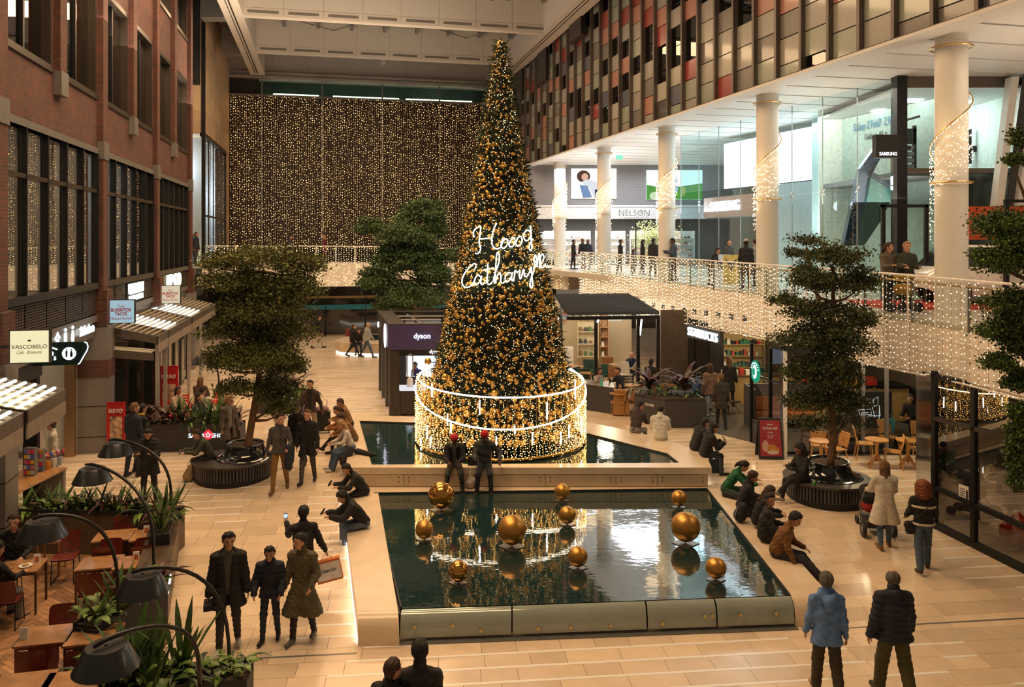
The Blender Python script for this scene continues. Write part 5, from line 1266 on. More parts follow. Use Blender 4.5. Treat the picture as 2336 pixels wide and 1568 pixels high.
# dark mullion, facing window with the lit room
q = MB(); q.box(11.32,11.62,23.6,24.0,ZF,11.25); S('pillar',q,BLACK)
wn += 1; q = MB(); q.box(11.6,15.0,23.75,23.85,8.38,8.52); q.box(11.6,15.0,23.75,23.85,10.9,11.25); q.box(11.6,11.68,23.75,23.85,ZF,11.2); wi = S('window_%d' % wn,q,M('bronze_frame',(.16,.13,.10),.4,.4))
for x0, x1 in ((11.68,13.2),(13.22,14.85)):
    for z0, z1 in ((ZF,8.36),(8.54,10.88)): MB().quad((x0,23.8,z0),(x1,23.8,z0),(x1,23.8,z1),(x0,23.8,z1)).build('pane',SHOPG,wi)
q = MB(); q.box(11.5,20,30,30.2,4.6,11.2); q.box(15.6,15.7,24,30,4.6,11.2); S('wall_gym',q,M('gym_wall',(.80,.86,.80),.6))
q = MB(); q.box(11.6,20,23.9,30,8.3,8.45); S('floor_gym',q,GREYM); q = MB(); q.box(11.6,20,23.9,30,10.92,11.0); S('ceiling_gym',q,WHITE)
for x, y in ((12.8,26),(13.0,28),(14.6,26.4)):
    o = T('ceiling_light','flat square ceiling light in the bright upper room at (%s)' % ('left' if x < 12.9 else 'middle' if x < 14 else 'right'),'light',(x,y,10.9)); MB().box(x - .4,x + .4,y - .25,y + .25,10.88,10.92).build('panel',E('panel_light',(.95,1,.97),5),o); o['label'] = {12.8: 'flat square ceiling light nearest the window in the bright upper room',13.0: 'flat square ceiling light deep in the bright upper room',14.6: 'flat square ceiling light right of the white column in the upper room'}[x]
t = T('wall_bracket','black cross-shaped screen bracket on the white wall of the upper room','bracket',(15.2,27,9.3))
MB().box(14.55,15.6,26.95,27.05,9.35,9.55).box(15.2,15.4,26.9,27.0,8.95,10.1).build('arm',BLACKM,t)
t = T('exercise_machine','dark exercise machine with weights behind the upper window','exercise machine',(12.6,26.5,8.45))
MB().box(12.3,12.45,26,26.1,8.45,10.3).box(13.0,13.1,26,26.1,8.45,10.1).box(12.3,13.1,26,26.1,9.5,10.0).tube([(12.2,26,9.3),(12.5,26,10.2),(13.2,26,10.4)],.04,6).build('frame',BLACKM,t)
q = MB()
for z in (8.7,8.9,9.1,9.3): q.box(12.45,13.0,25.95,26.2,z,z + .14)
q.build('weights',GREYM,t)
# slanted white posts to the right of that window, dark glass between them
for i,(u0,u1) in enumerate(((2308,2272),(2362,2322),(2440,2400))):
    a, b = at(u1,470,23.2), at(u0,175,23.2); q = MB(); q.slab([tuple(p) for p in (a,a + Vector((.22,0,0)),b + Vector((.22,0,0)),b)],(0,1,0),.3); S('slanted_post',q,WHITE)
q = MB(); q.quad((14.0,23.4,4.6),(20,23.4,4.6),(20,23.4,11.3),(14.9,23.4,11.3)); S('wall_dark_glass',q,M('dark_glass_wall',(.05,.055,.055),.1,coat=.6))
area('tech_shop_lamp',(11.2,33,11.0),3,7,330,(.80,.93,1),(0,0,.25)); point('gym_lamp',(14,27,10.3),110,(.95,1,.95),.4); point('tech_low_lamp',(10.8,31,7.0),80,(.85,.95,1),.3)
# exhibition stand with the white car
t = T('display_stand','black-framed glass display stand with red graphics on the upper walkway','display stand',(13,23,ZF))
q = MB(); zt = 7.38
for x, y in ((10.35,22.4),(11.55,22.4)): q.box(x - .05,x + .05,y - .05,y + .05,ZF,zt)
q.box(10.3,11.6,22.35,22.45,zt - .08,zt); q.build('frame',BLACK,t)
q = MB(); q.box(13,13.1,21.15,21.25,ZF,zt); q.box(15.95,16.05,21.15,21.25,ZF,zt); q.box(13,16.05,21.15,21.25,zt,zt + .08); q.build('frame',BLACK,t)
for x0, x1, y in ((10.4,11.5,22.4),(13.1,15.9,21.2)): MB().quad((x0,y,ZF),(x1,y,ZF),(x1,y,zt - .08),(x0,y,zt - .08)).build('glass_panel',RAILG,t)
MB().box(12.4,17,23.0,23.1,6.4,7.35).build('graphic_panel',M('graphic_orange',(.62,.10,.03),.5),t); MB().box(9.6,16,20.4,23.0,ZF - .02,ZF + .04).build('carpet',M('carpet_red',(.5,.05,.03),.8),t)
t = T('white_car','white car with dark windows on the display stand behind the column','car',(13.2,22.1,ZF + .04))
CARW = M('car_white',(.80,.76,.70),.2,coat=.8)
def loft(m,secs):
    n = len(secs[0]); b = len(m.v); V = [p for s in secs for p in s]; m.add(V,[(i * n + j,i * n + j + 1,(i + 1) * n + j + 1,(i + 1) * n + j) for i in range(len(secs) - 1) for j in range(n - 1)] + [tuple(range(n))[::-1],tuple((len(secs) - 1) * n + j for j in range(n))])
def carsec(x,zl,zh,hw): return [(x,22.1 - hw * .9,ZF + zl),(x,22.1 - hw,ZF + (zl + zh) * .5),(x,22.1 - hw * .94,ZF + zh - .05),(x,22.1 - hw * .8,ZF + zh),(x,22.1 + hw * .8,ZF + zh),(x,22.1 + hw * .94,ZF + zh - .05),(x,22.1 + hw,ZF + (zl + zh) * .5),(x,22.1 + hw * .9,ZF + zl)]
q = MB(); loft(q,[carsec(11.15,.45,.85,.6),carsec(11.35,.3,1.02,.8),carsec(12.2,.25,1.08,.84),carsec(13.6,.25,1.06,.84),carsec(14.4,.25,.98,.82),carsec(14.9,.3,.86,.76),carsec(15.05,.42,.7,.6)]); q.build('body',CARW,t,smooth='auto')
def cab(x,z,hw): return [(x,22.1 - hw,ZF + z),(x,22.1 + hw,ZF + z)]
MB().hexa([(11.5,21.32,ZF + 1.04),(13.9,21.32,ZF + 1.04),(13.9,22.88,ZF + 1.04),(11.5,22.88,ZF + 1.04),(11.95,21.5,ZF + 1.56),(13.2,21.5,ZF + 1.56),(13.2,22.7,ZF + 1.56),(11.95,22.7,ZF + 1.56)]).build('windows',M('car_glass',(.03,.035,.04),.05,coat=1),t)
MB().hexa([(11.9,21.48,ZF + 1.555),(13.25,21.48,ZF + 1.555),(13.25,22.72,ZF + 1.555),(11.9,22.72,ZF + 1.555),(12.0,21.55,ZF + 1.62),(13.1,21.55,ZF + 1.62),(13.1,22.65,ZF + 1.62),(12.0,22.65,ZF + 1.62)]).build('roof',CARW,t)
for x in (11.85,14.3):
    for y in (21.3,22.9): q = MB(); q.tube([(x,y - .09,ZF + .34),(x,y + .09,ZF + .34)],.31,20); w_ = q.build('wheel',BLACKM,t); MB().tube([(x,y - .1,ZF + .34),(x,y + .1,ZF + .34)],.19,12).build('hub',GREYM,w_)
# ---------------------------------------------------------------- garlands of lights round the white columns
for i,(cx,cy) in enumerate(COLC):
    zb = fz(0) + 4.66; lab = ('light garland spiralling down the nearest right-hand column','light garland on the second column from the right','light garland on the middle column of the row','light garland on the fourth column from the right','light garland on the column farthest away')[i]
    t = T('light_garland',lab,'lights',(cx,cy,zb)); BR = MATS['brass']
    MB().tube([(cx + .46 * math.cos(2 * PI * k / 28),cy + .46 * math.sin(2 * PI * k / 28),10.95) for k in range(28)],.022,5,closed=True).build('ring',BR,t)
    MB().tube([(cx + .46 * math.cos(2 * PI * k / 28),cy + .46 * math.sin(2 * PI * k / 28),7.75) for k in range(28)],.022,5,closed=True).build('ring',BR,t)
    sp_ = []
    for k in range(75):
        f = k / 74; a = R(60) - f * R(395); z = 10.25 - f * 2.5; r = .44 + .1 * max(0,f - .6); sp_.append((cx + r * math.cos(a),cy + r * math.sin(a),z))
    MB().tube(sp_,.018,5).build('spiral',BR,t)
    pts = []
    for k in range(4,74):
        x, y, z = sp_[k]; ln = (1.6 if k < 50 else 2.2) * rr.uniform(.75,1.0); zz = z - .05
        while zz > z - ln: pts.append((x + rr.uniform(-.02,.02),y + rr.uniform(-.02,.02),zz)); zz -= rr.uniform(.15,.30)
    bulbs('bulbs',pts,[rr.uniform(.009,.017) * (1 + max(0,cy - 19) / 40) for _ in pts],LEDW,t)
    point('garland_glow',(cx - .75,cy - .6,9.0),7,(1,.66,.3),.3)
# exit sign
t = T('exit_sign','small green exit sign hanging from the soffit','sign',(7.0,45,10.3)); c = at(1413,359,46); MB().box(c.x - .2,c.x + .2,c.y,c.y + .06,c.z - .12,c.z + .12).build('panel',E('exit_green',(.25,.75,.55),1.2),t)
MB().tube([(c.x - .15,c.y,c.z + .12),(c.x - .15,c.y,11.2)],.01,4).tube([(c.x + .15,c.y,c.z + .12),(c.x + .15,c.y,11.2)],.01,4).build('wires',GREYM,t)
# ---------------------------------------------------------------- ground floor, right: black shopfront, coffee terrace, dark glass
CHAR = M('charcoal_panel',(.045,.043,.045),.5,var=.08)
OAK = M('oak',(.56,.29,.09),.4,var=.15,scale=6)
DGL = GLASS('dark_front_glass',(.42,.40,.38),7.0,ior=1.6)
COFG = GLASS('coffee_glass',(.80,.80,.78),1.0)
KW = [at(1497,905,31.5),at(1640,950,26.6)]
a, b = Vector((6.3,34.7,0)), Vector((7.6,29.2,0))
# black wall with the coffee shop's hanging sign
q = MB(); q.slab([(a.x,a.y,.44),(b.x,b.y,.44),(b.x,b.y,3.3),(a.x,a.y,3.3)],(1,.25,0),.12); bw = S('wall_coffee_front',q,BLACK)
dB = (b - a).normalized(); nB = Vector((-dB.y,dB.x,0)); nB = nB if nB.x < 0 else -nB
for k in range(4):
    p0, p1 = a + dB * (k * 1.2 + .06) + nB * .01, a + dB * (k * 1.2 + 1.14) + nB * .01; MB().slab([(p0.x,p0.y,.5),(p1.x,p1.y,.5),(p1.x,p1.y,2.75),(p0.x,p0.y,2.75)],nB,.01).build('glass_panel',M('black_glass',(.014,.014,.014),.05,coat=1),bw)
q = MB(); p = a + dB * 1.5 + Vector((.5,.3,0)); 
t = T('hanging_sign','black hanging sign with glowing white STARBUCKS letters under the balcony','sign',b + Vector((0,0,3)))
s0, s1 = at(1567,765,30.2), at(1643,782,27.6); sd = (s1 - s0); sd.z = 0; 
MB().slab([(s0.x,s0.y,2.72),(s1.x,s1.y,2.82),(s1.x,s1.y,3.22),(s0.x,s0.y,3.22)],(1,.4,0),.12).build('box',BLACKM,t)
sn = Vector((sd.y,-sd.x,0)).normalized(); sn = sn if sn.y < 0 else -sn
mid = (s0 + s1) / 2 + sn * .03; text('STARBUCKS',(mid.x,mid.y,2.99),sd,E('sign_cold',(.9,.97,1),1.6),t,2.35,.31,.03,.008)
# coffee shop inside: back wall, shelves, counter, bench
q = MB(); q.box(5.9,13.5,31.8,32.0,.44,3.6); q.box(13.3,13.5,22.3,32,.44,3.6); S('wall_coffee_back',q,M('coffee_wall',(.10,.075,.055),.6,var=.2))
q = MB(); q.prism([(8.7,22.4),(13.5,22.4),(13.5,34),(6.6,34),(7.7,29.5),(8.3,26.2)],3.42,3.5); S('ceiling_coffee',q,M('coffee_ceiling',(.06,.05,.045),.7))
q = MB(); q.prism([(5.55,25.6),(7.0,23.6),(7.5,22.0),(13.4,22.3),(13.4,33),(6.6,33),(6.9,29)],.43,.458); S('floor_coffee',q,M('floor_grey',(.10,.095,.09),.35,var=.12))
SHO = M('shelf_oak',(.62,.42,.16),.45,var=.1)
rr = random.Random(8)
shelf_unit('oak wall shelves stocked with mugs and bags in the coffee shop doorway',7.9,9.8,31.2,1.3,3.3,4,.14,[M('mug_black',(.02,.03,.025),.3),M('mug_white',(.8,.8,.76),.3),M('bag_red',(.45,.04,.03),.5),M('bag_green',(.02,.2,.12),.5)],SHO,M('shelf_back',(.5,.36,.16),.6),.2)
t = T('counter','oak-fronted coffee counter with red gift packs','counter',(8.4,29.2,.46)); MB().box(7.5,10.2,29.0,29.7,.46,1.45).build('body',SHO,t); MB().box(7.45,10.25,28.95,29.75,1.45,1.5).build('top',WOODB,t)
for i in range(6): q = MB(); x = 7.6 + i * .22; q.box(x,x + .15,29.1,29.3,1.5,1.68 + .05 * (i % 2)); tag(q.build('gift_pack',MATS['bag_red'] if i % 2 else MATS['mug_white']),'%s gift pack on the coffee counter, place %s from its left end' % (('white','red')[i % 2],('one','two','three','four','five','six')[i]),'gift pack','gift packs on the coffee counter')
t = T('bench','tan leather bench with a dark panelled back inside the coffee shop','bench',(8.0,25.8,.46)); MB().box(7.55,9.6,25.9,26.0,.46,1.75).box(7.5,7.56,24.9,26,.46,1.75).build('panel_back',CHAR,t); MB().box(7.6,9.6,25.75,25.9,.95,1.35).build('backrest',M('tan_leather',(.34,.12,.035),.45),t); MB().box(7.6,9.6,25.2,25.8,.78,.92).build('seat',MATS['tan_leather'],t)
t = T('lounge_chair','low black lounge chair in the coffee shop doorway','chair',gnd(1662,942),.5)
MB().hexa([(-.3,-.3,.38),(.3,-.3,.38),(.3,.25,.32),(-.3,.25,.32),(-.3,-.3,.42),(.3,-.3,.42),(.3,.25,.36),(-.3,.25,.36)]).build('seat',BLACKM,t,local=True)
MB().hexa([(-.3,.2,.34),(.3,.2,.34),(.3,.25,.34),(-.3,.25,.34),(-.33,.45,.85),(.33,.45,.85),(.33,.5,.85),(-.33,.5,.85)]).build('backrest',BLACKM,t,local=True)
for sx in (-1,1):
    for sy in (-1,1): MB().tube([(sx * .12,sy * .1,.35),(sx * .28,sy * .28,0)],.012,5).build('leg',BLACK,t,local=True)
point('coffee_lamp',(8.8,28.6,3.1),110,(1,.78,.46),.2); point('coffee_lamp',(10.5,25.2,3.1),90,(1,.74,.42),.2); point('coffee_lamp',(9.0,23.6,3.1),60,(1,.8,.55),.2)
# glass front nearest the doorway with the round emblem
c0, c1 = at(1714,1009,23.6), Vector((7.45,21.9,.4)); c0.z = .4
q = MB(); q.slab([(c0.x,c0.y,.42),(c1.x,c1.y,.42),(c1.x,c1.y,1.12),(c0.x,c0.y,1.12)],(1,.25,0),.06); cf = S('wall_coffee_glass',q,CHAR)
for k in (0,.58,1.0):
    p = c0.lerp(c1,k); MB().box(p.x - .04,p.x + .04,p.y - .04,p.y + .04,.42,3.35).build('frame_post',BLACK if k < 1 else WHITE,cf)
q = MB(); p, r_ = c0.lerp(c1,0), c0.lerp(c1,1); q.tube([(p.x,p.y,2.45),(r_.x,r_.y,2.45)],.035,4); q.tube([(p.x,p.y,1.12),(r_.x,r_.y,1.12)],.03,4); q.build('frame_bar',BLACK,cf)
MB().quad((c0.x,c0.y,1.12),(c1.x,c1.y,1.12),(c1.x,c1.y,3.35),(c0.x,c0.y,3.35)).build('pane',GLASS('emblem_glass',(.5,.49,.46),2.0),cf)
t = T('round_sign','round glowing green and white emblem sign at the coffee shop door','sign',(6.95,23.5,2.2)); ec = at(1724,848,23.3); ed = Vector((.12,-1,0)).normalized()
def disc(r,off,mt,nm,sx=1.0):
    n_ = Vector((-ed.y,ed.x,0)); n_ = n_ if n_.y < 0 else -n_; cc = ec + n_ * off
    q = MB(); q.slab([tuple(cc + ed * (r * sx * math.cos(2 * PI * i / 28)) + Vector((0,0,r * math.sin(2 * PI * i / 28)))) for i in range(28)],n_,.02); return q.build(nm,mt,t)
disc(.32,.0,E('emblem_green',(.02,.30,.17),1.0),'disc'); disc(.20,.025,E('emblem_white',(.85,1,.93),1.6),'emblem',.6); disc(.11,.05,MATS['emblem_green'],'emblem_face',.55)
q = MB(); n_ = Vector((-ed.y,ed.x,0)); n_ = n_ if n_.y < 0 else -n_
for i in range(9):
    a_ = PI * (.1 + .8 * i / 8); cc = ec + n_ * .03 + ed * (.255 * math.cos(a_)) + Vector((0,0,.255 * math.sin(a_))); q.ball(cc,.02,6,4)
q.build('emblem_dots',MATS['emblem_white'],t)
# large glass behind the terrace
q = MB(); q.box(7.45,11.35,22.25,22.35,.42,.52); q.box(7.45,11.35,22.25,22.35,3.3,3.45); tg = S('wall_terrace_glass',q,BLACK)
for x in (7.5,9.1,9.75,10.4,11.3): MB().box(x - .035,x + .035,22.24,22.36,.5,3.35).build('frame_post',GREYM,tg)
for x0, x1 in ((7.55,9.06),(9.14,9.71),(9.79,10.36),(10.44,11.26)): MB().quad((x0,22.3,.5),(x1,22.3,.5),(x1,22.3,3.3),(x0,22.3,3.3)).build('pane',COFG,tg)
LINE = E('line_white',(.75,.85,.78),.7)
t = T('window_drawing','white line drawing of a coffee grinder and brewer on the terrace glass','window decal',(9.9,22.24,1.8))
def wl2(pts): 
    P = [at(1600 + x / 3.015,780 + y / 3.015,22.22) for x,y in pts]; MB().tube(P,.008,4).build('line',LINE,t)
wl2([(1105,405),(1145,400),(1130,440),(1118,440),(1105,405)]); wl2([(1115,445),(1110,465),(1150,465),(1140,442)]); wl2([(1080,470),(1165,462),(1170,500),(1090,505),(1080,470)]); wl2([(1180,400),(1215,378),(1215,440),(1185,445),(1180,400)]); wl2([(1165,440),(1225,440),(1230,510),(1150,510)]); wl2([(1100,505),(1100,490),(1150,488)]); wl2([(1062,430),(1075,405),(1085,415),(1070,438),(1062,430)]); wl2([(1175,450),(1195,520)]); wl2([(1225,445),(1222,530)])
# things inside the terrace glass
t = T('counter','long dark counter with yellow boxes behind the terrace glass','counter',(10,26.5,.46)); MB().box(8.6,13,26.3,27.1,.46,1.55).build('body',SHO,t); MB().box(8.5,13,26.2,27.2,1.55,1.62).build('top',BLACK,t)
for i,(x,mt,w_) in enumerate(((10.4,M('box_yellow',(.65,.36,.02),.5),.3),(10.9,M('box_yellow',(.65,.36,.02)),.45),(11.7,M('box_red',(.5,.03,.02),.5),.3),(9.5,MATS['bag_red'],.25))): q = MB(); q.box(x,x + w_,26.4,26.7,1.62,1.86); tag(q.build('goods_box',mt),('small yellow box on the dark counter, left one','wide yellow box on the dark counter','red box on the right of the dark counter','red packet on the left of the dark counter')[i],'box')
t = T('low_partition','grey framed partition behind the wooden chairs inside the glass','partition',(10.3,23.6,.46)); MB().box(9.6,11.2,23.7,23.76,.46,1.9).build('panel',CHAR,t); MB().tube([(9.6,23.68,.46),(9.6,23.68,1.92),(11.2,23.68,1.92),(11.2,23.68,.46)],.02,5).build('frame',GREYM,t)
t = T('shopping_bag','turquoise patterned bag standing on a table inside the glass','bag',(9.75,22.8,1.2)); bc = at(2026,970,22.85); MB().hexa([(bc.x - .12,22.75,bc.z - .2),(bc.x + .12,22.75,bc.z - .2),(bc.x + .12,22.9,bc.z - .2),(bc.x - .12,22.9,bc.z - .2),(bc.x - .14,22.72,bc.z + .18),(bc.x + .14,22.72,bc.z + .18),(bc.x + .14,22.93,bc.z + .18),(bc.x - .14,22.93,bc.z + .18)]).build('body',M('bag_turquoise',(.03,.33,.42),.5,var=.5,scale=25),t)
MB().tube([(bc.x - .07,22.75,bc.z + .17),(bc.x - .06,22.75,bc.z + .3),(bc.x + .06,22.75,bc.z + .3),(bc.x + .07,22.75,bc.z + .17)],.012,5).build('handle',MATS['bag_turquoise'],t)
t = T('inside_table','long dark table just inside the terrace glass','table',(10,22.95,.46)); MB().box(8.8,11.2,22.7,23.3,bc.z - .26,bc.z - .2).build('tabletop',WOODB,t)
for x in (8.9,11.1): MB().box(x - .04,x + .04,22.75,23.25,.46,bc.z - .26).build('leg',BLACK,t)
# terrace furniture
def round_table(u,v,lab):
    c = onz(u,v,1.19); z0 = fz(c.y); t = T('round_table',lab,'table',(c.x,c.y,z0),.4,'round oak tables on the coffee terrace'); h = 1.19 - z0
    MB().lathe((0,0,0),[(.29,h - .03),(.295,h - .015),(.29,h)],28).build('tabletop',OAK,t,'auto',True)
    MB().lathe((0,0,0),[(.05,.16),(.045,h - .1),(.09,h - .03)],12).build('column',OAK,t,True,True)
    for k in range(4): q = MB(); a_ = k * PI / 2; q.tube([(.02 * math.cos(a_),.02 * math.sin(a_),.32),(.17 * math.cos(a_),.17 * math.sin(a_),.13),(.27 * math.cos(a_),.27 * math.sin(a_),.012)],[.035,.03,.018],6); q.build('leg',OAK,t,True,True)
    return t
round_table(1873,1005,'round oak table hidden partly by the trunk on the coffee terrace'); round_table(2000,1002,'round oak table in the middle of the coffee terrace'); round_table(2071,1003,'round oak table nearest the black corner column')
def wchair(lab,u,v,rz,grp='oak chairs on the coffee terrace',mt=OAK):
    c = gnd(u,v); t = T('oak_chair',lab,'chair',c,rz,grp)
    MB().hexa([(-.2,-.2,.43),(.2,-.2,.43),(.19,.2,.42),(-.19,.2,.42),(-.21,-.21,.46),(.21,-.21,.46),(.19,.2,.445),(-.19,.2,.445)]).build('seat',mt,t,local=True)
    MB().hexa([(-.18,.19,.50),(.18,.19,.50),(.18,.21,.5),(-.18,.21,.5),(-.2,.27,.86),(.2,.27,.86),(.2,.29,.86),(-.2,.29,.86)]).build('backrest',mt,t,local=True)
    for sx in (-1,1):
        MB().tube([(sx * .16,-.16,.44),(sx * .2,-.2,0)],.016,6).build('leg',mt,t,local=True)
        MB().tube([(sx * .16,.16,.43),(sx * .2,.24,0)],.016,6).build('leg',mt,t,local=True)
        MB().tube([(sx * .15,.17,.44),(sx * .16,.21,.6)],.014,5).build('back_post',mt,t,local=True)
wchair('oak chair facing left of the trunk at the first round table',1868,1052,PI - .4); wchair('oak chair right of the tree trunk, turned to the left',1908,1062,-1.3); wchair('oak chair left of the middle round table',1972,1048,1.3)
wchair('oak chair behind the middle round table against the glass',2028,1032,.1); wchair('oak chair in front between the two right round tables',2036,1068,-1.9); wchair('oak chair cut by the black corner column, front',2096,1062,-1.5); wchair('oak chair cut by the black corner column, rear',2098,1036,-.3)
DK = M('dark_chair_wood',(.10,.06,.035),.5)
wchair('dark chair inside the glass behind the trunk',1850,1030,0.3,'dark chairs inside the glass',DK); wchair('dark chair inside the glass right of the trunk',1930,1030,-.2,'dark chairs inside the glass',DK)
# black corner column and the dark glass hall beside it
q = MB(); a_, b_ = at(2100,1190,18.3), at(2129,1204,17.15); q.slab([(a_.x - .1,a_.y,.2),(b_.x - .05,b_.y,.2),(b_.x - .05,b_.y,3.5),(a_.x - .1,a_.y,3.5)],(1,.3,0),.35); S('pillar',q,M('black_column',(.012,.012,.012),.15,coat=.8))
h0, h1 = Vector((9.0,17.15,0)), Vector((10.25,13.2,0)); hd = (h1 - h0).normalized(); hl = (h1 - h0).length; hn = Vector((hd.y,-hd.x,0)); hn = hn if hn.x < 0 else -hn
def hp(s,d,z): p = h0 + hd * s + hn * d; return (p.x,p.y,z + (0 if z > 1 else fz(p.y)))
def hbox(q,s0,s1,z0,z1,d0=-.06,d1=.05): return q.hexa([hp(s0,d0,z0),hp(s1,d0,z0),hp(s1,d1,z0),hp(s0,d1,z0),hp(s0,d0,z1),hp(s1,d0,z1),hp(s1,d1,z1),hp(s0,d1,z1)])
q = MB(); hbox(q,0,hl,0,.14); wn += 1; hw = S('window_%d' % wn,q,BLACK)
for s in (0.03,1.02,2.95,4.1): q = MB(); hbox(q,s - .05,s + .05,.1,3.6); q.build('mullion',BLACK,hw)
for z in (.82,2.55,3.45): q = MB(); hbox(q,0,hl,z,z + .09); q.build('transom',BRONZE if z > 2 and z < 3 else BLACK,hw)
for s0, s1 in ((.08,.97),(1.07,2.9),(3.0,4.05)):
    for z0, z1 in ((.14,.82),(.91,2.55),(2.64,3.45)): MB().quad(hp(s0,0,z0),hp(s1,0,z0),hp(s1,0,z1),hp(s0,0,z1)).build('pane',DGL,hw)
t = T('notice','white printed notice stuck on the dark glass','notice',hp(.72,.02,1.05)); MB().slab([hp(.66,.01,1.02),hp(.9,.01,1.02),hp(.9,.01,1.38),hp(.66,.01,1.38)],hn,.004).build('paper',M('paper',(.75,.72,.66),.6),t)
q = MB()
for k in range(6): q.slab([hp(.69,.016,1.07 + k * .045),hp(.82,.016,1.07 + k * .045),hp(.82,.016,1.085 + k * .045),hp(.69,.016,1.085 + k * .045)],hn,.002)
q.slab([hp(.84,.016,1.1),hp(.885,.016,1.1),hp(.885,.016,1.3),hp(.84,.016,1.3)],hn,.002); q.build('print',INKB,t)
q = MB(); q.box(9.4,16,9,21.6,3.5,3.6); S('ceiling_hall',q,M('hall_ceiling',(.08,.07,.065),.7)); q = MB(); q.slab([(11.5,21.9,0.3),(15,21.9,.3),(15,21.9,3.5),(11.5,21.9,3.5)],(0,1,0),.1); q.box(14.6,14.8,9,21.6,0,3.5); S('wall_hall',q,M('hall_wall',(.14,.115,.10),.6,var=.2)); q = MB(); q.prism([(9.15,17.1),(10.35,13.2),(11.6,9),(14.7,9),(14.7,21.5),(9.6,21.5)][::1],.02,.26); 
q = MB(); q.hexa([(9.2,17.3,.2),(10.5,12.6,.0),(14.6,12.6,.0),(14.6,17.3,.2),(9.2,17.3,.262),(10.5,12.6,.012),(14.6,12.6,.012),(14.6,17.3,.262)]); S('floor_hall',q,M('hall_floor',(.52,.42,.33),.4,var=.06))
t = T('screen_panel','grey free-standing panel behind the dark glass','panel',(10.0,17.4,.26)); MB().box(9.45,10.2,17.5,17.6,.25,2.15).build('board',M('panel_grey',(.16,.14,.14),.6),t)
t = T('red_bean_bag','red fabric bean bag on the floor behind the dark glass','bean bag',(11.0,14.9,.1)); bp = at(2318,1222,16.3); MB().ball((bp.x + .1,bp.y,fz(bp.y) + .26),.42,18,10,(1,.8,.62)).build('bag',M('red_cloth',(.65,.02,.015),.7,bump=.4,bscale=5),t,True)
q = MB(); bq = at(2312,1190,16.6); q.ball((bq.x + .1,bq.y,bq.z),.16,12,8,(.8,.8,1.2)); q.build('bag_top',MATS['red_cloth'],t,True)
point('terrace_lamp',(9.4,20.6,3.3),120,(1,.8,.5),.3); point('hall_lamp',(12.2,16.6,3.2),95,(1,.74,.52),.3)
# ---------------------------------------------------------------- pergola café behind the tree on the right
PZ = 3.62
t = T('pergola','black slatted pergola roof over the small café behind the tree','pergola',(4,31,.45))
p0, p1, p2, p3 = at(1262,705,30.5), at(1297,725,28.6), at(1500,721,28.9), at(1500,690,34)
R0 = [Vector((1.45,30.5,PZ)),Vector((2.0,28.4,PZ)),Vector((5.25,28.8,PZ)),Vector((5.6,36.5,PZ + .15)),Vector((2.0,37.5,PZ + .15))]
m = MB()
for i in range(5): m.tube([R0[i],R0[(i + 1) % 5]],.09,4)
m.build('frame',BLACK,t)
for k in range(22):
    y = 29.0 + k * .36; m = MB(); xl = 1.95 if y > 29.5 else 2.0; z = PZ + .05 + (y - 29) * .018; m.hexa([(xl,y,z),(5.4,y + .4,z),(5.4,y + .45,z),(xl,y + .05,z),(xl,y + .08,z + .12),(5.4,y + .48,z + .12),(5.4,y + .53,z + .12),(xl,y + .13,z + .12)]); m.build('slat',BLACKM,t)
for k in range(7): m = MB(); x = 2.2 + k * .48; m.hexa([(x,28.7,PZ - .02),(x + .05,28.7,PZ - .02),(x + .05,36.8,PZ + .12),(x,36.8,PZ + .12),(x,28.7,PZ + .04),(x + .05,28.7,PZ + .04),(x + .05,36.8,PZ + .18),(x,36.8,PZ + .18)]); m.build('purlin',BLACK,t)
for x, y in ((3.05,29.2),(4.55,29.0),(5.25,28.9),(2.2,36)): MB().box(x - .06,x + .06,y - .06,y + .06,.44,PZ).build('post',BLACK,t)
PERL = E('pergola_tube',(1,.93,.8),8)
for u, v0, v1, Y in ((1271,722,752,29),(1365,724,736,29),(1462,726,765,29)):
    p = at(u + 2,v0,Y); r_ = at(u - 2,v1,Y); MB().tube([p,r_],.03,5).build('tube_light',PERL,t)
q = MB(); q.box(1.4,5.6,37.6,37.8,.44,3.7); q.box(1.2,1.4,34,37.8,.44,3.7); S('wall_pergola_cafe',q,M('cafe_cream',(.72,.62,.46),.6,var=.05))
point('pergola_lamp',(2.6,34.6,3.3),75,(1,.86,.62),.3); point('pergola_lamp',(4.4,35.6,3.3),75,(1,.86,.62),.3); point('pergola_lamp',(3.6,31,3.35),40,(1,.82,.58),.3)
shelf_unit('white niche shelves with plants and jars in the pergola café',3.05,3.95,36.9,.9,3.4,4,.2,[M('jar_dark',(.05,.05,.045),.4),M('pot_green',(.08,.18,.05),.6),M('jar_brown',(.25,.12,.05),.5)],WHITE,M('niche_back',(.85,.74,.5),.6),.22)
shelf_unit('tan wooden shelves beside the white niche in the pergola café',4.05,4.4,36.8,.9,3.4,5,.2,[MATS['jar_dark'],MATS['jar_brown'],MATS['mug_white']],M('tan_shelf',(.5,.30,.15),.5),None,.2)
t = T('sideboard','white sideboard with drawers at the left of the pergola café','sideboard',(2.0,36.2,.45)); MB().box(1.5,2.75,36,36.5,.45,1.55).build('body',WHITE,t)
for i in range(3):
    for j in range(2): q = MB(); q.box(1.55 + i * .4,1.9 + i * .4,35.97,36,.75 + j * .38,1.08 + j * .38); o = q.build('drawer',M('drawer_white',(.74,.72,.68),.5),t); MB().ball((1.72 + i * .4,35.96,.92 + j * .38),.02,6,4).build('knob',BLACKM,o)
t = T('food_poster','hexagonal picture of grilled food on the café wall','poster',(2.1,37.5,2.6)); q = MB(); flat(q,[(2.15 + .55 * math.cos(k * PI / 3),2.75 + .5 * math.sin(k * PI / 3)) for k in range(6)],37.58); q.build('board',WHITE,t)
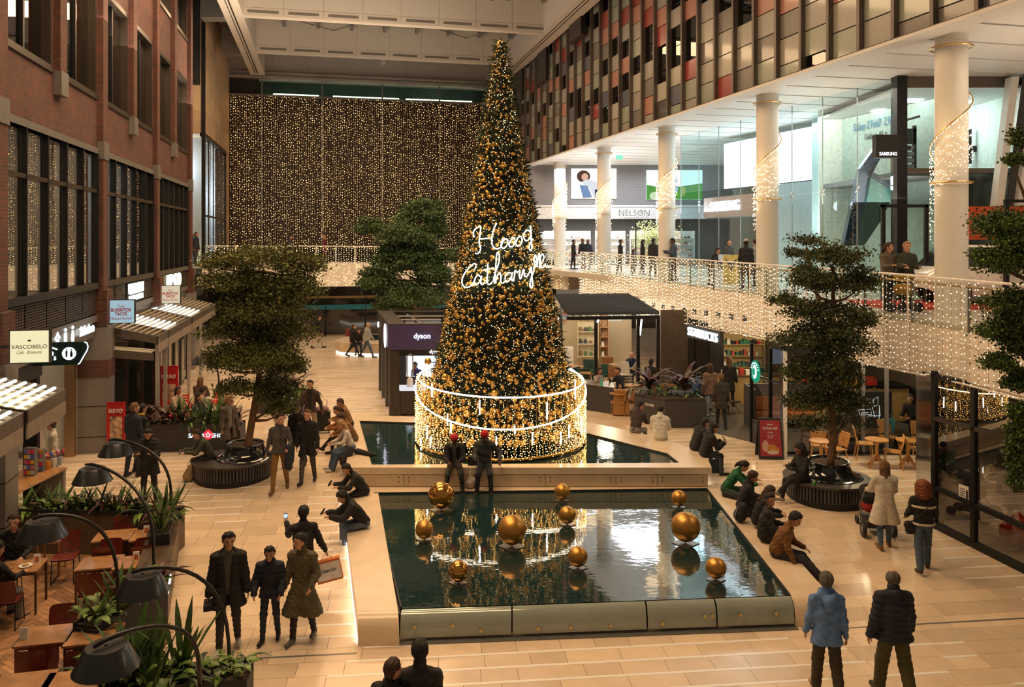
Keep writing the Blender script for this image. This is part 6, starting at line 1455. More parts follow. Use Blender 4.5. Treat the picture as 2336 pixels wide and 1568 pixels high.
for k in range(6): q = MB(); a0_, a1_ = k * PI / 3 + .06,(k + 1) * PI / 3 - .06; flat(q,[(2.15 + .05 * math.cos((a0_ + a1_) / 2),2.75),(2.15 + .5 * math.cos(a0_),2.75 + .45 * math.sin(a0_)),(2.15 + .5 * math.cos(a1_),2.75 + .45 * math.sin(a1_))],37.56); q.build('picture',M('food_%d' % (k % 3),((.45,.12,.05),(.35,.2,.08),(.5,.3,.15))[k % 3],.5,var=.5,scale=9),t)
t = T('wall_picture','square framed sampler with black marks on the café wall','picture',(4.75,37.5,2.7)); MB().box(4.5,5.15,37.55,37.6,2.6,3.35).build('frame',E('sampler',(1,.9,.66),.7),t)
q = MB()
for i in range(4):
    for j in range(4): q.box(4.58 + i * .14,4.62 + i * .14,37.54,37.55,2.68 + j * .16,2.72 + j * .16)
q.build('marks',INKB,t)
GREENC = M('green_velvet',(.018,.06,.045),.7); WICK = M('bentwood',(.34,.16,.06),.5)
def cchair(lab,x,y,rz,mt,grp):
    t = T('armchair' if mt is GREENC else 'bentwood_chair',lab,'chair',(x,y,.45),rz,grp)
    MB().box(-.24,.24,-.24,.22,.40,.48).build('seat',mt,t,local=True)
    MB().hexa([(-.24,.18,.48),(.24,.18,.48),(.24,.24,.48),(-.24,.24,.48),(-.27,.26,.86),(.27,.26,.86),(.27,.32,.86),(-.27,.32,.86)]).build('backrest',mt,t,local=True)
    for sx in (-1,1):
        for sy in (-1,1): MB().tube([(sx * .2,sy * .2,.42),(sx * .23,sy * .24,0)],.014,5).build('leg',BLACK if mt is GREENC else mt,t,local=True)
def ctable(lab,x,y,r=.35,h=.75,mt=WOODT):
    t = T('cafe_round_table',lab,'table',(x,y,.45),0,'small round café tables right of the tree'); MB().lathe((0,0,0),[(r,h - .03),(r,h)],20).build('tabletop',mt,t,'auto',True); MB().lathe((0,0,0),[(.22,0),(.03,.05),(.03,h - .03)],10).build('pedestal',mt,t,True,True)
for i,(u,v,Y) in enumerate(((1310,812,33),(1345,830,31.5),(1410,815,33.5))): p = at(u,v,Y); ctable(('pale table among the green armchairs, rear one','pale table among the green armchairs, front one','pale table of the bald man in the blue sweater')[i],p.x,p.y,.4)
for i,(u,Y,rz) in enumerate(((1285,33.6,.5),(1300,32.2,-2.2),(1340,33.8,-.4),(1330,32.0,PI),(1368,31.0,.2),(1372,32.6,-.9))): p = at(u,800,Y); cchair('green velvet armchair in the pergola café, %s' % ('far left','left front','behind the rear pale table','between the pale tables','in front of the black post','beside the black post')[i],p.x,p.y,rz,GREENC,'green armchairs in the pergola café')
for i,(u,Y,rz) in enumerate(((1390,34.5,.2),(1400,32.6,PI),(1345,28.4,1.5),(1396,28.0,-1.6),(1412,27.3,-1.9),(1436,27.4,-1.2),(1530,28.6,2.6))): p = at(u,850,Y); cchair('bentwood chair %s' % ('behind the bald man table','in front of the bald man table','of the woman in the pale top','with its back to the woman in the pale top','with a tan coat over its back','beside the tall round table','behind the charcoal planter')[i],p.x,p.y,rz,WICK,'bentwood chairs right of the tree')
for i,(u,v,Y,h) in enumerate(((1368,862,28.6,.75),(1385,850,29.2,.75),(1412,886,27.3,.75),(1446,876,27.9,.9))): p = at(u,v,Y); ctable(('round wooden table of the woman in the pale top','round wooden table behind the woman in the pale top','round wooden table by the draped tan coat','tall round wooden table right of the man in black')[i],p.x,p.y,.32,h,M('cafe_table_oak',(.5,.26,.10),.4))
t = T('tan_coat','tan coat draped over a chair beside the low charcoal wall','coat',(3.6,27.2,.9)); p = at(1417,938,27.0); MB().hexa([(p.x - .3,27.05,.5),(p.x + .34,27.0,.5),(p.x + .3,27.25,.5),(p.x - .26,27.25,.5),(p.x - .2,27.1,1.32),(p.x + .22,27.1,1.32),(p.x + .2,27.25,1.32),(p.x - .2,27.25,1.32)]).build('cloth',M('coat_tan',(.36,.18,.06),.8,bump=.5,bscale=6),t)
t = T('stacked_chairs','stack of pale plastic chairs beside the pergola post','chair stack',(4.2,28.8,.45)); 
for k in range(7):
    q = MB(); p = at(1425,840,29.4); z = .85 + k * .10; q.hexa([(p.x - .26,29.2,z),(p.x + .26,29.2,z),(p.x + .24,29.7,z - .03),(p.x - .24,29.7,z - .03),(p.x - .26,29.2,z + .03),(p.x + .26,29.2,z + .03),(p.x + .24,29.7,z),(p.x - .24,29.7,z)]); q.hexa([(p.x - .24,29.66,z),(p.x + .24,29.66,z),(p.x + .24,29.7,z),(p.x - .24,29.7,z),(p.x - .2,29.8,z + .42),(p.x + .2,29.8,z + .42),(p.x + .2,29.84,z + .42),(p.x - .2,29.84,z + .42)]); q.build('stacked_seat',M('plastic_pale',(.62,.56,.48),.5),t)
q = MB()
for sx in (-.2,.2): q.tube([(p.x + sx,29.25,.45),(p.x + sx,29.25,1.5)],.015,5); q.tube([(p.x + sx,29.65,.45),(p.x + sx,29.65,1.5)],.015,5)
q.build('legs',GREYM,t)
# charcoal low wall and the hexagonal planter box
t = T('low_wall','low charcoal wall right of the light ring','low wall',gnd(1370,945)); f0, f1, f2 = gnd(1338,936), gnd(1400,946), gnd(1404,925); MB().prism([(f0.x,f0.y),(f1.x,f1.y),(f1.x + .1,f1.y + 1.0),(f0.x,f0.y + 1.0)],.44,1.32).build('wall_body',CHAR,t); MB().prism([(f0.x - .02,f0.y - .02),(f1.x + .03,f1.y - .02),(f1.x + .12,f1.y + 1.0),(f0.x,f0.y + 1.0)],1.32,1.36).build('ledge',WOODB,t)
q = MB(); p = at(1372,884,27.6); q.hexa([(p.x - .06,p.y,1.36),(p.x + .06,p.y,1.36),(p.x + .06,p.y + .06,1.36),(p.x - .06,p.y + .06,1.36),(p.x - .04,p.y + .02,1.62),(p.x + .04,p.y + .02,1.62),(p.x + .04,p.y + .04,1.62),(p.x - .04,p.y + .04,1.62)]); tag(q.build('menu_holder',M('mint_green',(.12,.45,.38),.5)),'mint green card holder on the low charcoal wall','card holder')
PLB = [gnd(1447,960),gnd(1517,977),gnd(1612,976),gnd(1606,955)]
# ---------------------------------------------------------------- purple kiosk left of the tree
D0 = gnd(889,950); D0.z = .45; kx, ky = D0.x, D0.y
KL = Vector((-.245,1,0)).normalized(); KR = Vector((1,.03,0)).normalized()
def kp(a_,b_,z): q = Vector((kx,ky,0)) + KR * a_ + KL * b_; return (q.x,q.y,z)
def kbox(q,a0_,a1_,b0_,b1_,z0,z1): return q.hexa([kp(a0_,b0_,z0),kp(a1_,b0_,z0),kp(a1_,b1_,z0),kp(a0_,b1_,z0),kp(a0_,b0_,z1),kp(a1_,b0_,z1),kp(a1_,b1_,z1),kp(a0_,b1_,z1)])
k_ = T('kiosk','purple-headed dark sales kiosk with glowing dyson lettering left of the tree','kiosk',(kx,ky,.45))
KD = M('kiosk_dark',(.035,.028,.026),.5); KP = M('kiosk_purple',(.055,.04,.13),.5,var=.05)
m = MB(); kbox(m,0,.32,0,.35,.45,2.72); m.build('corner_pillar',KD,k_)
for b_ in (1.6,3.2,4.7): m = MB(); kbox(m,0,.18,b_,b_ + .2,.45,2.9); m.build('pillar',M('kiosk_grey',(.09,.085,.085),.4,.4),k_)
m = MB(); kbox(m,4.2,4.5,0,.35,.45,2.72); m.build('corner_pillar',KD,k_)
m = MB(); kbox(m,-.02,4.6,-.03,.1,2.69,3.53); m.build('front_header',KP,k_)
m = MB(); kbox(m,-.03,.1,.1,5.2,2.69,3.53); m.build('side_header',KD,k_)
m = MB(); kbox(m,-.03,.55,-.02,5.2,3.53,3.56); kbox(m,.55,4.6,4.8,5.2,3.53,3.56); kbox(m,.55,4.6,-.02,.15,3.53,3.56); m.build('roof_edge',KD,k_)
for b_ in (1.2,2.6,4.0): MB().tube([kp(.5,b_,3.45),kp(4.5,b_,3.45)],.025,5).build('truss_bar',GREYM,k_)
for a_ in (1.3,2.9): MB().tube([kp(a_,.3,3.45),kp(a_ - .2,4.8,3.45)],.03,5).build('truss_bar',GREYM,k_)
for a_, b_ in ((.9,.9),(1.2,.5),(2.6,1.0)): MB().ball(kp(a_,b_,3.36),.07,10,6).build('spot_lamp',E('kiosk_spot',(.9,.95,1),5),k_)
m = MB(); kbox(m,.36,4.2,3.6,3.7,.45,2.7); m.build('back_wall',KD,k_)
m = MB(); kbox(m,.95,4.1,3.52,3.6,1.2,2.55); o = m.build('screen',E('kiosk_screen',(.62,.78,1),1.6),k_)
m = MB(); c = kp(2.0,3.46,2.1); m.slab([(c[0] + .34 * math.cos(a_),c[1],c[2] - .1 + .36 * math.sin(a_)) for a_ in [i * PI / 12 for i in range(13)]],(0,-1,0),.02); m.build('screen_picture',M('hair_picture',(.07,.045,.05),.4),o)
m = MB(); kbox(m,.36,4.2,-.0,.75,.52,1.30); m.build('counter_body',KD,k_); m = MB(); kbox(m,.34,4.22,-.03,.78,1.30,1.37); m.build('counter_top',E('counter_glow',(.95,.96,1),.8),k_)
m = MB(); kbox(m,.36,4.2,.45,.5,2.42,2.7); m.build('inner_header',KD,k_)
text('dyson',kp(1.08,-.06,3.13),KR,SIGNW,k_,.56,.235,.02,.02); text('dyson',kp(1.6,.42,2.55),KR,SIGNW,k_,.42,.16,.015,.02)
m = MB(); c = kp(-.06,1.0,3.05); m.slab([tuple(Vector(c) + KL * (.42 * math.cos(i * PI / 12)) + Vector((0,0,.42 * math.sin(i * PI / 12)))) for i in range(24)],(-1,-.2,0),.03); m.build('round_light',E('round_light',(.85,.78,1),1.6),k_)
m = MB(); c = kp(-.06,4.3,3.1); m.ball(c,.12,10,6,(.3,1,1)); m.build('side_light',SIGNW,k_)
for i,(a_,sc,lab) in enumerate(((.72,1.0,'tall loop-shaped bladeless fan on the kiosk counter'),(1.62,.72,'shorter loop-shaped bladeless fan on the kiosk counter'))):
    c = Vector(kp(a_,.35,1.37)); t = T('bladeless_fan',lab,'fan',c); LO = M('fan_silver',(.55,.55,.57),.3,.5); MB().lathe((0,0,0),[(.11,0),(.12,.02),(.105,.26 * sc),(.05,.33 * sc)],20).build('base',M('fan_white',(.75,.73,.72),.35),t,True,True)
    H = 1.02 * sc; P = [(-.09,0,.36 * sc),(-.1,0,.5 * sc),(-.1,0,H),(-.06,0,H + .08),(0,0,H + .1),(.06,0,H + .08),(.1,0,H),(.1,0,.5 * sc),(.09,0,.36 * sc),(0,0,.33 * sc)]; MB().tube(P,.024,7,closed=True).build('loop',LO,t,True,True)
m = MB(); c = kp(1.15,.3,1.37); m.box(c[0] - .09,c[0] + .09,c[1],c[1] + .12,1.375,1.6); tag(m.build('product_box',WHITE),'white product box on the kiosk counter between the two fans','box')
point('kiosk_lamp',kp(1.6,1.6,2.5),45,(.85,.92,1),.03)
# ---------------------------------------------------------------- far: second pool, teal band
t = T('far_pool','smaller curved pale stone pool behind the kiosk','pool',(-8,44,.45))
P_ = [(-9.4,42.6),(-8.9,41.7),(-7.6,41.2),(-5.5,41.0),(-2,41.6),(-2,46),(-9.0,45.4)]; MB().prism(P_,.56,1.05).build('stone_rim',LIME,t); MB().prism([(-8.2,42.7),(-2.3,42.4),(-2.3,45.6),(-8.5,45.0)],1.05,1.07).build('water',MATS['tree_pool_water'],t); MB().prism([(x * .99 - .05,y + .1) for x,y in P_],.44,.58).build('light_strip',E('far_strip',(1,.9,.72),2.5),t)
q = MB(); q.prism([(-13.0,49.6),(-2,51.8),(-2,51.9),(-13,49.7)],2.05,2.35); S('trim_teal',q,M('teal_band',(.01,.20,.28),.4))
q = MB(); q.prism([(-14.5,49.3),(-2,51.8),(-2,51.9),(-14.5,49.4)],2.75,2.9); S('trim_gold',q,M('gold_band',(.3,.22,.10),.4))
for x in (-11.6,-9.2,-6.8,-4.4): q = MB(); y = 49.7 + (x + 13) * .2; q.box(x - .05,x + .05,y - .1,y,.45,3.6); S('trim_far_post',q,BLACK)
q = MB(); q.slab([(-16,49.4,.45),(-2,52.2,.45),(-2,52.2,3.6),(-16,49.4,3.6)],(-.2,1,0),.02); S('wall_far_glass',q,M('far_glass',(.016,.017,.017),.06,coat=1,var=.6,scale=.7))
# ---------------------------------------------------------------- indoor trees
LEAFV = np.array([(0,-.5,0),(.32,0,.06),(0,.5,0),(-.32,0,.06)],dtype=np.float32)
def rand_rot(n,rs,flat=.6):
    """random rotation matrices whose z axis leans upwards"""
    z = rs.normal(0,1,(n,3)) * np.array([1,1,.7]) + np.array([0,0,flat]); z /= np.linalg.norm(z,axis=1)[:,None]
    x = np.cross(z,rs.normal(0,1,(n,3))); x /= np.linalg.norm(x,axis=1)[:,None]; y = np.cross(z,x); return np.stack([x,y,z],2)
def leaves_mesh(name,P,size,mat,rs,flat=.6):
    n = len(P); Rm = rand_rot(n,rs,flat); sz = size * rs.uniform(.6,1.3,n)
    V = np.einsum('nij,kj->nki',Rm,LEAFV) * sz[:,None,None] + P[:,None,:]
    return npmesh(name,V.reshape(-1,3),(np.arange(n) * 4)[:,None] + np.array([[0,1,2,3]]),mat)
def LEAFM(name,col): return M(name,col,.55,var=.25,scale=1.2,island=.45)
def tree(name,lab,base,trunk,clumps,Y,dens,leaf,mat,seed,lift=0):
    rs = np.random.RandomState(seed); t = T('indoor_tree',lab,'tree',base,group='cloud-pruned indoor trees of the mall')
    pts = []; br = MB(); allc = []
    tp = [at(u,v,Y) for u,v in trunk]; tp[0] = Vector((tp[0].x,tp[0].y,base[2]))
    for (u,v,ru,rv) in clumps:
        off = rs.uniform(-.35,.35) * ru / F * Y; c = np.array(at(u,v,Y + off)); r = np.array((ru / F * Y,ru / F * Y * .8,rv / F * Y))
        ns = max(8,int(30 * (ru * rv / 3000) * dens * max(1,Y / 20) ** 1.5)); d = rs.normal(0,1,(ns,3)); d /= np.linalg.norm(d,axis=1)[:,None]; d[:,2] = np.abs(d[:,2]) * .9 + d[:,2] * .1 - .15 * rs.rand(ns)
        sub = c + d * r * rs.uniform(.35,1.05,(ns,1)); k = int(105 * dens)
        for sc in sub: pts.append(sc + rs.normal(0,1,(k,3)) * np.array([.16,.16,.09]) * (r[0] / .9) ** .5)
        lo_ = min(tp,key=lambda p: abs(p.z - (c[2] - r[2] * .8))); c2 = Vector(c) - Vector((0,0,r[2] * .3)); mid_ = lo_.lerp(c2,.5) + Vector((0,0,-.06))
        br.tube([lo_,mid_,c2],[.045,.03,.012],5)
        for sc in sub[:4]: br.tube([c2,tuple(sc)],[.012,.004],4)
    m = MB(); n = len(tp); m.tube(cr([tuple(p) for p in tp],3),list(np.linspace(.10,.04,(n - 1) * 3 + 1)),8); m.build('trunk',M('bark',(.17,.095,.05),.85,var=.3,scale=9,bump=.5),t,smooth=True)
    br.build('branches',MATS['bark'],t,kind='stuff')
    P = np.concatenate(pts).astype(np.float32); o = put('foliage',leaves_mesh('foliage',P,leaf,mat,rs),t); o['kind'] = 'stuff'
    print(name,len(P)); return t
GL1 = LEAFM('leaf_olive',(.105,.115,.024)); GL2 = LEAFM('leaf_deep',(.06,.078,.022)); GL3 = LEAFM('leaf_blue_green',(.075,.13,.045))
tree('left','cloud-pruned tree on the left growing from a round black bench',tuple(at(562,1030,20.0)),[(563,1030),(575,960),(585,900),(592,850),(600,780),(596,700),(600,620)],
     [(600,600,95,36),(600,665,90,40),(595,795,88,40),(570,700,70,40),(690,612,58,42),(505,605,62,26),(545,650,85,42),(660,665,80,52),(600,715,100,50),(525,760,60,42),(640,765,80,52),(505,828,55,40),(590,830,90,46),(655,845,40,50),(545,890,55,30),(625,905,48,50),(640,940,30,25)],20.0,1.0,.075,GL1,21)
tree('right','cloud-pruned tree on the right growing from a round black bench',tuple(at(1893,1068,18.7)),[(1893,1068),(1900,1000),(1897,920),(1893,850),(1885,770),(1900,690),(1900,610)],
     [(1895,598,78,38),(1900,655,74,36),(1905,760,66,36),(1870,832,72,32),(1885,905,66,30),(1850,650,62,36),(1955,648,42,48),(1788,688,36,20),(1880,718,95,40),(1835,780,75,36),(1915,800,78,44),(1965,740,34,34),(1890,870,85,36),(1848,925,52,40),(1935,930,55,40),(1820,850,36,30),(1890,968,78,20)],18.7,.95,.07,GL2,22)
tree('middle','blue-green cloud-pruned tree behind the purple kiosk',(at(955,812,36.5).x,36.5,.45),[(955,845),(952,760),(945,700),(955,640),(945,580),(955,520)],
     [(960,492,50,46),(840,530,33,34),(925,548,64,56),(992,535,28,56),(930,610,76,60),(870,655,50,36),(988,640,40,66),(940,680,82,40),(905,590,40,70),(965,600,40,90),(848,628,34,20),(1000,690,32,24),(1025,590,24,30),(905,700,60,14)],36.5,1.0,.12,GL3,23)
tree('rear_right','small dark tree crown showing behind the right bench tree',tuple(at(1898,1040,20.9)),[(1898,1040),(1892,850),(1870,700),(1840,570)],[(1840,552,44,20),(1810,580,25,12),(1870,585,26,14),(1835,620,30,18)],20.9,.9,.07,GL2,24)
tree('edge','tree with trailing green foliage cut by the right edge of the photo',(8.7,12.6,.0),[(2435,1470),(2415,1100),(2405,850),(2390,650),(2370,520)],
     [(2292,520,72,42),(2310,610,60,44),(2325,740,50,60),(2322,880,22,60),(2322,990,18,60),(2318,1070,15,60),(2335,560,66,50),(2255,588,38,18),(2315,700,55,45),(2290,760,44,40),(2285,835,30,36),(2335,800,46,70),(2325,950,20,36),(2318,1030,17,50),(2312,1110,12,44),(2330,330,20,40),(2310,370,18,20)],12.6,1.2,.055,LEAFM('leaf_fresh',(.075,.13,.02)),25)
# round black planter benches
BW_ = M('bench_wood',(.055,.045,.04),.35,var=.3,scale=6); PLB_ = M('planter_gloss',(.012,.014,.016),.12,coat=.8)
def bench(lab,u0,u1,vb,uc):
    Y = 19.8
    for _ in range(6): Y = (CZ - fz(Y)) * F / (vb - HV)
    R_ = (u1 - u0) / 2 * (Y + .95) / F; cy = Y + R_; cx = ((u0 + u1) / 2 - CX) / F * cy; px = (uc - CX) / F * (cy + .1); z0 = fz(cy)
    t = T('planter_bench',lab,'bench',(cx,cy,z0),0,'round planter benches'); c = (cx,cy,z0)
    MB().lathe(c,[(R_ * .93,-.12),(R_ * .93,.10),(R_ * .90,.10),(R_ * .9,.40)],48).build('base',BLACKM,t)
    MB().lathe(c,[(R_ * .9,.42),(R_,.42),(R_ * 1.0,.465),(R_ * .2,.47)],56).build('seat',BW_,t,smooth='auto')
    for k in range(76):
        a_ = 2 * PI * k / 76; MB().obox((cx + R_ * .955 * math.cos(a_),cy + R_ * .955 * math.sin(a_),z0 + .26),(.035,R_ * .052,.32),a_).build('slat',M('bench_slat',(.05,.047,.05),.4,rand=.3),t)
    pc = (px,cy + .1,z0); MB().lathe(pc,[(R_ * .78,.468),(R_ * .72,.475),(R_ * .66,.50),(R_ * .58,.55),(R_ * .52,.62),(R_ * .485,.70),(R_ * .47,.78),(R_ * .475,.81),(R_ * .46,.82),(R_ * .44,.81),(R_ * .43,.76)],56,cap=False).build('planter',PLB_,t,smooth=True)
    MB().lathe(pc,[(R_ * .44,.76),(R_ * .2,.79),(.01,.80)],24).build('soil',M('soil',(.06,.035,.02),.9,bump=.8,bscale=30),t)
    return c, R_
bench('round black slatted bench with a flared planter under the left tree',445,622,1119,560)
bench('round black slatted bench with a flared planter under the right tree',1790,1982,1171,1890)
# ---------------------------------------------------------------- leafy planters
def leafmesh(name,L_,W_,bend,mat,tip=1.0,fold=.15,n=4):
    V = []
    for i in range(n + 1):
        f = i / n; w_ = W_ * math.sin(PI * min(1,.12 + .88 * f ** tip)) ** .8 if i < n else .002; a_ = bend * f; y = L_ * f * math.sin(a_ + .15) ; z = L_ * f * math.cos(a_ * .9)
        V += [(-w_,y - fold * w_,z),(0,y + fold * w_,z),(w_,y - fold * w_,z)]
    Fc = [(i * 3 + j,i * 3 + j + 1,i * 3 + j + 4,i * 3 + j + 3) for i in range(n) for j in range(2)]
    me = bpy.data.meshes.new(name); me.from_pydata(V,[],Fc); me.materials.append(mat); me.shade_smooth(); me.update(); return me
PG1 = M('leaf_snake',(.055,.11,.022),.45,var=.5,scale=20,rand=.3); PG2 = M('leaf_pothos',(.12,.21,.032),.4,var=.3,scale=8,rand=.35); PG3 = M('leaf_cordyline',(.06,.022,.016),.4,var=.4,scale=8,rand=.4); PG4 = M('leaf_dark_green',(.025,.055,.015),.45,var=.4,scale=8,rand=.3)
LM = dict(snake=[leafmesh('leaf',.55,.034,.12,PG1),leafmesh('leaf',.42,.03,.3,PG1)],pothos=[leafmesh('leaf',.17,.055,.9,PG2,.8),leafmesh('leaf',.13,.045,1.3,PG2,.8)],
          cordy=[leafmesh('leaf',.42,.04,.8,PG3),leafmesh('leaf',.36,.035,1.2,PG3)],fern=[leafmesh('leaf',.34,.03,1.1,PG4),leafmesh('leaf',.26,.03,1.5,PG2)])
def plant(root,kind,p,n,sc,rs,spread=None):
    """a clump: a small stem mesh as the part, its leaves as sub-parts"""
    q = MB(); q.tube([(p[0],p[1],p[2] - .03),(p[0],p[1],p[2] + .1 * sc)],.012,5); nm = dict(snake='snake_plant',pothos='trailing_plant',cordy='red_cordyline',fern='strap_leaf_plant')[kind]
    st = q.build(nm,PG4,root)
    for i in range(n):
        me = LM[kind][i % 2]; a_ = 2 * PI * i / n * 2.4 + rs.rand() * .8
        tilt = dict(snake=.06 + .28 * rs.rand(),pothos=.3 + .9 * rs.rand(),cordy=.1 + .6 * rs.rand(),fern=.25 + .8 * rs.rand())[kind]; r = dict(snake=.09,pothos=.16,cordy=.03,fern=.05)[kind] * sc * rs.rand() ** .5
        o = bpy.data.objects.new('leaf',me); COL.objects.link(o); o.parent = st; s_ = sc * rs.uniform(.7,1.15)
        h = .04 + (.18 * rs.rand() if kind in ('pothos','cordy') else 0)
        o.matrix_local = Matrix.Translation((p[0] + r * math.cos(a_),p[1] + r * math.sin(a_),p[2] + h * sc)) @ Euler((0,0,a_ - PI / 2)).to_matrix().to_4x4() @ Euler((-tilt,0,0)).to_matrix().to_4x4() @ Matrix.Scale(s_,4)
def planter_row(root,a,b,z,kinds,rs,step=.26,n=9,sc=1.0,wid=.3):
    a, b = Vector(a), Vector(b); L0 = (b - a).length; k = max(2,int(L0 / step))
    d = (b - a).normalized(); nn = Vector((-d.y,d.x,0))
    for i in range(k):
        p = a.lerp(b,(i + .5) / k) + nn * ((rs.rand() - .5) * wid); plant(root,kinds[rs.randint(len(kinds))],(p.x,p.y,z),n,sc * rs.uniform(.8,1.2),rs)
rs = np.random.RandomState(31)
# back planter wall of the terrace
w0, w1 = gnd(30,1262), Vector((-6.65,15.75,.16)); t = T('planter_wall','brown planter wall with snake plants and red cordylines behind the terrace','planter',w1)
q = MB(); dW2 = (w1 - w0); dW2.z = 0; dW2.normalize(); n2 = Vector((-dW2.y,dW2.x,0)); 
def qb(q,a,b,d0,d1,z0,z1,n): P = [a + n * d0,b + n * d0,b + n * d1,a + n * d1]; return q.hexa([(p.x,p.y,z0) for p in P] + [(p.x,p.y,z1) for p in P])
qb(q,w0,w1,0,.06,0,1.02,n2); qb(q,w0,w1,.06,.44,.0,.9,n2); qb(q,w0,w1,.44,.5,0,1.02,n2); q.build('box',BROWNP,t); q = MB(); qb(q,w0,w1,-.02,.0,.98,1.06,n2); q.build('dark_lip',BLACKM,t)
planter_row(t,w0 + n2 * .25,w1 + n2 * .25,.92,['snake','pothos','cordy','pothos','fern','snake'],rs,.10,10,1.1)
# small box on the far end of the ledge
t = T('planter_box','small black planter box with striped plants on the end of the ledge','planter',(-6.6,15.4,1.0)); q = MB(); wbox(q,Lw - 1.5,Lw - .02,.06,.40,.885,1.08); q.build('box',BLACKM,t)
for s in np.arange(Lw - 1.4,Lw,.16): plant(t,['fern','snake','cordy','fern'][rs.randint(4)],wl_(s,.23,1.06),8,1.0,rs)
# front planters
def boxplanter(lab,a,b,wd,z0,z1,kinds,step,n,sc,mat=BLACKM):
    d = (b - a); d.z = 0; d.normalize(); nn = Vector((-d.y,d.x,0)); t = T('planter_box',lab,'planter',(a + b) / 2)
    q = MB(); qb(q,a,b,0,wd,z0,z1 - .06,nn); qb(q,a,b,0,.03,z1 - .06,z1,nn); qb(q,a,b,wd - .03,wd,z1 - .06,z1,nn); q.build('box',mat,t)
    q = MB(); qb(q,a + d * .03,b - d * .03,.03,wd - .03,z1 - .05,z1 - .03,nn); q.build('soil',MATS['soil'],t)
    for k in range(max(1,int(wd / .26))): planter_row(t,a + nn * (.15 + .26 * k),b + nn * (.15 + .26 * k),z1 - .04,kinds,rs,step,n,sc,.2)
    return t
p = onz(330,1405,1.0)
boxplanter('black planter of mixed green plants between the middle and nearest arc lamps',Vector((-5.95,11.5,0)),Vector((-5.55,12.9,0)),.42,.0,.86,['fern','pothos','snake','cordy','pothos','pothos'],.12,10,1.1)
tq = boxplanter('black planter of leafy plants at the bottom edge below the couple and child',Vector((-4.45,10.45,0)),Vector((-3.5,10.6,0)),.55,.0,.60,['pothos','pothos','fern','pothos'],.17,11,.95)
q = MB(); qb(q,Vector((-5.7,10.25,0)),Vector((-4.45,10.45,0)),0,.55,0,.58,Vector((-.16,.98,0))); q.build('long_box',BLACKM,tq)
for k in range(3): planter_row(tq,Vector((-5.7,10.35 + .2 * k,0)),Vector((-4.4,10.55 + .2 * k,0)),.58,['pothos','snake','pothos','fern'],rs,.17,11,1.2)
# salsa planter
sa, sb = gnd(292,1032), gnd(548,1030); t = boxplanter('long black planter with white SALSA SHOP lettering and a red logo',sa,sb,.5,.42,1.22,['cordy','fern','cordy','snake'],.15,12,1.3,CHAR)
sd = (sb - sa).normalized(); lc = at(466,986,sa.y + .0); lz = .90; nn = Vector((sd.y,-sd.x,0))
def sal(u):
    k = (u - 292) / 256; q_ = sa.lerp(sb,k) + nn * .012; q_.z = 0; return q_
pp = sal(449); text('SALSA',(pp.x,pp.y,lz),sd,WSIGN,t,.46,.125,.008,.008); pp = sal(500); text('SHOP',(pp.x,pp.y,lz),sd,WSIGN,t,.42,.125,.008,.008)
pp = sal(475); MB().slab([tuple(pp + sd * (.13 * math.cos(i * PI / 8)) + Vector((0,0,lz + .02 + .13 * math.sin(i * PI / 8) * (1.25 if i == 4 else 1)))) for i in range(16)],nn,.008).build('logo',E('logo_red',(.75,.03,.04),1.6),t)
q = MB(); pp = pp + nn * .012
for i in range(5): a_ = PI / 2 + i * 2 * PI / 5; q.ball(pp + sd * (.05 * math.cos(a_)) + Vector((0,0,lz + .02 + .05 * math.sin(a_))),.022,6,4)
q.build('logo_petals',WSIGN,t)
sa, sb = gnd(586,944), gnd(690,946); t = boxplanter('black planter with the end of a lit name behind the left tree',sa,sb,.6,.42,1.2,['cordy','fern','fern','pothos'],.22,10,1.6,CHAR); sd = (sb - sa).normalized(); pp = sa.lerp(sb,.5) + Vector((sd.y,-sd.x,0)) * .015; text('SALSA SHOP',(pp.x,pp.y,1.05),sd,WSIGN,t,1.0,.12,.008,.01)
sa, sb = gnd(640,880), gnd(700,850); boxplanter('tall leafy planter along the far walkway left',Vector((sa.x,sa.y,.4)),Vector((sa.x - 1.5,sa.y + 7,.4)),.6,.42,1.2,['cordy','fern','fern','pothos'],.55,8,2.2,CHAR)
# hexagonal charcoal planter by the coffee shop
t = T('planter_box','hexagonal charcoal planter with STARBUCKS COFFEE lettering and spiky plants','planter',PLB[1]); H_ = [PLB[0],PLB[1],PLB[2],PLB[2] + Vector((-.2,1.3,0)),PLB[0] + Vector((.2,1.2,0))]
MB().prism([(p.x,p.y) for p in H_],.43,1.28).build('box',CHAR,t); MB().prism([(p.x * .997 + .012,p.y + .05) for p in H_],1.28,1.36).build('soil_rim',M('rim_brown',(.05,.035,.03),.5),t)
a, b = PLB[0], PLB[1]; sd = (b - a).normalized(); nn = Vector((sd.y,-sd.x,0)); pp = a.lerp(b,.42) + nn * .012; text('STARBUCKS COFFEE',(pp.x,pp.y,1.08),sd,M('ink_white',(.8,.78,.72),.5),t,.62,.085,.004,.012)
for x, y, kd, sc in ((.25,.4,'cordy',2.0),(.75,.5,'cordy',2.0),(.1,.2,'pothos',1.4),(.4,.15,'pothos',1.4),(.55,.3,'pothos',1.4),(.3,.3,'pothos',1.3),(.85,.3,'fern',1.5)):
    p = PLB[0].lerp(PLB[2],x) + Vector((0,y,0)); plant(t,kd,(p.x,p.y,1.34),30 if kd == 'cordy' else 14,sc,rs)
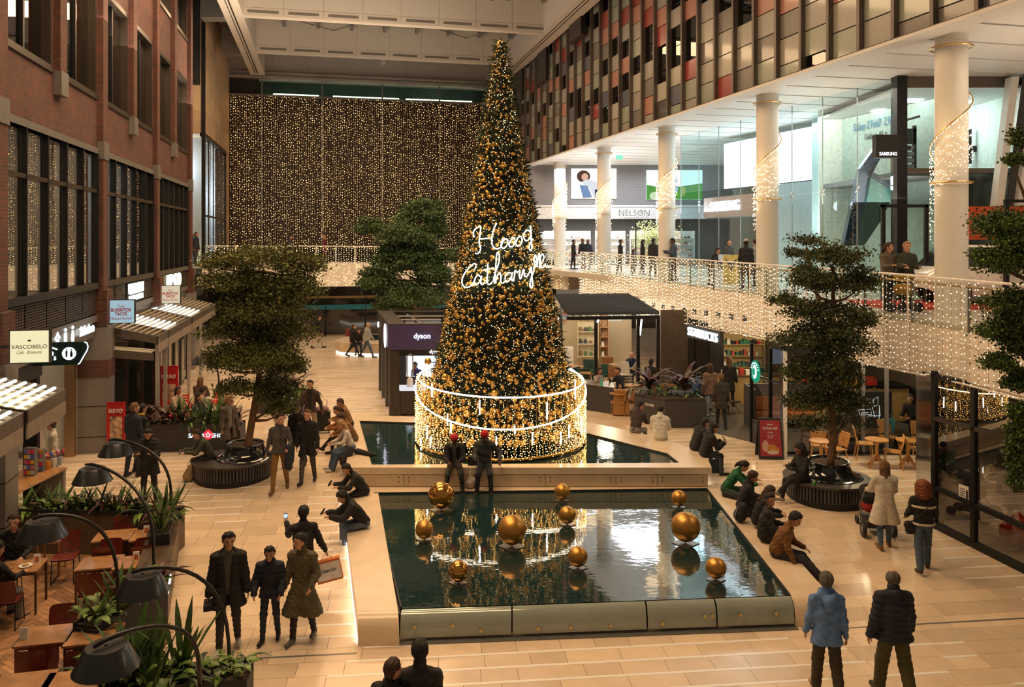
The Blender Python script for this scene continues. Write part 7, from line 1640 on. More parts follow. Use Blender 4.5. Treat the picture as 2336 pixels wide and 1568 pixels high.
# ---------------------------------------------------------------- people: bodies and clothes grown as smooth surfaces round a posed skeleton
_E = [((0,0,0),(1,0,0)),((0,1,0),(1,1,0)),((0,0,1),(1,0,1)),((0,1,1),(1,1,1)),((0,0,0),(0,1,0)),((1,0,0),(1,1,0)),((0,0,1),(0,1,1)),((1,0,1),(1,1,1)),
      ((0,0,0),(0,0,1)),((1,0,0),(1,0,1)),((0,1,0),(0,1,1)),((1,1,0),(1,1,1))]
def snet(f,o,h):                  # surface nets: the zero surface of a sampled field as quads
    s = f < 0; nx, ny, nz = (d - 1 for d in f.shape); acc = np.zeros((nx,ny,nz,3),np.float32); cnt = np.zeros((nx,ny,nz),np.float32)
    def sl(a,c): return a[c[0]:c[0] + nx,c[1]:c[1] + ny,c[2]:c[2] + nz]
    for a, b in _E:
        fa, fb = sl(f,a), sl(f,b); cr_ = sl(s,a) != sl(s,b); t = np.where(cr_,fa / np.where(cr_,fa - fb,1),0)
        for k in range(3): acc[...,k] += np.where(cr_,a[k] + (b[k] - a[k]) * t,0)
        cnt += cr_
    mask = cnt > 0; idx = np.full(mask.shape,-1,np.int32); n = int(mask.sum()); idx[mask] = np.arange(n); ijk = np.argwhere(mask).astype(np.float32)
    V = (ijk + acc[mask] / cnt[mask][:,None]) * h + np.asarray(o,np.float32); Q = []
    for ax_ in range(3):
        sa = [slice(None)] * 3; sb = [slice(None)] * 3; sa[ax_] = slice(0,-1); sb[ax_] = slice(1,None)
        for k in range(3):
            if k != ax_: sa[k] = sb[k] = slice(1,-1)
        s0, s1 = s[tuple(sa)], s[tuple(sb)]; c = np.argwhere(s0 != s1)
        if not len(c): continue
        fl = s0[tuple(c.T)]; b1, b2 = [k for k in range(3) if k != ax_]; c = c.copy(); c[:,b1] += 1; c[:,b2] += 1
        def g(d1_,d2_): q = c.copy(); q[:,b1] -= d1_; q[:,b2] -= d2_; return idx[tuple(q.T)]
        q = np.stack([g(1,1),g(0,1),g(0,0),g(1,0)],1)
        if ax_ == 1: fl = ~fl
        q[~fl] = q[~fl][:,::-1]; Q.append(q)
    Q = np.concatenate(Q) if Q else np.zeros((0,4),np.int32); return V, Q[(Q >= 0).all(1)]
def smin(a,b,k): h = np.clip(.5 + .5 * (b - a) / k,0,1); return b + (a - b) * h - k * h * (1 - h)
def caps(P,a,b,ra,rb):
    a = np.asarray(a,np.float32); d = np.asarray(b,np.float32) - a; t = np.clip(((P - a) @ d) / max(1e-9,float(d @ d)),0,1)
    return np.linalg.norm(P - a - t[...,None] * d,axis=-1) - (ra + (rb - ra) * t)
def grow(prims,h,k=.035,cut=None,disp=None,pad=.05,ncut=None):      # cut trims only the first ncut shapes (a hem spares the sleeves)
    pts = np.array([p for q in prims for p in q[:2]]); rm = max(max(q[2:4]) for q in prims); lo_, hi_ = pts.min(0) - rm - pad, pts.max(0) + rm + pad
    n = np.maximum(4,np.ceil((hi_ - lo_) / h).astype(int) + 1); G = np.stack(np.meshgrid(*[lo_[i] + h * np.arange(n[i]) for i in range(3)],indexing='ij'),-1).astype(np.float32)
    f = None
    for i, q in enumerate(prims):
        d = caps(G,*q); f = d if f is None else smin(f,d,k)
        if ncut and cut is not None and i == ncut - 1: f = np.maximum(f,cut(G))
    if disp is not None: f = f + disp(G)
    if cut is not None and not ncut: f = np.maximum(f,cut(G))
    f[0], f[-1] = 1, 1; f[:,0], f[:,-1] = 1, 1; f[:,:,0], f[:,:,-1] = 1, 1
    return snet(f,lo_,h)
SKIN = {'a': (.60,.32,.21),'b': (.48,.24,.14),'c': (.30,.14,.075),'d': (.12,.055,.03)}
def skin(k): return M('skin_' + k,SKIN[k],.5,var=.06,scale=12)
HAIRC = {'k': (.010,.008,.007),'b': (.045,.022,.012),'l': (.14,.07,.03),'y': (.34,.20,.09),'r': (.20,.06,.02),'g': (.10,.085,.07)}
def hairm(k): return M('hair_' + k,HAIRC[k],.75,var=.3,scale=30)
def cloth(c,kind='cloth'):
    nm = '%s_%02x%02x%02x' % (kind,*(int(255 * x ** .45) for x in c)); return M(nm,c,.82,var=.16,scale=14,bump=.25,bscale=90)
def hand_mesh(mb,wrist,d,up,s,side,curl):
    """palm and five fingers of different lengths; d towards the fingertips, up out of the back of the hand"""
    d = Vector(d).normalized(); up = Vector(up); up = (up - d * up.dot(d)).normalized(); x = d.cross(up) * side; w = Vector(wrist)
    P = [w,w + d * .03 * s,w + d * .085 * s]; 
    V = []; 
    for p, a_, b_ in zip(P,(.022,.036,.038),(.018,.015,.012)):
        for j in range(8): t_ = 2 * PI * j / 8; V.append(p + x * (a_ * s * math.cos(t_)) + up * (b_ * s * math.sin(t_)))
    mb.add(V,[(i * 8 + j,i * 8 + (j + 1) % 8,i * 8 + 8 + (j + 1) % 8,i * 8 + 8 + j) for i in range(2) for j in range(8)] + [tuple(range(16,24))])
    for k,(ox,L_) in enumerate(((-.028,.068),(-.010,.078),(.010,.072),(.028,.056))):
        a = P[2] + x * ox * s - d * .01; pp = [a]; dd = d
        for seg, f in enumerate((.45,.32,.23)):
            dd = (dd * math.cos(curl * (.5 + .3 * seg)) - up * math.sin(curl * (.5 + .3 * seg))).normalized(); pp.append(pp[-1] + dd * L_ * f * s)
        mb.tube(pp,[.0095 * s,.009 * s,.008 * s,.006 * s],5)
    a = w + d * .022 * s + x * .028 * s * -1; t1 = (d * .6 - x * .75 - up * .25).normalized(); t2 = (d * .9 - x * .2 - up * .35).normalized(); mb.tube([a,a + t1 * .035 * s,a + t1 * .035 * s + t2 * .03 * s],[.011 * s,.010 * s,.007 * s],5)
HANDS = {}
def person(lab,pos,rz=0.0,h=1.75,sk='b',hair=('short','k'),top=(.02,.02,.02),style='jacket',low=(.02,.02,.025),shoes=(.02,.02,.02),lean=0,legs=((4,3,4),(-4,3,6)),arms=((0,8,12),(0,8,12)),
           head=(0,0),seat=None,inner=None,hat=None,hem=None,flare=0.0,wide=1.0,grp=None,scarf=None,hands=True,curl=.5,fat=1.0,res=1.0):
    """pos = ground point; seat = height of the seat above it. legs: (thigh forward, outward, knee) right then left; arms: (upper arm forward, outward, elbow, forearm inward)"""
    pos = Vector(pos); Yd = pos.y; hres = max(.017,min(.05,.00125 * Yd * res)); k_ = h / 1.75
    hipz = .53 * h if seat is None else seat + .085 * k_
    def dirv(f,o,s): f, o = R(f), R(o); return Vector((s * math.sin(o) * abs(math.cos(f)) + s * math.sin(o) * abs(math.sin(f)) * .6,-math.sin(f) * math.cos(o),-math.cos(f) * math.cos(o))).normalized()
    J = {}
    if seat is None:                # drop the hips so that the lower foot stands on the ground
        low_ = []
        for s,(f,o,kn) in zip((-1,1),legs): low_.append(.245 * h * dirv(f,o,s).z + .245 * h * dirv(f - kn,o * .5,s).z)
        hipz = -min(low_) + .045 * h
    H0 = Vector((0,0,hipz)); ln = R(lean); ud = Vector((0,-math.sin(ln),math.cos(ln))); fw = Vector((0,-math.cos(ln),-math.sin(ln)))
    for s,(f,o,kn) in zip((-1,1),legs):
        hp_ = H0 + Vector((s * .047 * h,0,0)); kn_ = hp_ + dirv(f,o,s) * .245 * h; J['k',s] = kn_; J['h',s] = hp_; J['a',s] = kn_ + dirv(f - kn,o * .5,s) * .245 * h
    C = H0 + ud * .29 * h; N_ = H0 + ud * .335 * h
    for s, ar in zip((-1,1),arms):
        f, o, el = ar[:3]; inn = ar[3] if len(ar) > 3 else 0
        sh = H0 + ud * .268 * h + Vector((s * .100 * h * (.93 + .07 * fat),0,0)); e = sh + dirv(f,o,s) * .165 * h; fd_ = dirv(f + el,o,s); fd_ = (fd_ + Vector((-s * math.sin(R(inn)) * 1.1,0,0))).normalized(); w_ = e + fd_ * .145 * h
        J['s',s] = sh; J['e',s] = e; J['w',s] = w_; J['d',s] = fd_
    t = T('person',lab,'person',pos,rz,grp)
    # head frame
    yw, pt = R(head[0]), R(head[1]); HR = Matrix.Rotation(yw,3,'Z') @ Matrix.Rotation(pt + ln * .35,3,'X')
    Hc = N_ + ud * .02 * h + HR @ Vector((0,-.020 * h,.056 * h)); ks = k_ * 1.06 if h > 1.6 else k_ * 1.14
    bp = [(H0 + Vector((0,0,.0)),C,.07 * k_,.066 * k_),(N_ - ud * .06 * h,Hc - HR @ Vector((0,0,.05 * k_)),.052 * k_,.05 * k_)]
    for s in (-1,1): bp += [(J['h',s],J['k',s],.075 * k_,.05 * k_),(J['k',s],J['a',s],.05 * k_,.035 * k_),(J['s',s],J['e',s],.040 * k_,.034 * k_),(J['e',s],J['w',s],.034 * k_,.024 * k_),(C,J['s',s],.055 * k_,.04 * k_)]
    V, Q = grow(bp,max(hres * 1.25,.024),.03)
    # head with jaw, nose, ears, eye hollows
    hh = max(.0105,hres * .55); hd = [((0,.012,.02),(0,.002,.03),.085,.082),((0,-.022,.0),(0,-.05,-.075),.07,.036),((0,-.088,.012),(0,-.108,-.018),.010,.014),((.078,.012,.012),(.080,.02,-.02),.014,.011),((-.078,.012,.012),(-.080,.02,-.02),.014,.011),((0,.01,-.04),(0,.012,-.12),.055,.05),((-.03,-.078,-.052),(.03,-.078,-.052),.013,.013)]
    def sock(G): return np.maximum(0,.018 - np.linalg.norm(G - np.array((.032,-.094,.012)),axis=-1)) * .8 + np.maximum(0,.018 - np.linalg.norm(G - np.array((-.032,-.094,.012)),axis=-1)) * .8
    key = (round(hh,4),)
    if key not in HANDS: HANDS[key] = grow(hd,hh,.022,disp=sock)
    V2, Q2 = HANDS[key]; Rm = np.array(HR,np.float32) * ks; V2 = V2 @ Rm.T + np.array(Hc,np.float32)
    Vs, Fs = [V,V2],[Q,Q2 + len(V)]; nv = len(V) + len(V2); me_f = np.concatenate(Fs); extra = MB()
    if hands:
        for s in (-1,1):
            up = Vector((s,0,.15)) if J['d',s].z < -.6 else Vector((s * .3,.1,1)); hand_mesh(extra,J['w',s] - J['d',s] * .01,J['d',s],up,.92 * k_,1 if s > 0 else -1,curl if not isinstance(curl,tuple) else curl[0 if s < 0 else 1])
    fl = [tuple(f) for f in me_f.tolist()] + [tuple(nv + i for i in f) for f in extra.f]; me = bpy.data.meshes.new('body'); me.from_pydata(np.concatenate(Vs).tolist() + [tuple(v) for v in extra.v],[],fl); me.materials.append(skin(sk)); me.shade_smooth(); put('body',me,t,True)
    def add(nm,VQ,mt,par=t): o = put(nm,npmesh(nm,VQ[0],VQ[1],mt,True),par,True); return o
    # trousers
    wl_w = wide; tp = [(H0 + Vector((-.05 * k_,0,.03)),H0 + Vector((.05 * k_,0,.03)),.10 * k_ * (.5 + .5 * fat),.10 * k_ * (.5 + .5 * fat))]
    for s in (-1,1):
        an = J['a',s].lerp(J['k',s],.06); tp += [(J['h',s] + Vector((0,.01,0)),J['k',s],.087 * k_ * (.5 + .5 * fat),.066 * k_ * wl_w),(J['k',s],an,.066 * k_ * wl_w,.05 * k_ * wl_w + .01 * (wl_w > 1.1))]
    lowm = low if not isinstance(low,tuple) else cloth(low)
    add('trousers',grow(tp,hres,.03,disp=lambda G: .004 * np.sin(G[...,2] * 70 + G[...,0] * 20)),lowm)
    # shoes
    sm = cloth(shoes,'leather')
    for s,(f,o,kn) in zip((-1,1),legs):
        a = J['a',s]; tip = R(max(-60,min(35,(kn - f) * .55 if kn - f > 25 else 0))) if seat is None else R(min(20,max(-30,(kn - f) * .4)))
        td = Vector((s * .14,-math.cos(tip),-math.sin(tip))).normalized(); heel = a + Vector((0,.03 * k_,-.03 * k_)); toe = heel + td * .215 * k_; zg = min(heel.z,toe.z) - .036 * k_
        add('shoe',grow([(a,heel,.045 * k_,.040 * k_),(heel,toe,.042 * k_,.036 * k_)],min(hres,.02),.02,cut=(lambda G,zg=zg: zg - G[...,2]) if abs(tip) < .2 else None),sm)
    # upper garment
    puff = style in ('puffer','longpuffer'); coat = style in ('coat','longpuffer','quilt'); th = {'sweater': .0,'jacket': .013,'puffer': .027,'longpuffer': .024,'coat': .016,'quilt': .022,'vest': .012}[style] * k_
    up_ = []; slv = []
    for s in (-1,1):
        up_ += [(H0 + Vector((s * .045 * k_,0,0)) + ud * .02 * h,H0 + Vector((s * .055 * k_,0,0)) + ud * .17 * h,(.098 * k_ + th) * fat,(.095 * k_ + th) * fat),(H0 + Vector((s * .055 * k_,0,0)) + ud * .17 * h,H0 + Vector((s * .07 * k_,0,0)) + ud * .25 * h,(.095 * k_ + th) * fat,.086 * k_ + th),(H0 + Vector((s * .03 * k_,.01,0)) + ud * .298 * h,J['s',s],.05 * k_ + th,.056 * k_ + th)]
        slv += [(J['s',s],J['e',s],.056 * k_ + th,.048 * k_ + th),(J['e',s],J['w',s] - J['d',s] * .02,.048 * k_ + th,.036 * k_ + th * .8)]
    up_ += [(N_ - ud * .05 * h,N_ + ud * (.008 if style == 'sweater' else .022) * h,.064 * k_ + th * .5,.058 * k_ + th * .6),(H0 + ud * .15 * h,H0 + ud * .275 * h,.09 * k_ + th,.078 * k_ + th)]
    hm = hem if hem is not None else {'sweater': .02,'jacket': -.04,'puffer': -.02,'vest': -.02}.get(style,-.22)
    cut = None
    if seat is None or not coat:
        z_h = hipz + hm * h
        if coat and seat is None:
            for s in (-1,1): up_ += [(H0 + Vector((s * .05 * k_,0,0)),Vector((s * (.078 + flare) * k_ * fat,(J['k',s].y) * .35,hipz + (hm + .0) * h)),(.108 * k_ + th) * fat,(.125 + flare * .7) * k_ * max(1,fat * .95) + th)]
        elif seat is None and hm < 0:
            for s in (-1,1): up_ += [(H0 + Vector((s * .045 * k_,0,0)),Vector((s * .072 * k_ * fat,0,z_h - .06)),(.108 * k_ + th) * fat,(.118 * k_ + th) * fat)]
        if seat is None: cut = lambda G, z=z_h: z - G[...,2]
    elif coat:
        for s in (-1,1): up_ += [(J['h',s],J['h',s].lerp(J['k',s],.6),.112 * k_ + th,.085 * k_ + th)]
    if puff: dsp = lambda G: .017 * np.abs(np.sin((G[...,2] * ud.z - G[...,1] * ud.y) * PI / .085)) ** .6 * -1 + .009
    elif style == 'quilt': dsp = lambda G: .009 * (np.minimum(np.abs(np.sin((G[...,0] + G[...,2]) * PI / .11)),np.abs(np.sin((G[...,0] - G[...,2]) * PI / .11))) ** .5) * -1 + .004
    else: dsp = lambda G: .009 * np.sin(G[...,2] * 38 + 26 * G[...,0] + 9 * G[...,1]) * np.sin(G[...,0] * 21 + G[...,1] * 27 + G[...,2] * 8) + .004 * np.sin(G[...,2] * 90 + 40 * G[...,1])
    topm = top if not isinstance(top,tuple) else cloth(top)
    if inner:
        add('sweater',grow([(H0 + Vector((-.03,-.01,0)),C + Vector((-.03,-.01,0)),.092 * k_,.085 * k_),(H0 + Vector((.03,-.01,0)),C + Vector((.03,-.01,0)),.092 * k_,.085 * k_),(C,N_ + ud * .012 * h,.07 * k_,.056 * k_)],hres,.03),cloth(inner)); c0 = cut
        def cut(G,c0=c0):
            gap = np.maximum(np.abs(G[...,0]) - (.052 + .02 * np.sin(G[...,2] * 5)) * k_,G[...,1] - (-.02 + (G[...,2] - hipz) * ud.y)); r = -gap; return r if c0 is None else np.maximum(r,c0(G))
    add({'sweater': 'pullover','vest': 'vest','coat': 'coat','quilt': 'quilted_coat','longpuffer': 'long_puffer_jacket','puffer': 'puffer_jacket'}.get(style,'jacket'),grow(up_ + slv,hres,.03,cut=cut,disp=dsp,ncut=len(up_)),topm)
    if style in ('puffer','longpuffer','jacket','quilt') and hair[0] not in ('long',) and h > 1.2 and style != 'jacket':
        a = N_ + ud * .0; hdv = [(a + Vector((-.08,.02,-.02)) * k_,a + Vector((0,.085,-.03)) * k_,.034 * k_,.05 * k_),(a + Vector((.08,.02,-.02)) * k_,a + Vector((0,.085,-.03)) * k_,.034 * k_,.05 * k_),(a + Vector((0,.085,-.03)) * k_,a + Vector((0,.1,-.1)) * k_,.05 * k_,.04 * k_)]
        add('hood',grow(hdv,hres,.03),topm)
    if scarf: add('scarf',grow([(N_ + Vector((.05 * math.cos(i) * 1.2,.05 * math.sin(i),-.005)),N_ + Vector((.05 * math.cos(i + 1) * 1.2,.05 * math.sin(i + 1),-.005)),.038,.038) for i in range(6)] + [(N_ + Vector((.05,-.08,-.02)),N_ + Vector((.055,-.115,-.40)),.034,.03)],hres,.02),cloth(scarf,'wool'))
    # hair
    st, hc = hair; hp2 = [((0,.018,.034),(0,.0,.044),.094,.090),((0,.03,.0),(0,.035,-.03),.085,.07)]
    hcut = lambda G: -(G[...,1] * .74 + G[...,2] * .68 - .006 + .012 * np.sin(G[...,0] * 60 + 1) * (G[...,1] < 0)); hdis = lambda G: .006 * np.sin(G[...,0] * 95) * np.sin(G[...,1] * 60 + 2 + G[...,2] * 50)
    if st in ('long','curly_long'): hp2 += [((.05,.05,-.02),(.062,.055,-.24),.05,.036),((-.05,.05,-.02),(-.062,.055,-.24),.05,.036),((0,.07,0),(0,.085,-.26),.06,.045)]; hcut = lambda G: -np.maximum(G[...,1] * .78 + G[...,2] * .62 + .012,G[...,1] - .02)
    if st in ('short','top','curly'): hc0 = hcut; hcut = lambda G: np.maximum(hc0(G),-.062 - G[...,2])
    if st == 'ponytail': hp2 += [((0,.1,.03),(0,.14,-.06),.035,.032),((0,.14,-.06),(0,.135,-.2),.032,.015)]
    if st == 'bun': hp2 += [((0,.095,.04),(0,.1,.045),.042,.042)]
    if 'curly' in st: hdis = lambda G: .018 * np.sin(G[...,0] * 105) * np.sin(G[...,1] * 100 + 1) * np.sin(G[...,2] * 108); hp2[0] = ((0,.016,.035),(0,.0,.045),.105,.10)
    if st == 'big_curly': hp2 += [((.06,.02,.02),(.07,.05,-.12),.085,.075),((-.06,.02,.02),(-.07,.05,-.12),.085,.075),((0,.06,.05),(0,.08,-.14),.095,.09)]; hcut = lambda G: -np.maximum(G[...,1] * .78 + G[...,2] * .62 + .008,G[...,1] + .012)
    if st == 'top': hp2 += [((.02,-.03,.105),(-.02,-.05,.10),.03,.026)]
    if st != 'bald':
        if st == 'thin': hp2 = [((0,.022,.016),(0,.02,.0),.089,.085)]; hcut = lambda G: -(G[...,1] * .8 + G[...,2] * .25 - .012)
        V, Q = grow(hp2,hh,.02,cut=hcut,disp=hdis); add('hair',(V @ Rm.T + np.array(Hc,np.float32),Q),hairm(hc))
    if hat:
        V, Q = grow([((0,.01,.045),(0,.0,.06),.098,.088)],hh,.02,cut=lambda G: .035 - G[...,2]); o = add('cap',(V @ Rm.T + np.array(Hc,np.float32),Q),cloth(hat,'knit'))
    if Yd < 24 and abs((math.degrees(rz) + head[0] + 180) % 360 - 180) < 115:
        for s in (-1,1): MB().ball(Hc + HR @ Vector((s * .032,-.083,.012)) * ks,.0095 * ks,8,6,(1.1,.7,.7)).build('eye',M('eye_dark',(.015,.01,.01),.2),t,True,True); MB().tube([Hc + HR @ Vector((s * .016,-.099,.036)) * ks,Hc + HR @ Vector((s * .05,-.088,.038)) * ks],.004 * ks,4).build('eyebrow',hairm(hc),t,True,True)
        MB().ball(Hc + HR @ Vector((0,-.087,-.048)) * ks,.02 * ks,8,6,(1,.4,.3)).build('mouth',M('lips_' + sk,tuple(x * .6 for x in SKIN[sk][:1]) + tuple(x * .42 for x in SKIN[sk][1:]),.5),t,True,True)
    t['J'] = 0; del t['J']
    W_ = Matrix.Translation(pos) @ Matrix.Rotation(rz,4,'Z'); return t,{k: (W_ @ v if k[0] != 'd' else W_.to_3x3() @ v) for k,v in J.items()}, W_ @ Hc, W_
def held(name,lab,cat,c,dim,mt,rot=(0,0,0)):
    o = T(name,lab,cat,c); MB().obox(c,dim,rot=Euler(rot).to_matrix()).build('body',mt,o); return o
PHONE = M('phone_black',(.01,.01,.012),.2); SCRN = E('phone_screen',(.5,.7,1),1.2)
def phone(lab,J,s,rz,lit=False):
    c = J['w',s] + J['d',s] * .10 + Vector((0,0,.02)); o = held('phone',lab,'phone',c,(.072,.012,.145),PHONE,(R(-35),0,rz))
    if lit: q = MB(); m_ = Euler((R(-35),0,rz)).to_matrix(); q.obox(c + m_ @ Vector((0,.007,0)),(.064,.002,.13),rot=m_); q.build('screen',SCRN,o)
SIT = ((82,6,82),(82,6,82)); SITX = ((75,4,40),(70,4,30)); PH = ((28,6,85,26),(28,6,85,26)); LAP = ((30,6,55,25),(30,6,55,25)); WALK = ((18,3,6),(-16,3,16)); WALK2 = ((-16,3,16),(18,3,6)); ARMW = ((-14,9,14),(14,9,22))
BLK, NVY, DEN, DGR, OLV, TAN, WHT = (.013,.012,.013),(.014,.017,.032),(.07,.11,.18),(.05,.047,.045),(.065,.06,.03),(.32,.19,.09),(.62,.56,.46)
SHW = (.55,.53,.5)
# ---- walking and standing, front left
_, J, Hc, W = person('man in a long black puffer jacket over a grey sweater, holding a cap',gnd(521,1482),.25,1.82,'b',('top','k'),BLK,'longpuffer',(.035,.033,.03),SHW,legs=((10,3,4),(-8,3,8)),arms=((2,10,12),(-4,10,14)),head=(14,4),inner=(.10,.09,.075),hem=-.15,flare=.02)
held('cap','dark cap in the hand of the man in the long puffer jacket','cap',J['w',-1] + Vector((0,-.02,-.14)),(.12,.2,.09),cloth(BLK),(.2,0,.3))
person('boy in a navy padded jacket, hands in pockets, between two adults',gnd(616,1462),.06,1.49,'b',('top','k'),NVY,'puffer',(.03,.04,.06),BLK,legs=((8,3,4),(-6,3,6)),arms=((8,16,42,20),(8,16,42,20)),head=(4,8),hem=-.05)
person('woman in an olive green double-breasted teddy coat with dark hair tied back',gnd(690,1462),-.15,1.70,'a',('bun','k'),(.10,.085,.045),'coat',(.03,.02,.015),(.12,.11,.1),legs=((10,3,4),(-8,3,10)),arms=((4,10,14),(2,16,50,22)),head=(-42,4),hem=-.27,flare=.07,inner=None)
_, J, Hc, W = person('woman in a black fleece jacket seen from behind, raising a lit phone',gnd(692,1378),PI + .25,1.70,'b',('short','k'),BLK,'jacket',DEN,BLK,legs=WALK,arms=((4,22,12),(50,14,80,5)),head=(-12,0),hem=-.06,fat=1.15)
phone('lit phone held up by the woman in black fleece',J,1,PI + .2,True); bgp = J['w',-1] + Vector((.05,0,-.34))
o = T('paper_bag','white and orange paper shopping bag carried by the woman in black fleece','bag',bgp); q = MB(); rot = Euler((0,R(-12),.15)).to_matrix(); q.obox(bgp,(.44,.12,.38),rot=rot); q.build('body',M('paper_orange',(.62,.17,.03),.6),o)
q = MB(); q.obox(bgp + rot @ Vector((.01,-.065,-.0)),(.41,.01,.30),rot=rot); b_ = q.build('white_front',M('paper_white',(.72,.68,.62),.6),o); text('Cotton Club',bgp + rot @ Vector((.01,-.073,.02)),rot @ Vector((1,0,0)),INKB,o,.24,.06,.002,0,.3,up=rot @ Vector((0,0,1)))
MB().tube([bgp + rot @ Vector((-.1,0,.19)),J['w',-1] + Vector((0,0,-.05)),bgp + rot @ Vector((.1,0,.19))],.006,5).build('handle',MATS['paper_orange'],o)
_, J, Hc, W = person('man in a grey jumper and mustard trousers with a scarf, carrying a coat',gnd(638,1120),.12,1.85,'a',('short','b'),(.075,.07,.068),'sweater',(.22,.115,.03),(.16,.08,.03),legs=((16,3,5),(-14,3,14)),arms=((-6,12,16),(10,14,62,18)),head=(38,3),scarf=(.06,.045,.04),fat=1.15,hem=-.03)
o = T('folded_coat','dark coat hung over the arm of the man with the scarf','coat',J['w',1]); 
V, Q = grow([(tuple(J['w',1] + Vector((0,0,.02))),tuple(J['w',1] + Vector((.02,0,-.42))),.07,.1),(tuple(J['w',1] + Vector((.1,.05,.0))),tuple(J['w',1] + Vector((.08,0,-.3))),.06,.07)],.022,.04); put('cloth',npmesh('cloth',V,Q,cloth(NVY),True),o)
PLAID = M('plaid_wool',(.06,.055,.05),.8,var=.8,scale=22)
person('man in a knee-length black coat and checked trousers',gnd(702,1102),.02,1.79,'a',('short','l'),BLK,'coat',PLAID,BLK,legs=((12,3,4),(-10,3,10)),arms=((-8,9,12),(6,9,12)),head=(-4,2),hem=-.15,inner=(.012,.012,.012))
person('dark-haired woman in a black jacket and scarf behind the man in the black coat',gnd(678,1068),-.05,1.68,'a',('long','k'),BLK,'jacket',BLK,BLK,legs=WALK,head=(18,0),scarf=(.05,.02,.02),hem=-.06)
_, J, Hc, W = person('bearded man in a brown jacket with red trim pulling a suitcase',gnd(708,1006),.05,1.80,'b',('short','k'),(.05,.03,.025),'jacket',(.42,.33,.24),BLK,legs=WALK,arms=((2,12,14),(-12,16,12)),head=(-6,2),inner=(.015,.014,.016))
sc = gnd(738,988); o = T('suitcase','black wheeled suitcase with a jacket on top, pulled by the bearded man','suitcase',sc,.2); MB().box(-.21,.21,-.13,.13,.08,.66).build('shell',M('case_black',(.012,.012,.014),.4),o,local=True)
for k in range(5): MB().box(-.17 + k * .078,-.14 + k * .078,-.138,-.13,.12,.62).build('rib',MATS['case_black'],o,local=True)
for sx in (-1,1):
    for sy in (-1,1): MB().tube([(sx * .17 - .01,sy * .1,.04),(sx * .17 + .01,sy * .1,.04)],.04,10).build('wheel',BLACKM,o,local=True)
MB().tube([(-.1,.1,.66),(-.1,.1,1.0),(.1,.1,1.0),(.1,.1,.66)],.012,6).build('handle',GREYM,o,local=True); q = MB(); q.ball((-.05,0,.74),.2,12,8,(1.1,.7,.5)); jk = q.build('jacket',cloth((.22,.13,.13)),o,True,True)
person('person in beige trousers and a dark top half hidden by the left tree',gnd(632,1012),2.6,1.72,'b',('short','k'),BLK,'sweater',(.48,.40,.32),BLK,legs=WALK2)
person('fair-haired woman in a long taupe coat standing beside the left tree bench',gnd(521,1046),.95,1.72,'a',('ponytail','y'),(.13,.10,.075),'coat',BLK,BLK,legs=WALK,arms=((2,8,16),(2,8,16)),hem=-.2,flare=.03,inner=(.3,.27,.24),head=(20,6))
person('man in a dark navy suit seen from behind by the taco shop planter',gnd(304,1088),PI - .35,1.82,'a',('short','l'),NVY,'coat',NVY,BLK,arms=((0,8,10),(4,8,14)),hem=-.1,head=(-25,0))
person('person with a yellow collar in dark clothes beside the man in the navy suit',gnd(322,1078),PI - .6,1.72,'b',('short','k'),BLK,'jacket',BLK,BLK,scarf=(.5,.35,.02))
_, J, Hc, W = person('man in a hooded black parka looking at his phone behind the terrace planter',gnd(340,1150),.1,1.74,'b',('short','k'),BLK,'longpuffer',BLK,BLK,arms=PH,head=(2,28),hem=-.14,fat=1.1); phone('phone of the man in the black parka',J,1,.1)
_, J, Hc, W = person('person in an olive jacket sitting on the left tree bench with a phone',onz(482,1050,.86) - Vector((0,0,.46)),-1.1,1.72,'a',('short','b'),(.07,.07,.045),'jacket',BLK,(.3,.3,.28),lean=26,legs=SIT,arms=((40,6,55,15),(40,6,55,15)),seat=.45,head=(0,22)); phone('phone of the person in the olive jacket',J,1,-1.1,True)
o = T('tote_bag','beige tote bag leaning on the left tree bench','bag',gnd(428,1100)); c = gnd(430,1098); V, Q = grow([(tuple(c + Vector((0,0,.12))),tuple(c + Vector((.05,0,.34))),.14,.07)],.025); put('body',npmesh('body',V,Q,cloth((.30,.20,.11)),True),o); MB().tube([c + Vector((-.03,0,.36)),c + Vector((.04,0,.52)),c + Vector((.1,0,.36))],.01,5).build('handle',cloth((.30,.20,.11)),o)
# ---- left rims of the pools
RS = lambda u, v, z: onz(u,v,z)
person('brown-haired person in a tan jacket, rearmost of those sitting on the tree pool rim',(-4.75,23.6,.45),-1.25,1.70,'b',('short','b'),(.26,.13,.05),'jacket',BLK,BLK,lean=22,legs=SIT,arms=LAP,seat=.46,head=(0,15))
person('woman in a rust jacket with a ponytail and dark boots on the tree pool rim',(-4.62,22.5,.45),-1.3,1.70,'a',('ponytail','b'),(.30,.10,.03),'jacket',BLK,BLK,lean=20,legs=((72,6,30),(84,6,84)),arms=LAP,seat=.46,head=(0,18))
person('curly-haired person in a brown teddy jacket on the tree pool rim',(-4.3,21.9,.45),-1.2,1.66,'a',('curly','b'),(.17,.075,.02),'jacket',(.1,.07,.05),BLK,lean=28,legs=SIT,arms=LAP,seat=.46,head=(0,24),fat=1.1)
person('blonde woman in a white top and blue jeans on the tree pool rim',(-4.18,20.9,.45),-1.1,1.68,'a',('long','y'),(.62,.56,.48),'sweater',DEN,SHW,lean=20,legs=((76,8,62),(76,4,58)),arms=LAP,seat=.46,head=(0,24),wide=1.3)
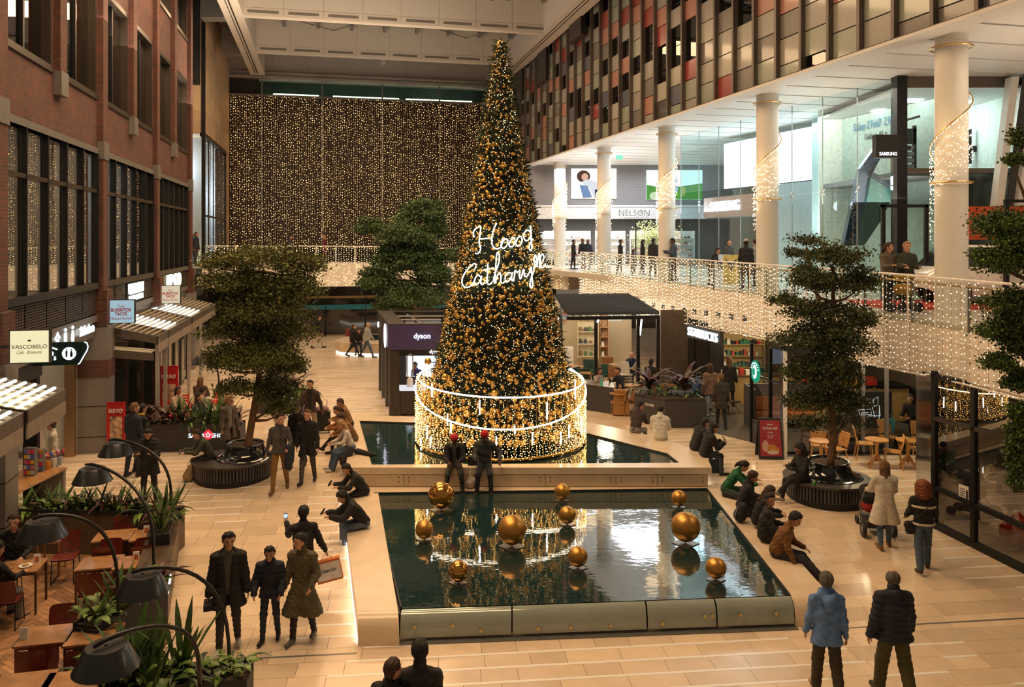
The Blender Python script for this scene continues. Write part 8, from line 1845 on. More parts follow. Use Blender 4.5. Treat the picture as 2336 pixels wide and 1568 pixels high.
o = T('black_jacket','black jacket lying beside the blonde woman on the stone rim','jacket',(-3.7,20.5,.92)); V, Q = grow([((-3.95,20.55,.97),(-3.6,20.35,.96),.09,.06),((-3.6,20.35,.96),(-3.42,20.3,.95),.06,.03),((-4.1,20.4,1.05),(-4.25,20.2,.80),.11,.09)],.03,.04); put('cloth',npmesh('cloth',V,Q,cloth(BLK),True),o)
_, J, Hc, W = person('dark-haired person in a black jacket bent over a phone at the corner of the pools',(-3.45,18.75,.36),-1.05,1.72,'b',('short','k'),BLK,'jacket',BLK,BLK,lean=34,legs=((70,6,75),(80,4,90)),arms=((40,6,60,15),(40,6,60,15)),seat=.10,head=(0,25),fat=1.15); phone('phone of the bent person in black at the pool corner',J,-1,-1.05)
_, J, Hc, W = person('young man in black puffer and blue jeans hunched on the left pool rim',(-3.05,16.6,.22),-1.15,1.76,'b',('curly','k'),BLK,'puffer',(.10,.14,.2),SHW,lean=36,legs=((84,8,84),(84,4,84)),arms=((48,6,55,16),(48,6,55,16)),seat=.26,head=(0,22)); phone('phone of the hunched young man in blue jeans',J,-1,-1.15)
# ---- two men in red caps in front of the light ring
CAMO = M('camouflage',(.07,.065,.045),.85,var=.75,scale=7)
_, J, Hc, W = person('man in a red cap, open black jacket and camouflage trousers below the tree',(-1.38,19.36,.45),.03,1.76,'d',('short','k'),BLK,'jacket',CAMO,BLK,lean=20,legs=((70,10,72),(70,12,72)),arms=LAP,seat=.47,head=(0,26),inner=(.16,.15,.14),hat=(.5,.015,.02)); phone('phone of the man in camouflage trousers',J,1,0)
_, J, Hc, W = person('man in a red cap and grey leather jacket sitting with a hand on his hip',(-.66,19.36,.45),.0,1.80,'d',('short','k'),(.05,.05,.052),'jacket',(.02,.022,.03),(.10,.035,.02),lean=10,legs=((70,8,72),(70,8,72)),arms=((24,10,70,20),(-18,34,78,30)),seat=.47,head=(4,26),hat=(.55,.012,.02)); phone('phone of the man in the grey leather jacket',J,-1,0)
o = T('plastic_bag','white plastic carrier bag between the two men in red caps','bag',(-.98,19.22,.46)); V, Q = grow([((-1.0,19.2,.57),(-.95,19.22,.62),.11,.1),((-.99,19.2,.68),(-1.0,19.2,.86),.06,.02)],.022,.04); put('body',npmesh('body',V,Q,M('plastic_white',(.55,.47,.42),.4),True),o)
o = held('rucksack','small black bag behind the man in the grey leather jacket','bag',Vector((-.95,19.55,1.03)),(.24,.16,.2),cloth(BLK))
# ---- right rims
_, J, Hc, W = person('man in a dark padded vest over grey sleeves on the tree pool rim',(3.5,22.8,.45),PI - .55,1.76,'b',('short','k'),(.045,.03,.03),'vest',(.20,.18,.16),BLK,lean=22,legs=SIT,arms=LAP,seat=.46,head=(-30,20)); phone('phone of the man in the padded vest',J,1,PI - .55)
person('man in a cream hooded jacket seen from behind on the tree pool rim',(4.05,22.0,.45),PI - .25,1.76,'b',('short','k'),(.62,.58,.50),'puffer',(.2,.18,.16),BLK,lean=12,legs=SIT,arms=LAP,seat=.46,head=(0,14),fat=1.15)
person('hooded person in black, rear one of the pair at the tree pool corner',(4.75,20.9,.45),1.9,1.70,'b',('short','k'),BLK,'puffer',BLK,BLK,lean=24,legs=SIT,arms=LAP,seat=.46,head=(0,20))
_, J, Hc, W = person('person in black with a bun, front of the pair at the tree pool corner',(4.85,20.3,.45),1.75,1.70,'b',('bun','k'),BLK,'puffer',(.02,.02,.022),BLK,lean=20,legs=SIT,arms=PH,seat=.46,head=(0,20)); phone('phone of the front person of the pair in black',J,1,1.8)
o = held('hand_bag','black tote bag standing beside the stone corner of the tree pool','bag',gnd(1628,1078) + Vector((0,0,.16)),(.26,.12,.32),cloth(BLK)); 
person('man in a green and white track jacket sitting cross-legged behind the pool corner',(5.0,18.85,.38),1.3,1.74,'b',('ponytail','k'),(.012,.11,.035),'jacket',(.02,.06,.03),BLK,lean=34,legs=((80,34,118),(80,34,118)),arms=((50,8,45,15),(50,8,45,15)),seat=.08,head=(0,25))
o = T('black_coat','black coat spread on the rim beside the man in green','coat',(5.1,18.3,.46)); V, Q = grow([((4.95,18.6,.49),(5.5,18.1,.5),.09,.1),((5.2,18.2,.49),(5.6,18.25,.5),.08,.07)],.028,.05); put('cloth',npmesh('cloth',V,Q,cloth(BLK),True),o)
q = MB(); q.lathe((5.72,18.05,.34),[(.03,0),(.033,.02),(.033,.12),(.013,.16),(.013,.18)],12); tag(q.build('drink_bottle',M('bottle_brown',(.08,.03,.02),.2)),'small dark bottle on the stone rim beside the black coat','bottle')
SEATR = .16
person('curly-haired person in a black coat with a fur collar on the right pool rim',(4.98,17.35,.28),1.45,1.68,'b',('curly','b'),BLK,'coat',BLK,BLK,lean=14,legs=((74,6,66),(74,6,66)),arms=LAP,seat=.27,fat=1.25,head=(-10,20),scarf=(.02,.015,.012))
o = T('backpack','black backpack on the rim behind the curly-haired person','backpack',(5.1,16.95,.46)); V, Q = grow([((4.8,16.9,.60),(4.85,16.9,.76),.14,.11)],.025); put('body',npmesh('body',V,Q,cloth((.02,.02,.021)),True),o); MB().tube([(4.7,16.85,.5),(4.66,16.8,.62),(4.74,16.85,.78)],.012,5).build('strap',cloth((.3,.3,.3)),o)
person('girl with long brown hair in a dark jacket on the right pool rim',(5.05,16.6,.2),1.4,1.64,'a',('long','b'),BLK,'jacket',BLK,BLK,lean=20,legs=((74,6,66),(74,6,66)),arms=LAP,seat=.32,head=(10,26),fat=1.15)
person('young man in a hooded black jacket looking at the camera from the pool rim',(4.98,15.85,.15),1.25,1.76,'b',('top','k'),(.022,.022,.02),'jacket',BLK,BLK,lean=8,legs=((74,6,66),(74,6,66)),arms=((20,10,66,24),(20,10,66,24)),seat=.34,head=(-55,4),fat=1.28)
_, J, Hc, W = person('young man in a brown jacket with legs stretched out on the right pool rim',(4.98,15.1,.06),1.15,1.80,'b',('curly','k'),(.17,.075,.018),'jacket',(.025,.026,.032),(.16,.15,.14),lean=24,legs=((82,4,30),(78,8,36)),arms=((4,10,24,10),(10,10,60,24)),seat=.40,head=(-28,22),fat=1.35,hem=-.06,wide=1.4)
_, J, Hc, W = person('woman in black with big dark curly hair on the right tree bench',onz(1832,1100,.80) - Vector((0,0,.46)),-1.25,1.70,'c',('big_curly','k'),BLK,'coat',BLK,(.3,.27,.24),lean=4,legs=((86,2,74),(92,0,40)),arms=PH,seat=.46,head=(0,18)); phone('white phone of the woman in black on the right bench',J,1,-1.25,False)
c = onz(1858,1113,.80); q = MB(); q.lathe((c.x,c.y,.80),[(.03,0),(.033,.01),(.033,.12),(.026,.135)],14); tag(q.build('drink_can',M('can_green',(.10,.30,.03),.3,.5)),'green drink can standing on the right tree bench','can')
# ---- right foreground walkers
_, J, Hc, W = person('woman in a long cream quilted coat pushing a stroller',gnd(2018,1250),PI - .15,1.72,'a',('long','l'),WHT,'quilt',DEN,(.2,.09,.03),legs=((8,2,4),(-6,3,8)),arms=((30,8,40,5),(30,8,40,5)),hem=-.24,flare=.04,fat=1.1)
st = gnd(2018,1238) + Vector((0,.45,0)); st.z = fz(st.y); o = T('stroller','black stroller with red trim pushed by the woman in the cream coat','stroller',st,-.1)
for sx in (-1,1):
    q = MB(); q.tube([(sx * .30 - .03,-.22,.15),(sx * .30 + .03,-.22,.15)],.15,18); w_ = q.build('wheel',BLACKM,o,True,True); MB().tube([(sx * .30 - .035,-.22,.15),(sx * .30 + .035,-.22,.15)],.07,12).build('hub',GREYM,w_,True,True)
    MB().tube([(sx * .2 - .02,.5,.1),(sx * .2 + .02,.5,.1)],.1,16).build('wheel',BLACKM,o,True,True)
    MB().tube([(sx * .29,-.22,.16),(sx * .27,.1,.55),(sx * .26,-.25,1.02)],.014,6).build('frame_tube',GREYM,o,True,True); MB().tube([(sx * .2,.5,.12),(sx * .27,.0,.5)],.014,6).build('frame_tube',GREYM,o,True,True)
MB().tube([(-.26,-.25,1.02),(.26,-.25,1.02)],.018,6).build('handle_bar',BLACKM,o,local=True)
V, Q = grow([((-.12,.0,.55),(.12,.0,.55),.12,.12),((-.12,.25,.50),(.12,.25,.50),.1,.1)],.025,.05); put('seat',npmesh('seat',V,Q,cloth((.28,.015,.015)),True),o,True); V, Q = grow([((-.14,.1,.85),(.14,.1,.85),.15,.15),((-.14,.0,.72),(.14,.0,.72),.12,.12)],.025,.05); put('canopy',npmesh('canopy',V,Q,cloth(BLK),True),o,True); MB().box(-.2,.2,-.2,.3,.16,.32).build('basket',BLACKM,o,local=True)
SHEAR = cloth((.55,.47,.36))
_, J, Hc, W = person('woman with curly auburn hair in a black jacket with cream bands and blue jeans',gnd(2106,1302),PI - .2,1.68,'a',('big_curly','r'),BLK,'jacket',(.06,.09,.14),(.06,.03,.02),legs=((12,2,5),(-10,3,16)),arms=((12,12,46,12),(12,12,46,12)),hem=.0,fat=1.15,wide=1.15)
pr_ = [o_ for o_ in bpy.data.objects if o_.name.startswith('person')][-1]
for z, r in ((.90,.175),(1.23,.185)):
    MB().tube([(r * 1.12 * math.cos(2 * PI * i / 24),r * .82 * math.sin(2 * PI * i / 24),z) for i in range(24)],.022,6,closed=True).build('cream_band',SHEAR,pr_,True,True)
c = W @ Vector((.22,.02,.84)); o = T('shoulder_bag','black shoulder bag of the woman with auburn hair','bag',c); V, Q = grow([(tuple(c + Vector((-.06,0,.02))),tuple(c + Vector((.05,0,.0))),.075,.075),(tuple(c + Vector((-.04,0,-.09))),tuple(c + Vector((.05,0,-.09))),.07,.07)],.02); put('body',npmesh('body',V,Q,cloth(BLK),True),o); MB().tube([tuple(c + Vector((0,0,.08))),tuple(W @ Vector((.05,.20,1.15))),tuple(W @ Vector((-.1,.14,1.36)))],.008,5).build('strap',BLACKM,o)
person('person with short grey-brown hair in a light blue hooded raincoat, seen from behind',gnd(1886,1588),PI - .12,1.70,'a',('short','g'),(.115,.22,.46),'puffer' if False else 'jacket',(.045,.035,.016),(.35,.2,.12),legs=((-10,3,14),(10,3,4)),arms=((-4,9,10),(6,9,12)),hem=-.09,fat=1.18,head=(-8,0),wide=1.25)
pr_ = [o_ for o_ in bpy.data.objects if o_.name.startswith('person')][-1]; V, Q = grow([((-.1,.05,1.44),(0,.13,1.36),.05,.06),((.1,.05,1.44),(0,.13,1.36),.05,.06),((0,.13,1.38),(0,.145,1.28),.07,.05),((-.07,-.02,1.46),(.07,-.02,1.46),.05,.05)],.018,.04); put('hood',npmesh('hood',V,Q,cloth((.115,.22,.46)),True),pr_,True)
person('man with cropped grey hair in a navy quilted jacket and olive cargo trousers, from behind',gnd(2038,1596),PI - .02,1.78,'a',('thin','g'),(.018,.02,.034),'puffer',(.075,.07,.022),(.05,.04,.03),legs=((-14,4,10),(12,4,4)),arms=((10,12,16),(-6,14,14)),hem=-.05,fat=1.3,head=(-16,4),wide=1.35)
person('person with a bob and fluffy black coat at the bottom edge',gnd(890,1850),PI - .5,1.66,'a',('short','b'),BLK,'jacket',BLK,BLK,scarf=(.012,.01,.01),fat=1.5,hands=False,head=(-15,4))
person('man with dark hair in a dark grey jacket at the bottom edge',gnd(958,1826),PI + .1,1.78,'a',('top','k'),(.028,.026,.026),'jacket',BLK,BLK,fat=1.35,hands=False)
# ---- middle distance, left
person('man in a dark leather jacket and beige trousers walking away far left',gnd(726,795),2.5,1.78,'b',('short','k'),BLK,'jacket',(.42,.33,.24),BLK,legs=WALK,head=(-40,0))
person('woman in a long black puffer with a red backpack walking to the right',gnd(806,814),1.5,1.68,'a',('short','b'),BLK,'longpuffer',BLK,BLK,legs=((26,3,4),(-22,3,14)),arms=ARMW,hem=-.2)
o = held('backpack','red backpack on the woman in the long black puffer','backpack',gnd(794,814) + Vector((0,0,1.22)),(.18,.26,.36),cloth((.2,.03,.02)))
person('bald man in a pale grey jacket and jeans walking to the right',gnd(838,816),1.4,1.82,'a',('bald','k'),(.36,.35,.30),'puffer',DEN,(.14,.08,.05),legs=((26,3,4),(-24,3,10)),arms=ARMW)
person('person in black sitting on the far pool rim',(-7.8,41.0,.45),.1,1.66,'b',('short','k'),BLK,'jacket',(.02,.03,.06),BLK,lean=10,legs=SIT,arms=LAP,seat=.55)
o = held('blue_bag','dark blue bag beside the person on the far pool rim','bag',gnd(830,793) + Vector((0,0,.2)),(.4,.25,.35),cloth(NVY))
# taco terrace
RED = M('red_metal',(.52,.012,.012),.4)
def red_table(lab,u,v,Y):
    p = at(u,v,Y); t = T('red_table',lab,'table',(p.x,p.y,.45),.3,'red tables of the taco terrace'); MB().box(-.35,.35,-.35,.35,.72,.75).build('tabletop',RED,t,local=True); MB().tube([(0,0,0),(0,0,.72)],.03,8).box(-.25,.25,-.25,.25,0,.02).build('pedestal',RED,t,local=True); return t
red_table('red table of the dark-haired woman in a cream cardigan',425,900,25.2); red_table('red table nearest the taco planter',405,915,24.0); red_table('red table beside the trunk of the left tree',497,890,25.8)
for i,(u,Y,rz,lab) in enumerate(((392,25.4,1.2,'red slatted chair of the woman in the cream cardigan'),(412,26.2,.2,'red slatted chair behind the terrace table'),(480,25.4,-1.2,'red slatted chair nearest the left tree trunk'),(505,26.8,.5,'red slatted chair behind the left tree trunk'))):
    p = at(u,900,Y); t = T('red_chair',lab,'chair',(p.x,p.y,.45),rz,'red chairs of the taco terrace'); MB().box(-.2,.2,-.2,.2,.43,.46).build('seat',RED,t,local=True)
    for k in range(4): MB().box(-.2,.2,.19,.21,.54 + k * .085,.59 + k * .085).build('back_slat',RED,t,local=True)
    for s in (-1,1): MB().tube([(s * .2,-.2,0),(s * .2,-.19,.44),(s * .2,.2,.46),(s * .2,.2,.9)],.013,5).tube([(s * .2,.2,.46),(s * .2,.22,0)],.013,5).build('side_frame',RED,t,local=True)
p = at(400,880,25.2); person('dark-haired woman in a cream and black cardigan at a red table',(p.x,p.y,.45),1.2,1.66,'c',('long','k'),(.5,.38,.27),'sweater',BLK,BLK,lean=8,legs=SIT,arms=LAP,seat=.47)
p = at(457,870,26.6); person('woman with long light hair and pink scarf, back turned on the taco terrace',(p.x,p.y,.45),PI,1.70,'a',('long','l'),(.09,.06,.05),'coat',BLK,BLK,legs=SIT,arms=LAP,seat=.50,scarf=(.5,.34,.28),fat=1.3)
p = at(461,890,25.0); person('person in a pale grey top and black cap, back turned on the taco terrace',(p.x,p.y,.45),2.6,1.66,'b',('short','k'),(.36,.35,.34),'sweater',BLK,BLK,legs=SIT,arms=LAP,seat=.47,hat=BLK)
p = at(443,925,24.0); person('man in a dark jacket leaning over the red table by the planter',(p.x,p.y,.45),1.3,1.74,'a',('short','k'),NVY,'jacket',BLK,BLK,lean=14,legs=SIT,arms=LAP,seat=.47)
_, J, Hc, W = person('person with a yellow backpack at the taco shop door',gnd(326,938),PI - .4,1.76,'b',('curly','l'),BLK,'jacket',(.36,.27,.19),BLK)
o = T('backpack','large yellow backpack at the taco shop door','backpack',W @ Vector((0,.2,1.2))); V, Q = grow([(tuple(W @ Vector((-.06,.2,1.05))),tuple(W @ Vector((-.06,.2,1.38))),.15,.13),(tuple(W @ Vector((.06,.2,1.05))),tuple(W @ Vector((.06,.2,1.38))),.15,.13)],.025); put('body',npmesh('body',V,Q,cloth((.58,.26,.02)),True),o)
person('person in dark clothes between the folding doors of the taco shop',gnd(292,950),PI,1.72,'b',('short','b'),DGR,'jacket',BLK,BLK)
for u0, u1, v0, v1, lab in ((366,405,835,915,'upright red taco menu board behind the terrace'),(246,284,918,1005,'red taco menu board beside the brick pillar')):
    Yb = 25.6 if u0 > 300 else 22.2; a_, b_ = at(u0,v1,Yb), at(u1,v0,Yb); o = T('menu_board',lab,'sign board',(a_.x,Yb,.45)); MB().tube([(a_.x,Yb,.46),(a_.x,Yb,b_.z),(b_.x,Yb,b_.z),(b_.x,Yb,.46)],.03,6).build('frame',RED,o)
    MB().box(a_.x,b_.x,Yb - .01,Yb + .02,.75,b_.z).build('board',M('board_red',(.42,.012,.015),.5),o); MB().box(a_.x + .06,b_.x - .06,Yb - .018,Yb - .01,.85,.85 + (b_.z - .85) * .62).build('picture',M('board_picture',(.48,.30,.20),.5,var=.7,scale=9),o); text('SALSA SHOP',((a_.x + b_.x) / 2,Yb - .03,.85 + (b_.z - .85) * .78),(1,0,0),M('ink_white',(.8,.78,.72)),o,(b_.x - a_.x) * .85,.12,.004,.012)
# café kiosk at the far left and the two men
c = gnd(100,1128); o = T('service_counter','wooden service counter crowded with card racks and flowers','counter',c); k0, k1 = onz(5,1140,1.15), onz(152,1066,1.15)
kd = (k1 - k0); kd.z = 0; kd.normalize(); kn = Vector((-kd.y,kd.x,0)); q = MB(); qb(q,k0,k1,0,.9,1.10,1.15,kn); q.build('worktop',WOODT,o)
for s_ in (.0,.98): q = MB(); p = k0.lerp(k1,s_); qb(q,p - kd * .05,p + kd * .05,.02,.88,.25,1.10,kn); q.build('leg_panel',GREYM,o)
FLW = [M('flower_%d' % i,c_,.5) for i,c_ in enumerate(((.6,.05,.1),(.65,.4,.03),(.5,.5,.55),(.1,.15,.5),(.55,.15,.3)))]
for i,(u,v,h_,lab) in enumerate(((70,1085,.62,'tall silver rack of postcards on the service counter'),(90,1075,.5,'patterned card rack in the middle of the service counter'))):
    p = onz(u,v,1.15); q = MB(); r_ = T('card_rack',lab,'rack',p); q.box(p.x - .12,p.x + .12,p.y - .06,p.y + .06,1.15,1.15 + h_); q.build('frame',GREYM,r_)
    for j in range(5):
        for k in range(3): q = MB(); x = p.x - .11 + k * .075; z = 1.19 + j * h_ / 5.4; q.box(x,x + .065,p.y - .075,p.y - .062,z,z + .085); q.build('card',FLW[(i + j * 2 + k) % 5],r_)
for i,(u,v,lab) in enumerate(((108,1072,'orange pot with red and yellow flowers on the service counter'),(122,1066,'jar of white and pink flowers on the service counter'),(134,1062,'jar of blue flowers at the end of the service counter'))):
    p = onz(u,v,1.15); r_ = T('flower_pot',lab,'flower pot',p); MB().lathe(p,[(.06,0),(.08,.2)],14).build('pot',M('pot_%d' % i,((.55,.2,.03),(.6,.6,.58),(.3,.35,.4))[i],.4),r_)
    for k in range(9): a_ = k * 2.4; rr_ = .02 * (k % 5); q = MB(); e_ = p + Vector((rr_ * 1.6 * math.cos(a_),rr_ * 1.6 * math.sin(a_),.30 + .02 * (k % 3))); q.tube([p + Vector((0,0,.15)),e_],.005,4); q.ball(e_,.032,7,5); q.build('flower',FLW[(i + k) % 5],r_)
p = onz(100,1050,1.15) + Vector((-.1,.55,0)); person('woman with a red hair clip behind the service counter',(p.x,p.y,.3),-.9,1.64,'a',('bun','b'),(.58,.52,.44),'jacket',BLK,BLK,head=(-30,8))
q = MB(); p = onz(48,1120,.3); q.box(p.x - .28,p.x + .1,18.7,18.8,.3,3.0); cw = tag(q.build('postcard_wall',M('card_back',(.20,.11,.06),.6)),'tall display wall of small brown cards at the far left','display')
for j in range(12):
    for k in range(4): q = MB(); x = p.x - .26 + k * .09; q.box(x,x + .075,18.68,18.7,.9 + j * .17,1.03 + j * .17); q.build('card',M('card_%d' % ((j * 3 + k) % 3),((.45,.22,.10),(.55,.38,.24),(.3,.13,.07))[(j * 3 + k) % 3],.6),cw)
t5 = TB['5'].location
person('bearded man in a black sweater sitting at the café table, legs crossed',(t5.x - .48,t5.y + .60,fz(t5.y + .6)),.35,1.82,'a',('short','b'),BLK,'sweater',(.03,.035,.05),SHW,lean=4,legs=((84,4,84),(92,-8,40)),arms=((22,12,60,24),(22,12,60,24)),seat=.46,head=(2,6),fat=1.1)
person('man in black and grey jeans cut by the left edge at the café table',(t5.x - .12,t5.y - .66,fz(t5.y - .6)),PI - .3,1.80,'a',('short','k'),BLK,'sweater',(.22,.22,.23),BLK,lean=10,legs=((80,6,80),(84,8,70)),arms=((35,10,55,20),(35,10,55,20)),seat=.46)
# kiosk staff
p = kp(1.25,1.7,.45); person('person with dark hair bending inside the purple kiosk',p,-.5,1.68,'c',('short','k'),(.05,.05,.2),'sweater',BLK,BLK,lean=30)
p = kp(1.95,1.7,.45); person('curly blonde woman in a tan jacket inside the purple kiosk',p,-.7,1.7,'a',('curly_long','y'),(.36,.2,.09),'jacket',BLK,BLK,scarf=(.5,.03,.03),head=(0,20))
# coffee shop and pergola guests
person('person in a dark hooded coat walking into the coffee shop',gnd(1645,978),PI,1.70,'a',('short','l'),(.035,.03,.022),'coat',BLK,BLK,legs=((-4,2,12),(6,2,4)),hem=-.16)
person('woman with long brown hair in a dusty pink coat at the coffee shop door',gnd(1620,950),PI + .1,1.74,'a',('curly_long','b'),(.20,.12,.09),'coat',(.35,.4,.46),SHW,hem=-.12)
person('woman with wavy hair in a black coat at the coffee counter',gnd(1664,928),PI - .3,1.72,'a',('curly_long','l'),BLK,'coat',BLK,BLK,hem=-.22)
p = at(1436,860,32.9); person('bald man in a blue sweater at a pale table under the pergola',(p.x,p.y,.45),.4,1.78,'a',('bald','k'),(.03,.06,.14),'sweater',BLK,BLK,lean=12,legs=SIT,arms=LAP,seat=.47,head=(0,18))
p = at(1456,862,32.4); person('person in a cream jumper opposite the bald man',(p.x,p.y,.45),-2.2,1.66,'a',('short','b'),(.5,.45,.38),'sweater',BLK,BLK,legs=SIT,arms=LAP,seat=.47)
p = at(1416,880,28.6); person('bearded man in a navy jumper with a hand to his face',(p.x,p.y,.45),-.9,1.78,'b',('short','k'),NVY,'sweater',BLK,BLK,lean=10,legs=SIT,arms=((40,8,110,20),(25,8,60,20)),seat=.47)
p = at(1361,880,28.9); person('dark-haired woman in a pale pink top behind the low charcoal wall',(p.x,p.y,.45),.7,1.64,'b',('long','k'),(.52,.42,.38),'sweater',BLK,BLK,lean=10,legs=SIT,arms=LAP,seat=.5)
p = at(1480,850,30.6); person('person in black slumped by the pergola post',(p.x,p.y,.45),2.6,1.7,'c',('short','k'),BLK,'jacket',BLK,BLK,lean=20,legs=SIT,arms=LAP,seat=.5)
p = at(1588,880,27.6); person('person in a blue jacket sitting behind the charcoal planter',(p.x,p.y,.45),2.2,1.7,'b',('short','k'),(.03,.07,.16),'puffer',BLK,BLK,lean=10,legs=SIT,arms=LAP,seat=.5)
p = at(2084,985,23.5); person('grey-haired person with a laptop inside the terrace glass',(p.x,p.y,.46),-.9,1.7,'a',('curly','g'),BLK,'jacket',BLK,BLK,lean=14,legs=SIT,arms=LAP,seat=.55)
c = at(2066,975,23.2); held('laptop','silver laptop of the grey-haired person','laptop',c,(.32,.02,.22),M('laptop_silver',(.45,.5,.55),.3,.5),(.3,0,-.3))
# sandwich board
a_ = gnd(1760,1050); o = T('sandwich_board','folding board with a red coffee poster in front of the coffee shop','sign board',a_,-.05)
for s in (0,1):
    q = MB(); y0, y1 = (0,.22) if s == 0 else (.44,.26); q.hexa([(-.33,y0,.02),(.33,y0,.02),(.33,y0 + .03,.02),(-.33,y0 + .03,.02),(-.30,y1,1.08),(.30,y1,1.08),(.30,y1 + .03,1.08),(-.30,y1 + .03,1.08)]); q.build('panel',BLACKM,o,local=True)
def sb(x,z): return (x * (1 - .07 * z),.2 * z - .006,z)
MB().quad(sb(-.29,.1),sb(.29,.1),sb(.29,1.03),sb(-.29,1.03)).build('poster',M('poster_red',(.30,.035,.05),.4),o,local=True)
for nm,(x,z,r,zs), mt in (('cup',(-.15,.36,.09,1.7),M('p_milk',(.5,.3,.25),.5)),('burger',(.03,.32,.11,.8),M('p_bun',(.45,.2,.04),.5)),('burger',(.13,.26,.10,.8),MATS['p_bun']),('plate',(.05,.20,.16,.35),M('p_plate',(.55,.45,.4),.5))):
    q = MB(); P0 = Vector(sb(x,z)); q.slab([tuple(P0 + Vector((r * math.cos(i * PI / 9),-.004 + .19 * r * zs * math.sin(i * PI / 9),r * zs * math.sin(i * PI / 9)))) for i in range(18)],(0,-1,.19),.003); q.build(nm,mt,o,local=True)
Wb = Matrix.Translation(a_) @ Matrix.Rotation(-.05,4,'Z')
for body, z, w_, h_ in (('Jouw',.92,.16,.07),('Starbucks deal',.83,.40,.075),('€ 4,95',.71,.14,.05),('Caffè Latte',.63,.2,.03),('& tosti',.58,.14,.03)): P0 = Wb @ (Vector(sb(0,z)) + Vector((0,-.008,0))); text(body,P0,Wb.to_3x3() @ Vector((1,0,0)),M('ink_white',(.8,.78,.72)),o,w_,h_,.002,.0,.2,up=Wb.to_3x3() @ Vector((0,.19,1)))
# ---- upper walkways
UZ = 4.64
def upper(lab,u,Y,rz,h=1.74,**k): p = at(u,600,Y); return person(lab,(p.x,p.y,k.pop('z',UZ)),rz,h,**k)
GR = 'visitors'
upper('woman in a brown checked jacket leaning on the balcony rail',2025,19.9,.25,1.66,sk='a',hair=('ponytail','b'),top=(.12,.095,.07),style='jacket',arms=((30,8,70,15),(30,8,70,15)),head=(35,0),fat=1.2)
upper('young blonde woman in a dark green coat at the balcony rail',2068,19.8,-.05,1.68,sk='a',hair=('ponytail','y'),top=(.04,.045,.03),style='jacket',arms=((20,8,70,15),(20,8,70,15)),fat=1.2)
p = at(2066,620,19.3); o = T('mustard_blanket','mustard bag on the pushchair at the balcony rail','bag',(p.x,19.35,5.3)); V, Q = grow([((p.x - .15,19.4,5.50),(p.x + .18,19.4,5.50),.09,.08),((p.x - .1,19.4,5.2),(p.x + .12,19.4,5.2),.14,.14)],.03,.05); put('body',npmesh('body',V,Q,cloth((.36,.2,.03)),True),o)
o = T('pushchair','dark pushchair behind the lights at the balcony rail','stroller',(p.x + .1,19.5,UZ)); MB().tube([(p.x - .25,19.5,UZ + .1),(p.x + .3,19.5,UZ + .95)],.02,5).tube([(p.x + .3,19.5,UZ + .1),(p.x - .2,19.5,UZ + .8)],.02,5).build('frame',BLACKM,o)
for dx in (-.28,.0,.38): MB().tube([(p.x + dx,19.42,UZ + .12),(p.x + dx,19.48,UZ + .12)],.12,14).build('wheel',BLACKM,o)
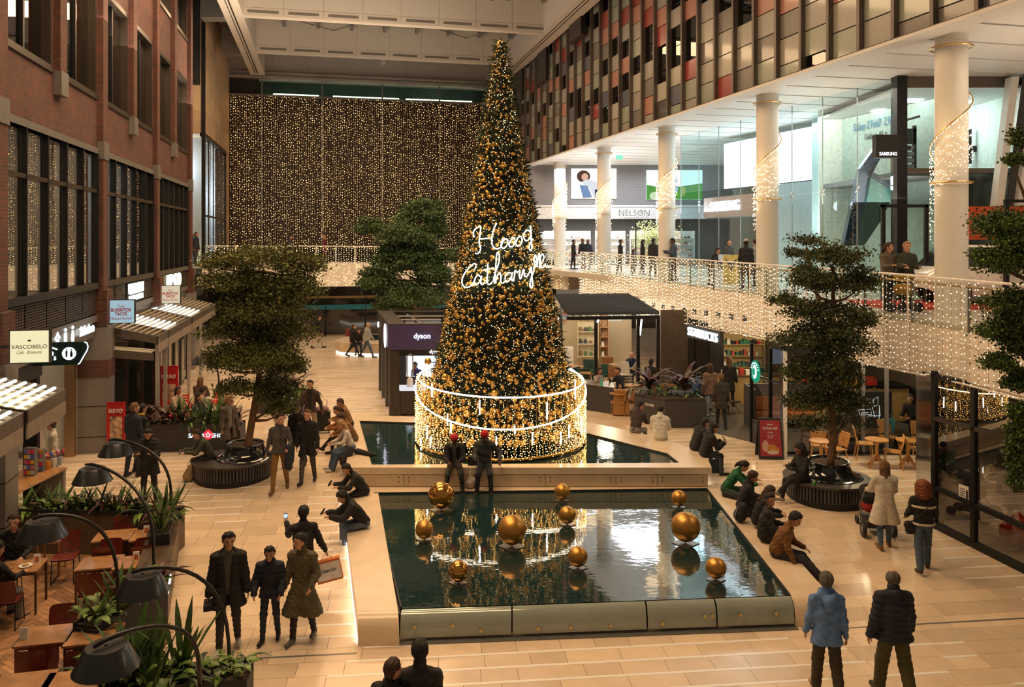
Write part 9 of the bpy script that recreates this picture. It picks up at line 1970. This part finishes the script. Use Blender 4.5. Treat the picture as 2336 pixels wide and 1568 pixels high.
for u, Y, rz, lab, kw in ((1308,47.3,1.9,'man in a black jacket, left one of the group at the farthest column',dict(top=BLK,hair=('short','k'))),(1329,47.0,-2.6,'man in a black jacket, middle one of the group beside the farthest column',dict(top=BLK,hair=('short','l'),h=1.80)),(1341,46.6,2.8,'woman in a dark puffer at the right of the group by the farthest column',dict(top=NVY,style='puffer',hair=('bun','l'))),
                          (1415,41.5,1.8,'man in a black jacket and grey scarf walking past the shoe shop',dict(top=BLK,hair=('short','k'))),(1444,40.0,2.2,'child in a dark coat with curly hair behind the balcony rail',dict(top=NVY,hair=('curly','b'),h=1.25)),(1466,39.5,1.5,'long-haired woman in black outside the shoe shop',dict(top=BLK,style='coat',hair=('long','k'))),
                          (1490,37.8,2.3,'man in a black hooded jacket with a backpack outside the shoe shop',dict(top=BLK,style='puffer',hair=('short','k'),h=1.8)),(1536,34.2,-1.4,'man in a cap and blue-grey jacket reading his phone at the balcony',dict(top=(.05,.065,.09),style='puffer',hair=('short','k'),hat=BLK,arms=PH,sk='d',h=1.78)),
                          (1620,30.5,.9,'dark-haired person bending behind the balcony rail',dict(top=BLK,lean=30,h=1.5)),(1702,28.4,2.9,'person in a black hooded coat and pale cap at the glass shop',dict(top=BLK,style='coat',hat=(.4,.33,.27))),(1724,30.0,-2.8,'woman in a grey hooded top inside the glass shop',dict(top=(.3,.28,.27),hair=('short','k'))),(1662,33.5,.3,'person with dark hair behind the pale display boards',dict(top=DGR,hair=('curly','b')))):
    upper(lab,u,Y,rz,**({'h': 1.74} | kw))
person('man in a dark navy jacket on the far left walkway',(at(447,560,44.3).x,44.3,5.02),1.4,1.78,'b',('short','k'),NVY,'jacket',DGR,BLK)
person('grey-haired person in a blue jacket behind the man on the far left walkway',(at(440,560,45.3).x,45.3,5.02),2.4,1.74,'a',('bald','g'),(.10,.14,.2),'puffer',DEN,BLK)
person('blonde woman in a maroon coat crossing the far bridge',(at(740,560,49.8).x,49.8,4.95),-1.5,1.72,'a',('long','y'),(.12,.015,.03),'coat',BLK,BLK)
person('person in dark clothes crossing the far bridge left of the maroon coat',(at(662,560,49.5).x,49.5,4.95),1.5,1.7,'b',('short','k'),DGR,'jacket',BLK,BLK)
for i,(u,Y,col) in enumerate(((1648,33.0,(.2,.25,.4)),(1668,32.2,(.55,.38,.05)))):
    p = at(u,600,Y); o = T('display_board',('white display board with a dark blue V shape','yellow display board with dark shapes')[i] + ' inside the tall glass shop','board',(p.x,p.y,UZ)); MB().box(p.x - .32,p.x + .32,p.y,p.y + .06,UZ,UZ + 1.15).build('board',M('board_%d' % i,((.6,.66,.72),(.6,.42,.1))[i],.5),o); MB().slab([(p.x - .25,p.y - .005,UZ + 1.0),(p.x,p.y - .005,UZ + .5),(p.x + .25,p.y - .005,UZ + 1.0),(p.x,p.y - .005,UZ + .85)],(0,-1,0),.01).build('print',cloth((.03,.04,.08)),o)
